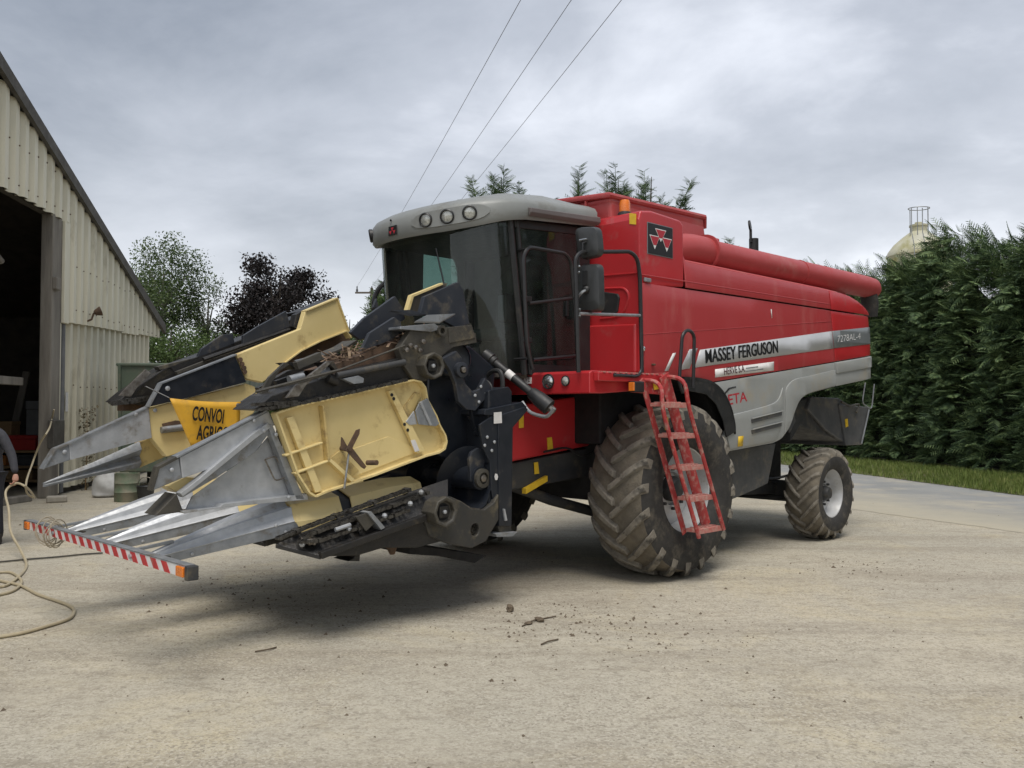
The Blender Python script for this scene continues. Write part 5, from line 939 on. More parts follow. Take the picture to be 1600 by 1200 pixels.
# straw chopper and spreader under the tail
part(MB().prism([(3.288, 1.784), (3.71, 1.856), (4.416, 1.628), (4.644, 1.244), (3.49, 1.487), (3.244, 1.28)], -1.0, 1.0), 'straw_hood', M_dark, 0.015)
part(MB().prism([(3.72, 1.873), (4.553, 1.863), (5.081, 1.7), (4.697, 1.226), (4.116, 1.418), (3.609, 1.7)], -1.05, 1.05), 'straw_chopper', M_chop, 0.02)
part(MB().prism([(4.487, 1.772), (5.445, 1.738), (5.17, 1.186), (4.672, 1.191)], -1.08, 1.08), 'spreader_hood', M_chop, 0.012)
part(MB().plate([(3.05, 1.1, 1.9), (2.8, 1.12, 1.72), (2.95, 1.14, 1.40), (3.15, 1.12, 1.55)], (0, -0.02, 0)), 'side_deflector', M_chop, 0.004)
part(MB().tube(arc([(5.165, 1.15, 2.092), (5.05, 1.15, 1.793), (5.37, 1.15, 1.7), (5.469, 1.15, 2.079)], 4, 0.08), 0.009, 6), 'tail_guard', M_galvb)
part(MB().tube([(5.398, 1.1, 1.7), (5.125, 1.1, 1.197)], 0.012, 6), 'guard_stay', M_galvb)
part(MB().prism([(4.639, 1.564), (4.72, 1.572), (4.737, 1.463), (4.656, 1.446)], 1.083, 1.087), 'warning_label', M_yellow)
part(MB().tube(spline([(4.462, 1.12, 1.808), (4.721, 1.12, 1.755), (5.011, 1.12, 1.774), (4.924, 1.12, 1.654)], 4), 0.016, 6), 'chain_bundle', M_iron)
# --- feeder house -----------------------------------------------------------------
part(MB().prism([(-2.15, 1.18), (-2.15, 1.66), (-0.35, 1.86), (-0.20, 1.80), (-0.20, 1.34), (-1.7, 1.18)], -0.62, 0.66), 'feeder_house', M_red, 0.02)
part(MB().prism([(-2.15, 0.90), (-2.15, 1.17), (-1.6, 1.17), (-0.3, 1.30), (-0.3, 1.0), (-1.5, 0.92)], -0.6, 0.62), 'feeder_floor', M_dark, 0.02)
for p in ([(-1.43, 1.644), (-1.369, 1.657), (-1.369, 1.526), (-1.43, 1.521)], [(-1.037, 1.419), (-0.972, 1.424), (-0.953, 1.302), (-1.028, 1.298)], [(-0.586, 1.72), (-0.476, 1.72), (-0.476, 1.613), (-0.586, 1.607)]): part(MB().prism(p, 0.661, 0.668), 'warning_label', M_yellow)
part(MB().prism([(-1.193, 1.177), (-1.139, 1.181), (-1.121, 1.066), (-1.184, 1.063)], 0.63, 0.637), 'warning_label', M_yellow)
part(MB().prism([(-1.329, 0.935), (-1.023, 1.043), (-1.023, 0.986), (-1.329, 0.879)], 0.60, 0.66), 'safety_stop', M_yellow, 0.004)
part(MB().tube([(-1.409, 0.5, 0.967), (-0.817, 0.5, 0.774), (-0.113, 0.5, 0.592)], 0.055, 12), 'lift_cylinder', M_dark)
part(MB().tube([(-1.538, 0.5, 1.006), (-1.188, 0.5, 0.896)], 0.032, 10), 'cylinder_rod', M_chrome)
part(MB().tube([(-0.45, -0.5, 0.847), (0.238, -0.5, 0.623), (1.057, -0.5, 0.412)], 0.055, 12), 'lift_cylinder', M_dark)
part(MB().tube(spline([(-1.14, 0.72, 1.285), (-0.814, 0.72, 1.312), (-0.57, 0.72, 1.226), (-0.316, 0.72, 1.297)], 5), 0.012, 6), 'hydraulic_hose', M_black)
# panel latches and the scratch beside the rear seam
part(MB().box(-0.545, -0.44, 1.487, 1.512, 2.945, 2.985), 'panel_latch', M_galvb, 0.008)
part(MB().box(-0.44, -0.40, 1.50, 1.53, 2.13, 2.15), 'panel_latch', M_rust, 0.006)
sc_ = [(1.864, 2.871), (1.886, 2.869), (1.892, 2.768), (1.877, 2.767)]; shell('scratch', sc_, vf, M_whitestk, CB, thick=0.001, bevel=0, off=0.002)

# ================================================================== FOLDED MAIZE HEADER
HB = (-3.2, 0.0, 0.0); hw = ORG + Matrix.Rotation(HEAD, 3, 'Z') @ Vector((-3.2, 0, 0))
HD = empty('maize_header', hw, HEAD); tag(HD, 'folded cream, galvanised and blue-black maize header on the front of the combine', 'maize header')
def hp(mb, name, m, bevel=0.0, parent=None, **k): return mb.build(name, m, parent or HD, bevel, base=HB, **k)
def pp(name, pts, v0, v1, m, bevel=0.004, parent=None, holes=()): return hp(MB().prism(pts, v0, v1, holes), name, m, bevel, parent)
def rim(name, pts, v0, v1, t, m, parent=None, close=True, skip=()):
    """upstanding flange round an outline"""
    mb = MB(); n = len(pts)
    for i in range(n if close else n - 1):
        if i in skip: continue
        a, b = pts[i], pts[(i + 1) % n]; mb.bar((a[0], (v0 + v1) / 2, a[1]), (b[0], (v0 + v1) / 2, b[1]), abs(v1 - v0), t, (0.0001, 0, 1))
    return hp(mb, name, m, 0.0, parent)
def chain(name, path, parent=None, gap=0.042, m=None, close=False):
    """roller chain with gathering lugs laid along a polyline"""
    P = [Vector(p) for p in path]; L_ = [0]
    for a, b in zip(P, P[1:]): L_.append(L_[-1] + (b - a).length)
    n = int(L_[-1] / gap); mb = MB(); k = 0
    for i in range(n):
        s_ = (i + .5) * gap
        while k < len(P) - 2 and L_[k + 1] < s_: k += 1
        d = (P[k + 1] - P[k]).normalized(); c = P[k] + d * (s_ - L_[k]); y = Vector((0, 1, 0)); w = 0.018 if i % 2 else 0.026
        for q in (-1, 1): mb.bar(c + y * (q * w) - d * gap * .46, c + y * (q * w) + d * gap * .46, 0.007, 0.024)
        mb.cyl(c - d * gap / 2 - y * .03, c - d * gap / 2 + y * .03, 0.009, None, 6)
        if i % 8 == 3: mb.bar(c - d * .012, c + d * .018 + Vector((0, 0, .004)), 0.085, 0.026)
    return hp(mb, name, m or M_chain, 0.0, parent, kind='stuff')
def bolt(u, v, z, r=0.014, parent=None, m=None): return hp(MB().lathe([(r, 0), (r, 0.008), (r * .5, 0.012)], (u, v, z), (0, 1, 0), 8), 'bolt', m or M_galv, 0.0, parent)

M_castd = mat('dark_casting', (0.026, 0.027, 0.027), 0.55, col2=(0.04, 0.037, 0.031), scale=6, dirt=(0.10, 0.085, 0.055), damt=0.2, dscale=5)
# --- centre frame, trough and auger -------------------------------------------------
hp(MB().prism([(-2.30, 0.90), (-2.30, 1.86), (-2.06, 1.90), (-2.02, 1.86), (-2.02, 0.80), (-2.2, 0.74)], -1.18, 1.18), 'back_wall', M_blue, 0.01)
hp(MB().loft([[(u, -1.2, z), (u, 1.2, z), (u, 1.2, z - .02), (u, -1.2, z - .02)] for u, z in [(-2.30, 1.25), (-2.29, 1.05), (-2.34, 0.92), (-2.46, 0.83), (-2.62, 0.80), (-2.78, 0.84), (-2.90, 0.95)]]), 'trough', M_blue)
pp('end_plate', [(-2.43, 1.571), (-2.284, 1.645), (-2.202, 1.661), (-2.201, 0.757), (-2.254, 0.882), (-2.291, 1.02), (-2.306, 1.254), (-2.386, 1.376)], 1.185, 1.205, M_blue)
pp('end_post', [(-2.217, 1.651), (-1.892, 1.728), (-1.851, 1.7), (-2.041, 1.544), (-2.057, 0.689), (-2.209, 0.703)], 1.10, 1.215, M_blue, 0.008)
pp('mast_cap', [(-2.365, 1.7), (-1.923, 1.768), (-1.859, 1.723), (-2.202, 1.645), (-2.372, 1.657)], 0.6, 1.208, M_blue, 0.006)
pp('name_tag', [(-2.273, 1.675), (-2.183, 1.681), (-2.179, 1.585), (-2.273, 1.58)], 1.216, 1.219, M_whitestk, 0)
pp('level_sticker', [(-2.257, 1.155), (-2.235, 1.151), (-2.224, 1.126), (-2.235, 1.099), (-2.257, 1.101), (-2.265, 1.128)], 1.216, 1.219, M_whitestk, 0)
for q in [(-2.345, 1.21, 1.467), (-2.263, 1.21, 1.424), (-2.374, 1.21, 1.398), (-2.293, 1.21, 1.352)]: bolt(*q)
pp('skid_block', [(-2.205, 0.707), (-2.037, 0.686), (-2.045, 0.631), (-2.175, 0.644)], 1.0, 1.19, M_iron, 0.004)
pp('skid_foot', [(-2.283, 0.651), (-2.018, 0.641), (-2.08, 0.609), (-2.268, 0.622)], 0.95, 1.25, M_galvb, 0.003)
pp('locking_pin', [(-2.175, 0.85), (-2.156, 0.848), (-2.129, 0.747), (-2.152, 0.744)], 1.217, 1.235, M_galv, 0.002)
AU, AZ = [(-2.356, 1.118)][0]
hp(MB().tube([(AU, -1.15, AZ), (AU, 1.15, AZ)], 0.10, 20), 'auger_tube', M_blue)
def helix(v0, v1, turns, hand, ro=0.27, ri=0.10):
    mb = MB(); n = int(turns * 26); vs = []
    for i in range(n + 1):
        f = i / n; a = hand * 6.283 * turns * f + 0.8; v = v0 + (v1 - v0) * f
        for r, dv in ((ri, -.003), (ro, -.003), (ro, .003), (ri, .003)): vs.append((AU + math.cos(a) * r, v + dv, AZ + math.sin(a) * r))
    fs = [(4 * i + j, 4 * i + (j + 1) % 4, 4 * i + 4 + (j + 1) % 4, 4 * i + 4 + j) for i in range(n) for j in range(4)]; mb.add(vs, fs, True); return hp(mb, 'auger_flight', M_blue)
helix(1.05, 0.35, 1.6, 1); helix(-1.05, -0.35, 1.6, -1)
hook = [(-2.475, 1.281), (-2.454, 1.34), (-2.374, 1.375), (-2.241, 1.305)] + [(-2.293, 1.252), (-2.315, 1.183), (-2.3, 1.111), (-2.337, 1.048), (-2.41, 1.036), (-2.46, 1.098)]
pp('auger_hanger', hook, 1.10, 1.135, M_fin, 0.006)
hp(MB().lathe([(0.082, 0), (0.082, 0.05), (0.05, 0.055), (0.05, 0.03), (0.02, 0.04)], (AU, 1.13, AZ), (0, 1, 0), 20), 'auger_bearing', M_iron)
hp(MB().lathe([(0.03, 0), (0.03, 0.035), (0.01, 0.04)], (AU, 1.15, AZ), (0, 1, 0), 12), 'auger_stub', M_steel)
# worn scoop plate and lower end casting
hp(MB().loft([[(u, 0.95, z), (u, 1.20, z), (u, 1.20, z - .015), (u, 0.95, z - .015)] for u, z in [(-2.737, 0.991), (-2.627, 0.947), (-2.508, 0.88), (-2.379, 0.864), (-2.268, 0.915), (-2.209, 1.015)]]), 'scoop_plate', M_steel)
c0 = [(-2.5, 0.703)][0]; rh = 0.045
pp('end_casting', [(-2.903, 1.011), (-2.77, 0.997), (-2.647, 0.946), (-2.536, 0.875), (-2.4, 0.859), (-2.291, 0.909), (-2.231, 0.981), (-2.231, 0.764), (-2.378, 0.595), (-2.535, 0.554), (-2.762, 0.61), (-2.98, 0.699), (-3.032, 0.819)], 1.18, 1.235, M_castd, 0.008, holes=[[(c0[0] + rh * math.cos(a), c0[1] + rh * 1.2 * math.sin(a)) for a in [6.283 * k / 16 for k in range(16)]]])
g0 = Vector([(-2.926, 1.3, 0.896)][0])
def gearbox(g0, r, name='gearbox'):
    o = hp(MB().lathe([(r, -0.10), (r, 0.02), (r * 1.10, 0.025), (r * 1.10, 0.075), (r * .98, 0.08), (r * .80, 0.07), (r * .78, 0.03)], g0, (0, 1, 0), 8), name, M_iron, 0.006)
    hp(MB().lathe([(r * .8, 0.028), (r * .45, 0.032), (0.01, 0.032)], g0, (0, 1, 0), 16), 'cavity', M_shell, parent=o)
    q = r * .42; a = MB().bar(g0 + Vector((0, 0.03, -q)), g0 + Vector((0, 0.03, q)), q * 2, 0.04, (0, 1, 0)); hp(a, 'drive_block', M_grime, 0.006, parent=o)
    hp(MB().lathe([(0.016, 0.05), (0.016, 0.065), (0.006, 0.07)], g0, (0, 1, 0), 8), 'centre_bolt', M_galv, parent=o); return o
gearbox(g0, 0.112)
# --- PTO shaft, hoses -------------------------------------------------------------
s0 = Vector([(-2, 0.796, 2.207)][0]); s1 = Vector([(-1.72, 1.404, 1.683)][0]); d = (s1 - s0)
pto = hp(MB().tube([s0 + d * f for f in (0, .10, .11, .15, .16, .66, .68, .80, .93, .94)], [.055, .062, .05, .05, .038, .038, .055, .072, .075, .03], 16), 'drive_shaft', M_black)
hp(MB().tube([s0 + d * .93, s0 + d], [.035, .03], 8), 'yoke', M_steel, parent=pto)
hp(MB().tube([s0 + d * .33, s0 + d * .42], .0395, 16), 'shaft_label', M_whitestk, parent=pto)
hp(MB().tube(spline([(-2.05, 0.852, 1.7), (-2.05, 0.852, 1.931), (-2.05, 0.929, 2.032), (-2.05, 1.046, 2.04), (-2.05, 1.087, 1.96), (-2.05, 1.079, 1.824), (-2.05, 1.013, 1.7)], 5), 0.022, 8), 'hydraulic_hose', M_black)
hp(MB().tube(spline([(-2.1, 0.865, 1.585), (-2.1, 0.83, 1.815), (-2.1, 0.907, 1.951), (-2.1, 1, 1.893), (-2.1, 1.017, 1.7)], 5), 0.014, 8), 'hydraulic_hose', M_black)
hp(MB().tube(spline([(-1.85, 1.134, 1.769), (-1.85, 1.199, 1.7), (-1.85, 1.278, 1.661), (-1.85, 1.419, 1.639), (-1.85, 1.48, 1.667), (-1.85, 1.526, 1.711)], 4), 0.016, 8), 'electric_cable', M_galvb)
hp(MB().tube(spline([(-2.2, 0.121, 1.943), (-2.2, 0.219, 1.881), (-2.2, 0.427, 1.848), (-2.2, 0.565, 1.899), (-2.2, 0.628, 1.95)], 4), 0.006, 6), 'bowden_cable', M_galvb)
# --- folding arm of the near wing, standing behind the tray ----------------------------
arm = [(-2.769, 2.121), (-2.617, 2.191), (-2.547, 2.13), (-2.561, 2.022), (-2.511, 1.916), (-2.432, 1.852), (-2.359, 1.875), (-2.293, 1.975)] + [(-2.241, 1.921), (-2.211, 1.855), (-2.33, 1.755), (-2.403, 1.689), (-2.503, 1.7), (-2.588, 1.764), (-2.624, 1.913), (-2.679, 2.018)]
pp('folding_arm', arm, 1.08, 1.13, M_fin, 0.008)
for q in [(-2.412, 1.13, 1.82), (-2.346, 1.13, 1.897), (-2.287, 1.13, 1.843), (-2.368, 1.13, 1.765)]: bolt(*q)
h0 = Vector([(-2.584, 1.13, 2.032)][0]); hp(MB().lathe([(0.065, 0), (0.065, 0.04), (0.035, 0.045), (0.035, 0.02), (0.01, 0.03)], h0, (0, 1, 0), 18), 'pivot_boss', M_fin); hp(MB().lathe([(0.025, 0.02), (0.025, 0.06), (0.01, 0.065)], h0, (0, 1, 0), 10), 'pivot_pin', M_steel)
pp('arm_link', [(-2.392, 1.7), (-2.296, 1.755), (-2.237, 1.589), (-2.266, 1.451), (-2.326, 1.48)], 1.02, 1.06, M_blue)
hp(MB().tube([(-2.348, 1, 1.656), (-2.221, 1, 1.499)], 0.035, 10), 'folding_cylinder', M_blue)
hp(MB().prism([(-2.741, 1.969), (-2.518, 2.223), (-2.261, 2.264), (-1.953, 2.077), (-1.992, 1.7), (-2.222, 1.418), (-2.515, 1.261), (-2.759, 1.378)], -0.3, 0.9), 'wing_trough_shade', M_blue, 0.02)  # solid trough block, its dark mass standing in for shade inside the wing
q0 = Vector([(-2.544, 1, 2.135)][0]); hp(MB().lathe([(0.11, -0.1), (0.16, -0.1), (0.16, 0.0), (0.15, 0.01), (0.15, -0.02), (0.10, -0.06)], q0, (-0.4, 0.9, 0.1), 24), 'auger_ring', M_blue)

# --- row units --------------------------------------------------------------------
def lower_unit(dv, chains=True):
    D = Vector((0, dv, 0)); o = hp(MB().plate([Vector(q) + D for q in [(-4.234, 1.07, 0.754), (-3.765, 1.07, 0.883), (-3.054, 1.07, 1.045), (-2.656, 1.07, 1.125)] + [(-2.797, 1.24, 0.896), (-3.183, 1.24, 0.818), (-3.653, 1.24, 0.729), (-3.976, 1.24, 0.664)]], (0, 0, -0.03)), 'row_unit', M_grime, 0.004)
    hp(MB().prism([(-3.964, 0.651), (-3.639, 0.707), (-3.167, 0.795), (-2.767, 0.881), (-2.739, 0.682), (-2.846, 0.642), (-3.104, 0.619), (-3.409, 0.653), (-3.639, 0.622)], 0.75 + dv, 1.22 + dv), 'unit_frame', M_grime, 0.008, o)
    if chains:
        chain('gathering_chain', [Vector(q) + D + Vector((0, 0, .02)) for q in [(-4.225, 1.09, 0.773), (-4.033, 1.09, 0.826), (-3.553, 1.09, 0.939), (-3.07, 1.09, 1.047)]], o); chain('gathering_chain', [Vector(q) + D + Vector((0, 0, .02)) for q in [(-4.099, 1.17, 0.751), (-4.018, 1.17, 0.796), (-3.606, 1.17, 0.878), (-3.124, 1.17, 0.976), (-2.925, 1.17, 1.028)]], o); chain('gathering_chain', [Vector(q) + D + Vector((0, 0, .02)) for q in [(-4.117, 1.2, 0.747), (-3.952, 1.2, 0.747), (-3.626, 1.2, 0.807), (-3.153, 1.2, 0.901)]], o)
        hp(MB().bar(Vector([(-4.066, 1.13, 0.779)][0]) + D + Vector((0, 0, .03)), Vector([(-3.036, 1.13, 1.007)][0]) + D + Vector((0, 0, .03)), 0.03, 0.02), 'chain_guide', M_grime, 0.003, o)
    hp(MB().bar(Vector([(-3.982, 1.25, 0.666)][0]) + Vector((0, dv, 0)), Vector([(-3.04, 1.25, 0.856)][0]) + Vector((0, dv, 0)), 0.05, 0.05), 'deck_rail', M_grime, 0.006, parent=o)
    return o
lo_ = lower_unit(0.0); lower_unit(-0.80); lower_unit(-1.60, False)
def sprocket(q, r): 
    mb = MB(); mb.lathe([(r * .85, -.012), (r * .85, .012), (.01, .02)], q, (0, .45, .9), 18)
    for k in range(9):
        a = 6.283 * k / 9; d_, x, y = perp((0, .45, .9)); c = Vector(q) + (x * math.cos(a) + y * math.sin(a)) * r * .9; mb.bar(c - d_ * .01, c + d_ * .01, r * .3, r * .3)
    return hp(mb, 'sprocket', M_steel, 0.002, lo_)
sprocket([(-4.017, 1.17, 0.774)][0], 0.06)
for q in [(-4.102, 1.21, 0.755), (-3.717, 1.21, 0.826), (-3.397, 1.21, 0.893), (-3.154, 1.21, 0.967), (-3.047, 1.21, 1.049)]: hp(MB().ball(q, 0.022, 8), 'grease_cap', M_galv, parent=lo_)
hp(MB().tube([(-3.838, 1.22, 0.83), (-3.712, 1.22, 0.855)], 0.016, 8), 'tension_spring', M_galv, parent=lo_)
hp(MB().plate([(-3.602, 1.28, 0.94), (-3.568, 1.28, 0.946), (-3.441, 1.28, 0.816), (-3.476, 1.28, 0.801)], (0, -0.10, 0)), 'skid_strap', M_galvb, 0.002, lo_); hp(MB().plate([(-3.689, 1.26, 0.913), (-3.577, 1.26, 0.936), (-3.485, 1.26, 0.876), (-3.599, 1.26, 0.801)], (0, -0.02, 0)), 'skid_web', M_iron, 0.002, lo_)
pp('stub_guard', [(-3.654, 0.567), (-3.598, 0.584), (-3.552, 0.684), (-3.535, 0.673), (-3.546, 0.553)], 0.9, 1.1, M_grime, 0.003, lo_)
hp(MB().tube([(-3.19, 1, 0.695), (-3.177, 1, 0.633), (-3.17, 1, 0.551)], [0.09, 0.055, 0.02], 12), 'stalk_roll', M_rust, parent=lo_)
pp('belly_plate', [(-2.999, 0.614), (-2.16, 0.423), (-2.294, 0.373), (-2.596, 0.463), (-2.999, 0.531)], 0.3, 1.0, M_shell, 0.004)

# --- galvanised snouts and cream hoods over the centre rows ---------------------------
def ribbed(path, name, m, parent=None, ribs=7, depth=0.05, open_=False, v0=0.0):
    """path: (u, rim z, half width, height); arched, creased sheet"""
    rings = []
    for u, z, w, h in path:
        r = []
        for k in range(ribs * 2 + 1):
            a = math.pi * k / (ribs * 2); q = 1.0 - (depth if k % 2 else 0); r.append((u, v0 + math.cos(a) * w * (1 - (depth * .35 if k % 2 else 0)), z + math.sin(a) ** 0.8 * h * q))
        rings.append(r)
    mb = MB(); mb.loft(rings, False, False, False); inner = [[(u, v0 + (v - v0) * .97, z - 0.008) for u, v, z in r] for r in rings]; mb.loft(inner, False, False, False)
    return hp(mb, name, m, 0.0, parent)
def snout(v, dz=0.0, du=0.0):
    s_ = ribbed([(-5.0 + du, .705 + dz, .03, .025), (-4.80 + du, .742 + dz, .075, .06), (-4.4 + du, .818 + dz, .16, .115), (-4.03 + du, .885 + dz, .235, .155)], 'snout', M_galv, v0=v, ribs=5, depth=0.20)
    for s in (-1, 1):
        hp(MB().plate([(-4.98 + du, v + s * .033, .703 + dz), (-4.03 + du, v + s * .238, .885 + dz), (-3.96 + du, v + s * .240, .825 + dz), (-4.04 + du, v + s * .238, .795 + dz), (-4.94 + du, v + s * .04, .655 + dz)], (0, -s * .008, 0)), 'side_skirt', M_galvb, 0.002, parent=s_)
        hp(MB().tube([(-4.98 + du, v + s * .036, .706 + dz), (-4.03 + du, v + s * .240, .888 + dz)], 0.006, 6), 'folded_edge', M_galv, parent=s_)
        for f in (0.25, 0.93): hp(MB().lathe([(0.012, 0), (0.012, 0.006), (0.004, 0.009)], (-4.96 + .93 * f + du, v + s * (.042 + .198 * f), .675 + .15 * f + dz), (0, s, 0), 8), 'bolt', M_galv, parent=s_)
    hp(MB().tube([(-5.05 + du, v, .69 + dz), (-4.93 + du, v, .70 + dz), (-4.86 + du, v, .705 + dz)], [.018, .05, .06], 10), 'nose_cap', M_iron, parent=s_)
    h1 = ribbed([(-4.03 + du, .88 + dz, .24, .16), (-3.62 + du, .895 + dz, .255, .185)], 'hood', M_cream, ribs=2, depth=0.0, v0=v)
    for s in (-1, 1): hp(MB().plate([(-4.02 + du, v + s * .24, .882 + dz), (-3.62 + du, v + s * .255, .897 + dz), (-3.60 + du, v + s * .255, .80 + dz), (-3.97 + du, v + s * .24, .80 + dz)], (0, -s * .008, 0)), 'hood_side', M_cream, 0.002, parent=h1)
    h2 = ribbed([(-3.52 + du, .84 + dz, .262, .245), (-3.1 + du, .91 + dz, .255, .225), (-2.80 + du, .965 + dz, .20, .17)], 'hood', M_cream, ribs=2, depth=0.0, v0=v)
    ribbed([(-3.63 + du, .80 + dz, .245, .25), (-3.51 + du, .82 + dz, .245, .25)], 'hood_joint', M_black, ribs=2, depth=0.0, v0=v)
    return s_
snout(0.74); snout(-0.08, 0.0, -0.02); snout(-0.95)
for q in [(-4.224, 1.06, 0.882)]: bolt(*q)

# --- near wing, folded over upside down: hollow end divider seen from its open side ------
tr = [(-4.234, 1.673), (-4.01, 1.737), (-3.512, 1.833), (-3.02, 1.938), (-2.942, 1.925), (-2.896, 1.878), (-2.875, 1.779), (-2.781, 1.647), (-2.747, 1.572), (-2.685, 1.486), (-2.671, 1.433), (-2.691, 1.374), (-2.753, 1.345), (-2.887, 1.323), (-3.389, 1.193), (-3.823, 1.092), (-3.909, 1.065), (-3.962, 1.097), (-4.058, 1.237)]
tray = pp('divider_tray', tr, 1.0, 1.012, M_cream, 0.0)
rim('tray_flange', tr, 1.0, 1.075, 0.014, M_cream, tray)
def slat(name, pts, v0, v1, m, b=0.004): return pp(name, pts, v0, v1, m, b, tray)
slat('stiffener', [(-4.145, 1.64), (-4.089, 1.654), (-3.847, 1.1), (-3.906, 1.09)], 1.02, 1.06, M_cream); slat('stiffener', [(-3.257, 1.846), (-3.207, 1.857), (-2.891, 1.366), (-2.969, 1.343)], 1.02, 1.06, M_cream)
for q in [(-3.228, 1.062, 1.816), (-3.209, 1.062, 1.786), (-3.102, 1.062, 1.582), (-3.07, 1.062, 1.536)]: hp(MB().lathe([(0.014, 0), (0.014, 0.003), (0.002, 0.003)], q, (0, 1, 0), 10), 'slot', M_shell, parent=tray)
slat('shelf_sheet', [(-3.86, 1.728), (-3.844, 1.729), (-3.786, 1.323), (-3.808, 1.309)], 1.012, 1.075, M_creamd); slat('shelf_sheet', [(-3.808, 1.324), (-3.786, 1.337), (-3.577, 1.173), (-3.6, 1.15)], 1.012, 1.075, M_cream)
slat('cross_sheet', [(-4.161, 1.379), (-3.853, 1.463), (-3.853, 1.449), (-4.156, 1.365)], 1.012, 1.07, M_cream); slat('cross_sheet', [(-4.084, 1.247), (-3.797, 1.328), (-3.797, 1.314), (-4.078, 1.233)], 1.012, 1.07, M_cream)
slat('dust_floor', [(-4.068, 1.228), (-3.964, 1.241), (-3.888, 1.106), (-3.941, 1.1)], 1.013, 1.04, M_creamd)
slat('dust_floor', [(-3.781, 1.327), (-3.681, 1.391), (-3.508, 1.233), (-3.577, 1.183)], 1.013, 1.03, M_creamd)
slat('back_crease', [(-3.786, 1.337), (-3.233, 1.487), (-2.953, 1.388), (-2.94, 1.356), (-3.39, 1.232), (-3.583, 1.178)], 1.012, 1.022, M_cream, 0.002)
slat('corner_gusset', [(-3.134, 1.659), (-2.968, 1.846), (-2.909, 1.826), (-3.019, 1.622)], 1.012, 1.03, M_creamd)
slat('id_tag', [(-3.042, 1.453), (-2.997, 1.457), (-2.951, 1.368), (-2.997, 1.359)], 1.061, 1.066, M_whitestk, 0)
slat('galvanised_bracket', [(-3.09, 1.603), (-3.007, 1.69), (-2.974, 1.581), (-3.051, 1.577)], 1.05, 1.065, M_galv); slat('galvanised_bracket', [(-3.007, 1.69), (-2.968, 1.757), (-2.883, 1.794), (-2.761, 1.584), (-2.795, 1.563), (-2.974, 1.581)], 1.07, 1.085, M_galvb)
slat('bracket_fold', [(-2.976, 1.757), (-2.956, 1.767), (-2.85, 1.575), (-2.87, 1.57)], 1.08, 1.10, M_galv, 0.002)
# star-shaped locking lever
ctr_ = Vector([(-3.657, 1.13, 1.408)][0])
lev = slat('locking_lever', [(-3.69, 1.395), (-3.595, 1.546), (-3.561, 1.555), (-3.566, 1.516), (-3.628, 1.412), (-3.501, 1.267), (-3.519, 1.249), (-3.548, 1.265), (-3.662, 1.375)], 1.11, 1.12, M_rust, 0.002)
slat('lever_blade', [(-3.719, 1.496), (-3.708, 1.491), (-3.657, 1.413), (-3.679, 1.385), (-3.724, 1.406)], 1.10, 1.108, M_rust, 0.002)
hp(MB().tube([ctr_ + Vector((0, -0.12, 0)), ctr_ + Vector((0, 0.0, 0))], 0.018, 8), 'lever_pivot', M_rust, parent=tray)
hp(MB().tube([(-3.648, 1.1, 1.373), (-3.686, 1.1, 1.112)], 0.008, 6), 'lever_rod', M_galvb, parent=tray); hp(MB().tube([Vector(q) + Vector((0, e, 0)) for q, e in zip([(-3.495, 1.12, 1.296), (-3.477, 1.12, 1.3)], (0, 0.10))], 0.02, 10), 'lever_grip', M_rust, parent=tray)
# galvanised end of the same divider: open channel frame with a sheet inside
gs = pp('divider_sheet', [(-4.819, 1.027), (-4.776, 1.114), (-4.313, 1.404), (-4.174, 1.552), (-3.93, 1.031), (-4.31, 1.041)], 0.92, 0.93, M_galv, 0.0)
pp('upper_channel', [(-4.888, 1.386), (-4.587, 1.528), (-4.247, 1.691), (-4.201, 1.59), (-4.639, 1.311), (-4.869, 1.245)], 0.93, 0.99, M_galv, 0.006, gs)
pp('channel_edge', [(-4.922, 1.393), (-4.61, 1.538), (-4.274, 1.7), (-4.269, 1.686), (-4.61, 1.525), (-4.913, 1.38)], 0.93, 1.01, M_galvb, 0.002, gs)
pp('channel_nose', [(-5.058, 1.177), (-5.019, 1.328), (-4.892, 1.386), (-4.869, 1.245)], 0.94, 0.985, M_galvb, 0.006, gs)
pp('nose_edge', [(-5.078, 1.179), (-5.039, 1.33), (-4.905, 1.396), (-4.896, 1.378), (-5.022, 1.317), (-5.062, 1.174)], 0.93, 1.0, M_iron, 0.002, gs)
bolt(*[(-4.946, 1, 1.306)][0], parent=gs); bolt(*[(-4.366, 1, 1.624)][0], parent=gs)
pp('lower_channel', [(-4.898, 1.143), (-4.782, 1.224), (-4.372, 1.535), (-4.274, 1.596), (-4.244, 1.537), (-4.361, 1.396), (-4.626, 1.245), (-4.868, 1.12)], 0.95, 1.0, M_galvb, 0.004, gs)
pp('channel_edge', [(-4.898, 1.151), (-4.782, 1.233), (-4.372, 1.544), (-4.274, 1.605), (-4.254, 1.573), (-4.362, 1.503), (-4.773, 1.202), (-4.881, 1.129)], 0.95, 1.03, M_galv, 0.003, gs)
pp('end_upright', [(-4.279, 1.601), (-4.235, 1.591), (-3.974, 1.043), (-4.042, 1.048)], 0.95, 1.02, M_galvb, 0.004, gs)
pp('bottom_channel', [(-4.884, 1.033), (-4.624, 1.038), (-4.602, 1.058), (-3.953, 1.083), (-3.942, 1.041), (-4.601, 1.036), (-4.866, 1.015)], 0.90, 1.02, M_galv, 0.004, gs)
pp('front_cap', [(-5.047, 1.014), (-4.906, 1.149), (-4.858, 1.024)], 0.80, 0.99, M_iron, 0.006, gs)
pp('cream_insert', [(-4.929, 1.19), (-4.809, 1.247), (-4.724, 1.234), (-4.851, 1.139)], 0.72, 0.9, M_cream, 0.004, gs)
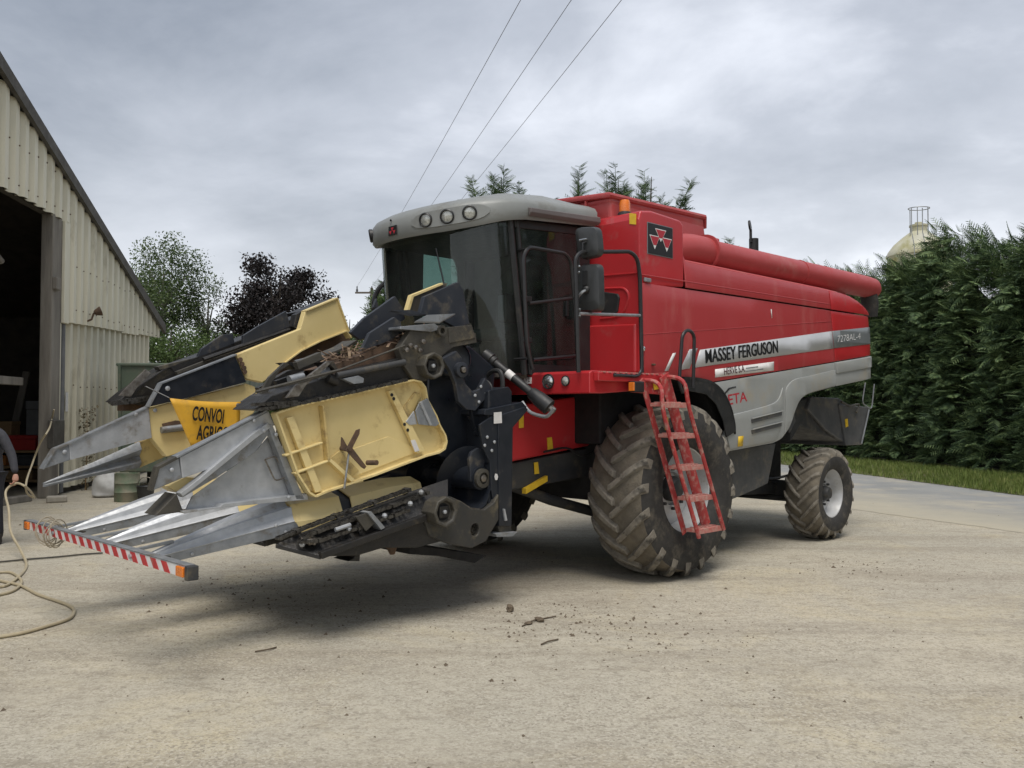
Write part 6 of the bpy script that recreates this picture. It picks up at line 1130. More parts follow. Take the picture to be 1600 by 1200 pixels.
hp(MB().tube(arc([(-4.264, 0.97, 1.345), (-4.184, 0.97, 1.369), (-4.091, 0.97, 1.213), (-4.183, 0.97, 1.186), (-4.264, 0.97, 1.345)], 3, 0.03), 0.006, 6), 'spring_clip', M_steel, parent=gs)
bolt(*[(-4.108, 1.03, 1.07)][0], parent=gs); bolt(*[(-4.308, 1.03, 1.551)][0], parent=gs); bolt(*[(-4.214, 1.03, 1.522)][0], parent=gs)
# upturned row unit with chains above the tray
wu = pp('row_unit', [(-4.388, 1.7), (-4.257, 1.8), (-3.976, 1.887), (-3.533, 2.019), (-3.044, 2.133), (-2.913, 2.118), (-2.9, 1.961), (-3.043, 1.932), (-3.759, 1.805), (-4.231, 1.691)], 0.70, 1.04, M_grime, 0.008)
chain('gathering_chain', [(-4.413, 1.08, 1.735), (-4.198, 1.08, 1.745), (-4.045, 1.08, 1.76)], wu); chain('gathering_chain', [(-4.384, 1.08, 1.7), (-4.096, 1.08, 1.737), (-3.778, 1.08, 1.8), (-3.066, 1.08, 1.946)], wu); chain('gathering_chain', [(-4.243, 0.75, 1.756), (-3.853, 0.75, 1.837), (-3.452, 0.75, 1.925)], wu)
hp(MB().plate([(-4.174, 1.1, 1.782), (-4.099, 1.1, 1.87), (-3.841, 1.1, 2.054), (-3.787, 1.1, 2.061), (-3.927, 1.1, 1.943), (-4.016, 1.1, 1.876), (-4.072, 1.1, 1.796)], (0, -0.03, 0)), 'bent_strap', M_steel, 0.002, wu)
hp(MB().plate([(-3.841, 1.1, 2.054), (-3.787, 1.1, 2.061), (-3.742, 1.1, 1.996), (-3.753, 1.1, 1.981), (-3.797, 1.1, 2.018)], (0, -0.2, 0)), 'strap_fold', M_grime, 0.002, wu)
hp(MB().plate([(-4.228, 0.8, 1.728), (-4.199, 0.8, 1.85), (-4.148, 0.8, 1.936), (-4.019, 0.8, 2.054), (-3.949, 0.8, 2.057), (-4.06, 0.8, 1.986), (-4.122, 0.8, 1.903), (-4.168, 0.8, 1.794)], (0, -0.03, 0)), 'bent_strap', M_iron, 0.002, wu)
hp(MB().plate([(-3.949, 0.8, 2.057), (-4.019, 0.8, 2.054), (-3.905, 0.8, 2.005), (-3.829, 0.8, 2.042)], (0, -0.15, 0)), 'strap_fold', M_grime, 0.002, wu)
hp(MB().tube([(-3.758, 1.1, 1.952), (-3.132, 1.1, 2.076)], 0.026, 10), 'tension_tube', M_dark, parent=wu); hp(MB().tube([(-4.386, 1.1, 1.837), (-4.058, 1.1, 1.898), (-3.747, 1.1, 1.991), (-3.133, 1.1, 2.209)], 0.008, 6), 'pull_rod', M_iron, parent=wu)
hp(MB().tube([(-4.406, 1.1, 1.824), (-3.736, 1.1, 1.996)], 0.011, 6), 'guide_rod', M_iron, parent=wu)
hp(MB().plate([(-3.715, 1.12, 1.929), (-3.58, 1.12, 1.957), (-3.527, 1.12, 1.938), (-3.533, 1.12, 1.904), (-3.619, 1.12, 1.893)], (0, -0.05, 0)), 'foot_shoe', M_galvb, 0.003, wu)
hp(MB().tube([(-4.065, 0.95, 1.915), (-3.949, 0.95, 1.947)], [0.035, 0.03], 10), 'spring_cap', M_galvb, parent=wu); hp(MB().tube([(-3.867, 1.02, 1.966), (-3.785, 1.02, 1.983)], 0.045, 12), 'tensioner', M_galvb, parent=wu)
hp(MB().tube([(-3.81, 1.06, 1.938), (-3.732, 1.06, 1.911)], 0.04, 10), 'clevis', M_grime, parent=wu)
for a, b in (([(-3.985, 0.9, 2.023), (-3.779, 0.9, 2.108)], 0.06), ([(-4.041, 0.7, 1.893), (-3.539, 0.7, 2.056)], 0.05), ([(-4.045, 0.85, 1.842), (-3.398, 0.85, 2.03)], 0.04)): hp(MB().bar(a[0], a[1], b, b), 'frame_bar', M_iron if b > .055 else M_grime, 0.004, wu)
pp('gutter', [(-3.808, 2.003), (-3.466, 2.119), (-2.969, 2.32), (-2.836, 2.339), (-2.822, 2.206), (-3.223, 2.079), (-3.696, 1.944)], 0.70, 0.93, M_rust, 0.006, wu)
hp(MB().plate([(-3.99, 0.9, 2.066), (-3.801, 0.9, 2.112), (-3.953, 0.9, 2.019)], (0, -0.02, 0)), 'flap', M_galvb, 0.002, wu)
pp('gutter_edge', [(-3.642, 2.107), (-3.356, 2.219), (-3.257, 2.277), (-3.244, 2.261), (-3.343, 2.198), (-3.63, 2.092)], 0.4, 0.62, M_iron, 0.003, wu)
# dry stalk litter caught in the unit
lit = MB(); rl = random.Random(4)
for k in range(150):
    f = rl.random(); px = Vector([(-3.634, 0.85, 2.067)][0]).lerp(Vector([(-2.792, 0.85, 2.332)][0]), f) + Vector((rl.gauss(0, .04), rl.gauss(-.05, .10), abs(rl.gauss(0.01, .03)))); dd = Vector((rl.gauss(0, 1), rl.gauss(0, 1), rl.gauss(0, .35))).normalized() * rl.uniform(.03, .10); lit.bar(px - dd, px + dd, rl.uniform(.006, .022), .004)
hp(lit, 'stalk_litter', mat('dry_stalks', (0.22, 0.16, 0.10), 0.9, col2=(0.12, 0.07, 0.05), scale=12), parent=wu, kind='stuff')
pp('dark_backing', [(-3.962, 1.873), (-3.709, 2.013), (-3.224, 2.181), (-3.029, 2.167), (-3.028, 1.922), (-3.877, 1.7)], 0.22, 0.28, M_grime, 0.004)  # dark plate added to close a bright gap behind the row unit
cast = pp('upper_casting', [(-3.171, 2.181), (-3.019, 2.385), (-2.767, 2.397), (-2.65, 2.378), (-2.357, 2.359), (-2.342, 2.277), (-2.601, 2.225), (-2.725, 2.145), (-2.793, 2.015), (-2.899, 1.929), (-3.03, 1.946), (-3.12, 2.046)], 1.0, 1.08, M_iron, 0.008)
pp('casting_cap', [(-3.174, 2.358), (-2.824, 2.407), (-2.756, 2.364), (-2.864, 2.336), (-3.174, 2.337)], 0.85, 1.10, M_galvb, 0.004, cast); pp('tail_box', [(-2.674, 2.386), (-2.411, 2.425), (-2.367, 2.313), (-2.659, 2.253)], 0.85, 1.09, M_iron, 0.006, cast)
hp(MB().plate([(-3.07, 1.15, 2.403), (-2.947, 1.15, 2.464), (-2.644, 1.15, 2.498), (-2.808, 1.15, 2.417)], (0, -0.01, -0.012)), 'cover_flap', M_galvb, 0.002, cast); hp(MB().plate([(-3.247, 1.1, 2.48), (-3.083, 1.1, 2.498), (-2.901, 1.1, 2.477), (-3.051, 1.1, 2.46)], (0, -0.05, -0.006)), 'cover_flap', M_fin, 0.002, cast)
hp(MB().lathe([(0.045, 0), (0.045, 0.03), (0.025, 0.03), (0.025, 0.0)], [(-2.758, 1.09, 2.35)][0], (0, 1, 0), 14), 'pipe_end', M_iron, parent=cast)
gearbox(Vector([(-2.902, 1.12, 2.053)][0]), 0.10)
for q in [(-3.082, 1.1, 2.211), (-3.031, 1.1, 2.198), (-3.12, 1.1, 2.174), (-2.985, 1.1, 2.175), (-2.953, 1.1, 2.249)]: hp(MB().lathe([(0.02, 0), (0.02, 0.02), (0.008, 0.025)], q, (0, 1, 0), 8), 'nut', M_steel, parent=cast)
# dark plastic fins along the folded rows
def fin(pts, v0, v1, m=M_fin): return pp('deflector_fin', pts, v0, v1, m, 0.004)
fin([(-3.388, 2.322), (-3.26, 2.445), (-2.946, 2.657), (-2.865, 2.562), (-2.838, 2.471), (-3.081, 2.336), (-3.296, 2.266)], 0.68, 0.72); fin([(-3.431, 2.161), (-3.353, 2.307), (-3.112, 2.451), (-3.047, 2.409), (-3.034, 2.321), (-3.224, 2.232)], 0.90, 0.94)
fin([(-2.882, 2.491), (-2.836, 2.638), (-2.467, 2.799), (-2.416, 2.738), (-2.342, 2.444), (-2.488, 2.401), (-2.671, 2.464)], 0.93, 0.98); fin([(-3.054, 2.564), (-3.015, 2.649), (-2.988, 2.559)], 0.52, 0.55)
pp('fin_frame', [(-2.876, 2.519), (-2.829, 2.663), (-2.537, 2.791), (-2.436, 2.812), (-2.48, 2.752), (-2.706, 2.653), (-2.754, 2.523)], 0.74, 0.80, M_iron, 0.003); pp('fin_edge', [(-2.896, 2.512), (-2.843, 2.668), (-2.509, 2.805), (-2.501, 2.789), (-2.822, 2.653), (-2.869, 2.514)], 0.76, 0.815, M_cream, 0.002)
# --- far wing, folded the same way -----------------------------------------------------
fh = pp('far_hood', [(-2.52, 2.823), (-2.351, 2.432), (-2.405, 2.5), (-2.709, 2.379), (-2.923, 2.274), (-3.074, 2.168), (-3.208, 2.035), (-3.326, 1.953), (-3.495, 1.985), (-3.591, 2.206), (-2.931, 2.486), (-2.876, 2.665)], -0.93, -0.85, M_cream, 0.008)
rim('hood_edge', [(-2.876, 2.665), (-2.52, 2.823), (-2.351, 2.432), (-2.405, 2.5), (-2.709, 2.379), (-2.923, 2.274), (-3.074, 2.168), (-3.208, 2.035)], -0.93, -0.83, 0.012, M_cream, fh, close=False)
for q in [(-3.558, -0.84, 2.16), (-3.539, -0.84, 2.12), (-3.52, -0.84, 2.085), (-3.513, -0.84, 2.049)]: hp(MB().lathe([(0.022, 0), (0.022, 0.012), (0.01, 0.012)], q, (0, 1, 0), 10), 'plug', M_rust, parent=fh)
pp('hood_hollow', [(-2.252, 2.433), (-2.33, 2.548), (-3.045, 2.2), (-3.18, 2.009), (-2.834, 2.113), (-2.313, 2.33)], -1.25, -1.0, M_rust, 0.006, fh)
pp('far_panel', [(-3.614, 2.199), (-4.284, 1.921), (-4.386, 1.722), (-4.012, 1.813), (-3.498, 1.955)], -0.90, -0.83, M_blue, 0.004, fh); rim('panel_edge', [(-3.601, 2.205), (-4.285, 1.926), (-4.391, 1.722)], -0.9, -0.815, 0.012, M_galvb, fh, close=False)
bolt(*[(-4.231, -0.83, 1.883)][0], 0.022, fh)
pp('lower_hood', [(-4.374, 1.711), (-3.999, 1.808), (-3.476, 1.944), (-3.386, 1.916), (-3.326, 1.808), (-3.397, 1.664), (-3.758, 1.468), (-3.994, 1.349), (-4.209, 1.289), (-4.344, 1.458)], -0.98, -0.88, M_cream, 0.008, fh)
pp('hood_slot', [(-4.257, 1.578), (-4.14, 1.605), (-4.02, 1.592), (-3.996, 1.519), (-4.234, 1.495)], -0.879, -0.870, M_rust, 0.002, fh); hp(MB().tube([(-4.272, -0.85, 1.523), (-4.058, -0.85, 1.548)], 0.03, 10), 'slot_bar', M_galvb, parent=fh)
bolt(*[(-4.321, -0.87, 1.694)][0], 0.018, fh)
fg = pp('far_snout', [(-4.374, 1.716), (-5.007, 1.422), (-4.996, 1.293), (-4.344, 1.458)], -0.95, -0.865, M_galv, 0.006); pp('snout_nose', [(-5.007, 1.422), (-5.111, 1.379), (-5.193, 1.23), (-4.996, 1.293)], -0.95, -0.868, M_galvb, 0.005, fg); rim('snout_edge', [(-4.369, 1.727), (-5.007, 1.427), (-5.111, 1.384), (-5.197, 1.231)], -0.95, -0.85, 0.012, M_galvb, fg, close=False)
bolt(*[(-4.486, -0.86, 1.662)][0], 0.018, fg); bolt(*[(-5.04, -0.86, 1.361)][0], 0.018, fg)
# ribbed underside snout of the far wing
rs = MB(); T0 = Vector([(-5.138, -1.05, 1.089)][0]); E = [Vector(q) for q in [(-4.379, -1.05, 1.421), (-4.378, -1.05, 1.355), (-4.378, -1.05, 1.299), (-4.377, -1.05, 1.243), (-4.376, -1.05, 1.193)]]; rings = []
for k, e in enumerate(E):
    o_ = Vector((0, 0.05 if k % 2 else 0.0, 0)); rings.append([T0 + Vector((0, 0, 0.02 * (2 - k) * .4)), T0.lerp(e, .5) + o_ * .5, e + o_])
rs.loft(rings, False, False, False); rings2 = [[p + Vector((0, -0.02, 0)) for p in r] for r in rings]; rs.loft(rings2, False, False, False); hp(rs, 'ribbed_snout', M_galvb, 0.0, fg)
pp('snout_hood', [(-4.387, 1.411), (-4.266, 1.464), (-3.921, 1.514), (-3.739, 1.405), (-4.14, 1.285), (-4.384, 1.189)], -1.15, -1.05, M_creamd, 0.006, fg)
fu = pp('far_row_unit', [(-4.521, 1.767), (-4.419, 1.857), (-4.111, 2.076), (-3.692, 2.24), (-2.677, 2.679), (-2.691, 2.547), (-3.239, 2.292), (-3.874, 1.995), (-4.25, 1.734)], -1.5, -1.2, M_grime, 0.008)
chain('gathering_chain', [(-4.613, -1.1, 1.76), (-4.463, -1.1, 1.783), (-4.243, -1.1, 1.819)], fu); chain('gathering_chain', [(-4.591, -1.1, 1.744), (-4.409, -1.1, 1.767), (-4.265, -1.1, 1.802)], fu)
hp(MB().plate([(-4.539, -1.1, 1.822), (-4.465, -1.1, 1.906), (-4.313, -1.1, 2.056), (-4.268, -1.1, 2.023), (-4.388, -1.1, 1.891), (-4.437, -1.1, 1.812)], (0, -0.03, 0)), 'bent_strap', M_steel, 0.002, fu); hp(MB().plate([(-4.389, -1.2, 1.824), (-4.251, -1.2, 1.958), (-4.079, -1.2, 2.084), (-4.044, -1.2, 2.085), (-4.02, -1.2, 2.039), (-4.205, -1.2, 1.93), (-4.305, -1.2, 1.825)], (0, -0.2, 0)), 'bent_strap', M_iron, 0.002, fu)
hp(MB().plate([(-4.172, -1.2, 2.087), (-3.854, -1.2, 2.175), (-3.866, -1.2, 2.151), (-4.149, -1.2, 2.059)], (0, -0.1, 0)), 'flap', M_iron, 0.002, fu); hp(MB().tube([(-4.341, -1.05, 1.902), (-4.103, -1.05, 1.803)], 0.007, 6), 'sign_cord', M_rail, parent=fu)
hp(MB().bar([(-4.044, -1.1, 2.03), (-3.714, -1.1, 2.165)][0], [(-4.044, -1.1, 2.03), (-3.714, -1.1, 2.165)][1], 0.05, 0.03), 'frame_bar', M_iron, 0.003, fu); hp(MB().tube([(-3.811, -1.05, 2.159), (-3.291, -1.05, 2.358), (-2.88, -1.05, 2.515)], 0.022, 8), 'tension_tube', M_grime, parent=fu)
pp('rust_guard', [(-4.448, 1.756), (-4.248, 1.78), (-4.247, 1.689), (-4.448, 1.689)], -1.4, -1.25, M_rust, 0.004, fu)
fin([(-3.428, 2.305), (-3.429, 2.403), (-3.285, 2.497), (-2.973, 2.676), (-2.93, 2.521), (-3.116, 2.446)], -1.08, -1.04); fin([(-3.803, 2.187), (-3.767, 2.266), (-3.555, 2.416), (-3.452, 2.429), (-3.431, 2.313), (-3.566, 2.258)], -1.24, -1.20)
pp('hood_hinge', [(-2.944, 2.517), (-2.917, 2.638), (-2.839, 2.683), (-2.81, 2.672), (-2.866, 2.509)], -1.05, -0.95, M_black, 0.004, fh)
pp('hood_top', [(-2.868, 2.67), (-2.481, 2.838), (-2.481, 2.818), (-2.847, 2.653)], -1.25, -0.93, M_black, 0.004, fh)

# --- CONVOI AGRICOLE flag hung on cords across the front ---------------------------------
M_flag = mat('yellow_flag', (0.72, 0.40, 0.03), 0.55, col2=(0.60, 0.32, 0.03), scale=3, dirt=(0.42, 0.24, 0.05), damt=0.3, dscale=4)
TL, TR, BR, BL = [Vector(q) for q in [(-4.326, -0.55, 1.796), (-3.693, -0.55, 1.768), (-3.713, -0.55, 1.361), (-4.135, -0.55, 1.374)]]
sg = empty('convoy_sign', ORG + Matrix.Rotation(HEAD, 3, 'Z') @ Vector((BL.x, -BL.y, 0)), HEAD); SBASE = (BL.x, BL.y, 0); tag(sg, 'yellow convoy banner hung between the header dividers', 'sign')
mb = MB(); nx, nz = 14, 8; grid = []
for j in range(nz + 1):
    for i in range(nx + 1):
        a, b = i / nx, j / nz; p = TL.lerp(TR, a).lerp(BL.lerp(BR, a), b); p.y += 0.012 * math.sin(a * 7 + b * 2) * b; p.z -= 0.012 * math.sin(math.pi * a) * (1 - b); grid.append(p)
mb.add(grid, [(j * (nx + 1) + i, j * (nx + 1) + i + 1, (j + 1) * (nx + 1) + i + 1, (j + 1) * (nx + 1) + i) for j in range(nz) for i in range(nx)], True); fo = mb.build('banner', M_flag, sg, base=SBASE); fo.modifiers.new('t', 'SOLIDIFY').thickness = 0.004
def sign_text(body, x0, y0, x1, h):
    p = Vector(x0); q = Vector(x1); text('lettering', body, M_ink, sg, (p.x - SBASE[0], p.y - SBASE[1] + 0.02, p.z), (q - p).length, h, slope=math.atan2(q.z - p.z, q.x - p.x), bold=0.028)
A_, B_ = [(-4.144, -0.55, 1.608), (-3.864, -0.55, 1.577)]; sign_text('CONVOI', A_, 0, B_, 0.125); A_, B_ = [(-4.103, -0.55, 1.444), (-3.738, -0.55, 1.418)]; sign_text('AGRICOLE', A_, 0, B_, 0.125)
MB().tube([TR, Vector([(-3.561, -0.5, 1.86)][0])], 0.006, 6).build('cord', M_rail, sg, base=SBASE); MB().tube([TL, Vector([(-4.465, -0.7, 1.893)][0])], 0.006, 6).build('cord', M_rail, sg, base=SBASE)
for q in (TR,): MB().lathe([(0.012, 0), (0.02, 0.004), (0.012, 0.008)], Vector(q) + Vector((-.03, .01, -.03)), (0, 1, 0), 12).build('eyelet', M_steel, sg, base=SBASE)

# --- striped light bar across the snout tips --------------------------------------------
UB = -5.12; LB = empty('marker_bar', ORG + Matrix.Rotation(HEAD, 3, 'Z') @ Vector((UB, 0, 0)), HEAD); tag(LB, 'red and white striped marker bar tied across the snout tips', 'marker bar'); LBB = (UB, 0, 0)
e0, e1 = [(-5.12, -1.578, 0.718), (-5.12, 1.644, 0.746)]; v0, v1 = e0[1], e1[1]; zc = 0.5 * (e0[2] + e1[2]); z0 = lambda v: e0[2] + (e1[2] - e0[2]) * (v - v0) / (v1 - v0)
mb = MB(); mb.add([(UB + a, v, z0(v) + c) for v in (v0, v1) for a in (0, 0.045) for c in (-0.034, 0.034)], [(0, 1, 3, 2), (4, 6, 7, 5), (0, 4, 5, 1), (2, 3, 7, 6), (0, 2, 6, 4), (1, 5, 7, 3)]); mb.build('board', M_white, LB, 0.003, base=LBB)
mb = MB(); mb.add([(UB + a, v, z0(v) + c) for v in (v0, v1) for a in (-0.004, 0.055) for c in (0.036, 0.042)], [(0, 1, 3, 2), (4, 6, 7, 5), (0, 4, 5, 1), (2, 3, 7, 6), (0, 2, 6, 4), (1, 5, 7, 3)]); mb.build('top_angle', M_galvb, LB, 0.0, base=LBB)
M_refl = mat('red_reflective', (0.50, 0.03, 0.035), 0.4, scale=10, dirt=(0.35, 0.15, 0.12), damt=0.2)
n = 17; st_ = (v1 - v0 - 0.36) / n
for k in range(n):
    a = v0 + 0.16 + k * st_; w = st_ * 0.5; mb = MB(); mb.plate([(UB - 0.001, a + 0.06, z0(a) - 0.031), (UB - 0.001, a + w + 0.06, z0(a) - 0.031), (UB - 0.001, a + w, z0(a) + 0.031), (UB - 0.001, a, z0(a) + 0.031)], (-0.002, 0, 0)); mb.build('red_stripe', M_refl, LB, base=LBB)
for v, s in ((v0, 1), (v1, -1)):
    z = z0(v); MB().box(UB - 0.012, UB + 0.06, v - 0.035 * (s > 0) - 0.003, v + 0.035 * (s < 0) + 0.003, z - 0.045, z + 0.04).build('end_cap', M_dark, LB, 0.006, base=LBB)
    c = v + s * 0.06; MB().box(UB - 0.02, UB, c - 0.05, c + 0.05, z - 0.03, z + 0.03).build('marker_lamp', M_orange, LB, 0.006, base=LBB)
for k, v in enumerate((-0.95, -0.08, 0.74)): MB().bar((UB + 0.04, v, z0(v) + 0.03), (UB + 0.30, v, z0(v) + 0.06), 0.03, 0.02).build('mounting_arm', M_galvb, LB, 0.003, base=LBB)
for v in (v0 + .75, v1 - .85): MB().lathe([(0.016, 0), (0.016, 0.012), (0.005, 0.016)], (UB - .002, v, z0(v)), (-1, 0, 0), 8).build('bolt', M_galv, LB, base=LBB)
# cord wound round the bar
cd = MB(); rl = random.Random(8); P = []
vC = v0 + 0.62
for k in range(110):
    a = k * 0.42; P.append((UB + 0.02 + math.cos(a) * (0.06 + .03 * math.sin(k * .11) ** 2), vC - 0.15 + 0.30 * (0.5 + 0.5 * math.sin(k * 0.061)) + 0.04 * math.sin(k * .37), z0(vC) - 0.01 + math.sin(a) * (0.075 + 0.045 * math.sin(k * .083) ** 2)))
o = cd.tube(P, 0.0045, 6).build('rope_coil', mat('rope', (0.36, 0.31, 0.23), 0.9, scale=20), base=(UB, vC, 0)); 
o.location = ORG + Matrix.Rotation(HEAD, 3, 'Z') @ Vector((UB, -vC, 0)); o.rotation_euler.z = HEAD; tag(o, 'pale cord wound round the far end of the striped bar', 'rope')

# ================================================================== PERSON, HOSE, LITTER
# the worker at the picture's edge, arm reaching down to the hose
M_jacket = mat('dark_work_jacket', (0.035, 0.037, 0.045), 0.9, col2=(0.05, 0.05, 0.058), scale=18, bump=0.3, bscale=30)
M_trous = mat('dark_trousers', (0.022, 0.024, 0.032), 0.9, scale=14, bump=0.2)
M_skin = mat('skin', (0.46, 0.25, 0.18), 0.55, col2=(0.40, 0.20, 0.14), scale=12)
M_hair = mat('brown_hair', (0.05, 0.035, 0.025), 0.8, scale=30); M_boot = mat('work_boot', (0.03, 0.026, 0.022), 0.7, scale=9)
def skin_mesh(name, verts, edges, radii, m, parent, root=0, sub=2):
    me = bpy.data.meshes.new(name); me.from_pydata(verts, edges, []); o = bpy.data.objects.new(name, me); COL.objects.link(o); o.parent = parent
    o.modifiers.new('skin', 'SKIN').use_smooth_shade = True
    if not me.skin_vertices: me.skin_vertices.new()
    sv = me.skin_vertices[0].data
    for i, r in enumerate(radii): sv[i].radius = r if isinstance(r, tuple) else (r, r); sv[i].use_root = (i == root)
    s = o.modifiers.new('sub', 'SUBSURF'); s.levels = sub; s.render_levels = sub; me.materials.append(m); return o
PXY = (-6.62, 10.95); man = empty('person', (PXY[0], PXY[1], 0)); tag(man, 'person in dark work clothes at the barn doorway, one hand on the hose', 'person')
# local x to the picture's right, y away from the camera; standing, leaning a little forward, right arm down along the side
bv = [(0, 0, 0.95), (0.0, 0, 1.12), (0.0, 0, 1.32), (-0.01, 0, 1.43), (-0.03, 0, 1.50), (-0.045, -.01, 1.58), (-0.05, -.02, 1.68), (-0.05, -.01, 1.75),   # 0-7 spine, neck, head
      (0.17, -.02, 1.38), (0.31, -.03, 1.13), (0.40, -.10, 0.90),                 # 8-10 arm towards the camera's right
      (-0.15, 0, 1.40), (-0.22, -.04, 1.14), (-0.16, -.22, 1.02),                   # 11-13 other arm
      (0.10, 0, 0.88), (0.12, -.02, 0.50), (0.12, .03, 0.10), (0.13, -.08, 0.05), (0.13, -.17, 0.035),   # 14-18 leg
      (-0.10, 0, 0.88), (-0.12, .01, 0.50), (-0.12, .05, 0.10), (-0.13, -.06, 0.05), (-0.13, -.15, 0.035)]
be = [(0, 1), (1, 2), (2, 3), (3, 4), (4, 5), (5, 6), (6, 7), (3, 8), (8, 9), (9, 10), (3, 11), (11, 12), (12, 13), (0, 14), (14, 15), (15, 16), (16, 17), (17, 18), (0, 19), (19, 20), (20, 21), (21, 22), (22, 23)]
br = [(.155, .115), (.155, .11), (.17, .12), (.13, .10), .06, (.075, .09), (.078, .10), (.05, .06), .072, .055, .042, .072, .055, .042, .095, .065, .05, .055, .04, .095, .065, .05, .055, .04]
body = skin_mesh('body', bv, be, br, M_jacket, man)
body.data.materials.append(M_trous)
skin_mesh('trousers', [(0, 0, 0.97), (0.10, 0, 0.87), (0.12, -.02, 0.50), (0.12, .03, 0.09), (-0.10, 0, 0.87), (-0.12, .01, 0.50), (-0.12, .05, 0.09)], [(0, 1), (1, 2), (2, 3), (0, 4), (4, 5), (5, 6)], [(.165, .125), .108, .078, .068, .108, .078, .068], M_trous, man)
for s, y in ((0.125, 0), (-0.125, .02)): MB(False).loft([[(s + math.cos(a) * w, y + yo + math.sin(a) * l, z) for a in [6.283 * k / 16 for k in range(16)]] for w, l, yo, z in ((.05, .14, -.06, 0), (.055, .15, -.06, .03), (.052, .13, -.05, .075), (.05, .075, .02, .11), (.052, .06, .04, .17))]).build('boot', M_boot, man)
MB(False).ball((-0.05, -.02, 1.66), 0.105, 18, (0.80, 0.95, 1.18)).build('head', M_skin, man)
MB(False).ball((-0.05, 0.0, 1.695), 0.108, 18, (0.85, 0.98, 1.0)).build('hair', M_hair, man)
fc = MB(False); fc.loft([[(-0.05 + x * w, -.125 + d_, z) for x in (-1, 0, 1)] for w, d_, z in ((.008, .004, 1.675), (.013, -.014, 1.65), (.016, -.02, 1.635), (.012, .004, 1.628))], False, False); fc.build('nose', M_skin, man)
for s in (-1, 1):
    MB(False).ball((-0.05 + s * .032, -.115, 1.672), 0.012, 10).build('eye', M_white, man); MB(False).ball((-0.05 + s * .032, -.1245, 1.672), 0.0055, 8).build('pupil', M_ink, man); MB(False).ball((-0.05 + s * .085, 0.0, 1.66), 0.03, 10, (.35, .7, 1.1)).build('ear', M_skin, man)
MB(False).bar((-0.075, -.117, 1.602), (-0.025, -.117, 1.602), 0.01, 0.010).build('mouth', mat('lip', (0.35, 0.13, 0.11), 0.6), man)
# hands: palm and five separate curled fingers
def hand(wr, dr, side, nm='hand'):
    wr = Vector(wr); d, x, y = perp(dr); n_ = Vector((0, -1, 0)); x = (n_ - d * n_.dot(d)).normalized() * side; y = d.cross(x)
    def P(a, b, c): return tuple(wr + d * a + x * b + y * c)
    skin_mesh(nm, [P(-.02, 0, 0), P(.035, 0, 0), P(.08, 0, 0)], [(0, 1), (1, 2)], [(.027, .022), (.040, .019), (.040, .017)], M_skin, man)
    for k, (b, l) in enumerate(((-.030, .068), (-.010, .078), (.010, .074), (.029, .058))):
        skin_mesh('finger', [P(.075, b, 0), P(.075 + l * .42, b * 1.05, .010), P(.075 + l * .62, b * 1.05, .034), P(.070 + l * .45, b, .052)], [(0, 1), (1, 2), (2, 3)], [.0105, .0095, .0088, .007], M_skin, man)
    skin_mesh('thumb', [P(.02, -.034, .004), P(.055, -.056, .018), P(.082, -.050, .036), P(.098, -.034, .044)], [(0, 1), (1, 2), (2, 3)], [.014, .0115, .010, .0075], M_skin, man)
hand((0.405, -.105, 0.875), (0.12, -0.25, -1.0), 1); hand((-0.155, -.235, 1.01), (0.4, -0.8, -0.2), -1)

# garden hose from the barn, through the hand and in loops over the yard
M_hose = mat('cream_hose', (0.42, 0.36, 0.24), 0.55, col2=(0.36, 0.31, 0.21), scale=8)
HX, HY, HZ = PXY[0] + 0.43, PXY[1] - 0.13, 0.80
def gp(pts): return [(x, y, 0.016) for x, y in pts]
h1 = [(q[0], 13.9, q[1]) for q in [(-7.45, 1.37), (-7.58, 1.16), (-7.7, 0.83)]] + [(q[0], 12.6, q[1]) for q in [(-7.06, 0.66), (-7.05, 0.49), (-6.94, 0.42)]] + [(q[0], 12.4, q[1]) for q in [(-6.66, 0.57), (-6.7, 0.69)]]
o = MB(False).tube(spline([(q[0], 16.4, q[1]) for q in [(-8.69, 1.7), (-8.74, 1.46)]] + h1[:6] + [(HX + .12, HY + .05, HZ - .09), (HX, HY, HZ - .02), (HX - .10, HY - .05, HZ - .12)] + gp([(-6.97, 12.01)])[:0] + [([(-6.12, 0.48)][0][0], 10.55, [(-6.12, 0.48)][0][1]), ([(-5.89, 0.27)][0][0], 10.2, [(-5.89, 0.27)][0][1]), ([(-5.57, 0.1)][0][0], 9.85, [(-5.57, 0.1)][0][1])] + gp([(-5.24, 9.38), (-4.96, 8.73), (-4.85, 8.29), (-5.08, 8.42), (-5.33, 8.8), (-5.29, 9.01), (-5.13, 8.94), (-4.8, 8.51), (-4.64, 8.09), (-4.68, 7.87)]), 6), 0.0145, 8).build('garden_hose', M_hose); tag(o, 'cream hose hanging from the barn and held by the person', 'hose')
o = MB(False).tube(spline(gp([(-5.42, 8.87), (-5.05, 8.57), (-4.7, 8.32), (-4.31, 7.92), (-3.91, 7.58), (-3.73, 7.39), (-3.63, 7.21), (-3.57, 6.99), (-3.63, 6.74), (-3.71, 6.55), (-3.86, 6.41)]), 6), 0.0145, 8).build('garden_hose', M_hose); tag(o, 'cream hose lying in a wide loop on the yard in front', 'hose')
o = MB(False).tube(spline(gp([(-5.76, 9.53), (-5.47, 9.77), (-5.2, 9.94), (-4.99, 10.12), (-4.81, 10.21)]), 5), 0.010, 8).build('shade_line_tube', M_iron); tag(o, 'thin dark tube for a pipe-like line and its shade behind the hose loops', 'pipe')  # dark tube drawn for a pipe-like line together with its faint shade

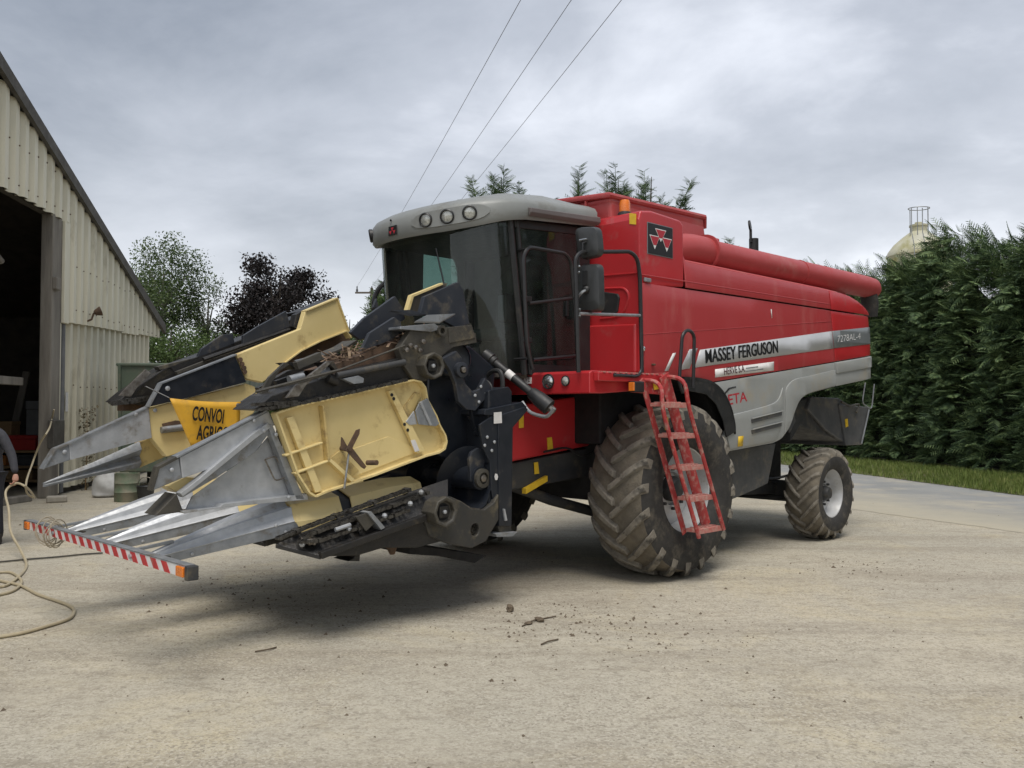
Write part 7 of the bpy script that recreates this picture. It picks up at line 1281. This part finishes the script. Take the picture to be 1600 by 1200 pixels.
# clods, twigs and crumbs on the yard
M_clod = mat('dry_clod', (0.10, 0.075, 0.05), 0.95, col2=(0.16, 0.125, 0.085), scale=20, bump=0.7, bscale=40)
def clod(x, y, s, seed, name='soil_clod', m=None):
    r = random.Random(seed); bm = bmesh.new(); bmesh.ops.create_icosphere(bm, subdivisions=2, radius=1)
    for v in bm.verts: v.co = Vector((v.co.x * s[0], v.co.y * s[1], v.co.z * s[2])) * (1 + r.uniform(-.22, .22))
    me = bpy.data.meshes.new(name); bm.to_mesh(me); bm.free(); o = bpy.data.objects.new(name, me); COL.objects.link(o); me.materials.append(m or M_clod); o.location = (x, y, s[2] * .8); o.rotation_euler.z = r.random() * 6; return o
q = [(-0.02, 7.32)][0]; o = clod(q[0], q[1], (.035, .03, .035), 1); tag(o, 'upright brown clod alone on the yard left of the front wheel', 'clod')
q = [(0.22, 6.99)][0]; o = clod(q[0], q[1], (.06, .03, .018), 2); tag(o, 'flat dark clod next to the long twig on the yard', 'clod')
q = [(0.13, 6.89)][0]; o = clod(q[0], q[1], (.035, .025, .015), 3); tag(o, 'small clod at the left end of the long twig', 'clod')
M_twig = mat('twig', (0.10, 0.075, 0.05), 0.9, scale=20)
for k, (pts, lab) in enumerate((([(0.08, 6.81), (0.18, 6.98), (0.26, 7.06), (0.36, 7.11)], 'long thin twig on the yard in front of the machine'), ([(0.21, 6.28), (0.27, 6.35), (0.34, 6.42)], 'short thick twig on the yard below the long twig'), ([(-1.8, 6.1), (-1.72, 6.13), (-1.68, 6.21)], 'forked twig on the yard under the header'))):
    o = MB(False).tube(spline([(x, y, .008 + .006 * (i % 2)) for i, (x, y) in enumerate(pts)], 4), 0.006, 5).build('twig', M_twig); tag(o, lab, 'twig')
def crumbs():
    rng = np.random.default_rng(17); n = 1500; tv = np.array([(1, 0, 0), (-.4, .8, 0), (-.6, -.7, 0), (0, 0, .75)]); tf = np.array([(0, 1, 3), (1, 2, 3), (2, 0, 3)])
    y = 3.0 + rng.random(n) ** 1.4 * 13; x = rng.uniform(-.62, .62, n) * y * 1.02
    cl = rng.random(n) < .6; C = np.array([(-2.0, 7.9), (-1.55, 7.3), (.45, 6.9), (.2, 6.5), (.8, 7.2), (-2.6, 8.4), (1.2, 6.6), (3.8, 9.4)]); i = rng.integers(0, len(C), n); g_ = C[i] + rng.normal(0, .42, (n, 2)); x = np.where(cl, g_[:, 0], x); y = np.where(cl, g_[:, 1], y)
    pos = np.stack([x, y, np.full(n, 0.001)], 1); a = rng.random(n) * 6.28; xa = np.stack([np.cos(a), np.sin(a), 0 * a], 1); ya = np.stack([-np.sin(a), np.cos(a), 0 * a], 1) * rng.uniform(.35, 1, n)[:, None]; za = np.tile((0, 0, 1.0), (n, 1)); s = rng.gamma(2.0, .0032, n) + .002
    V, T = scatter(tv, tf, pos, xa, ya, za, s); o = mesh_np('gravel', V, T, M_clod, kind='stuff'); o['label'] = 'scattered soil crumbs and grit on the yard'
crumbs()
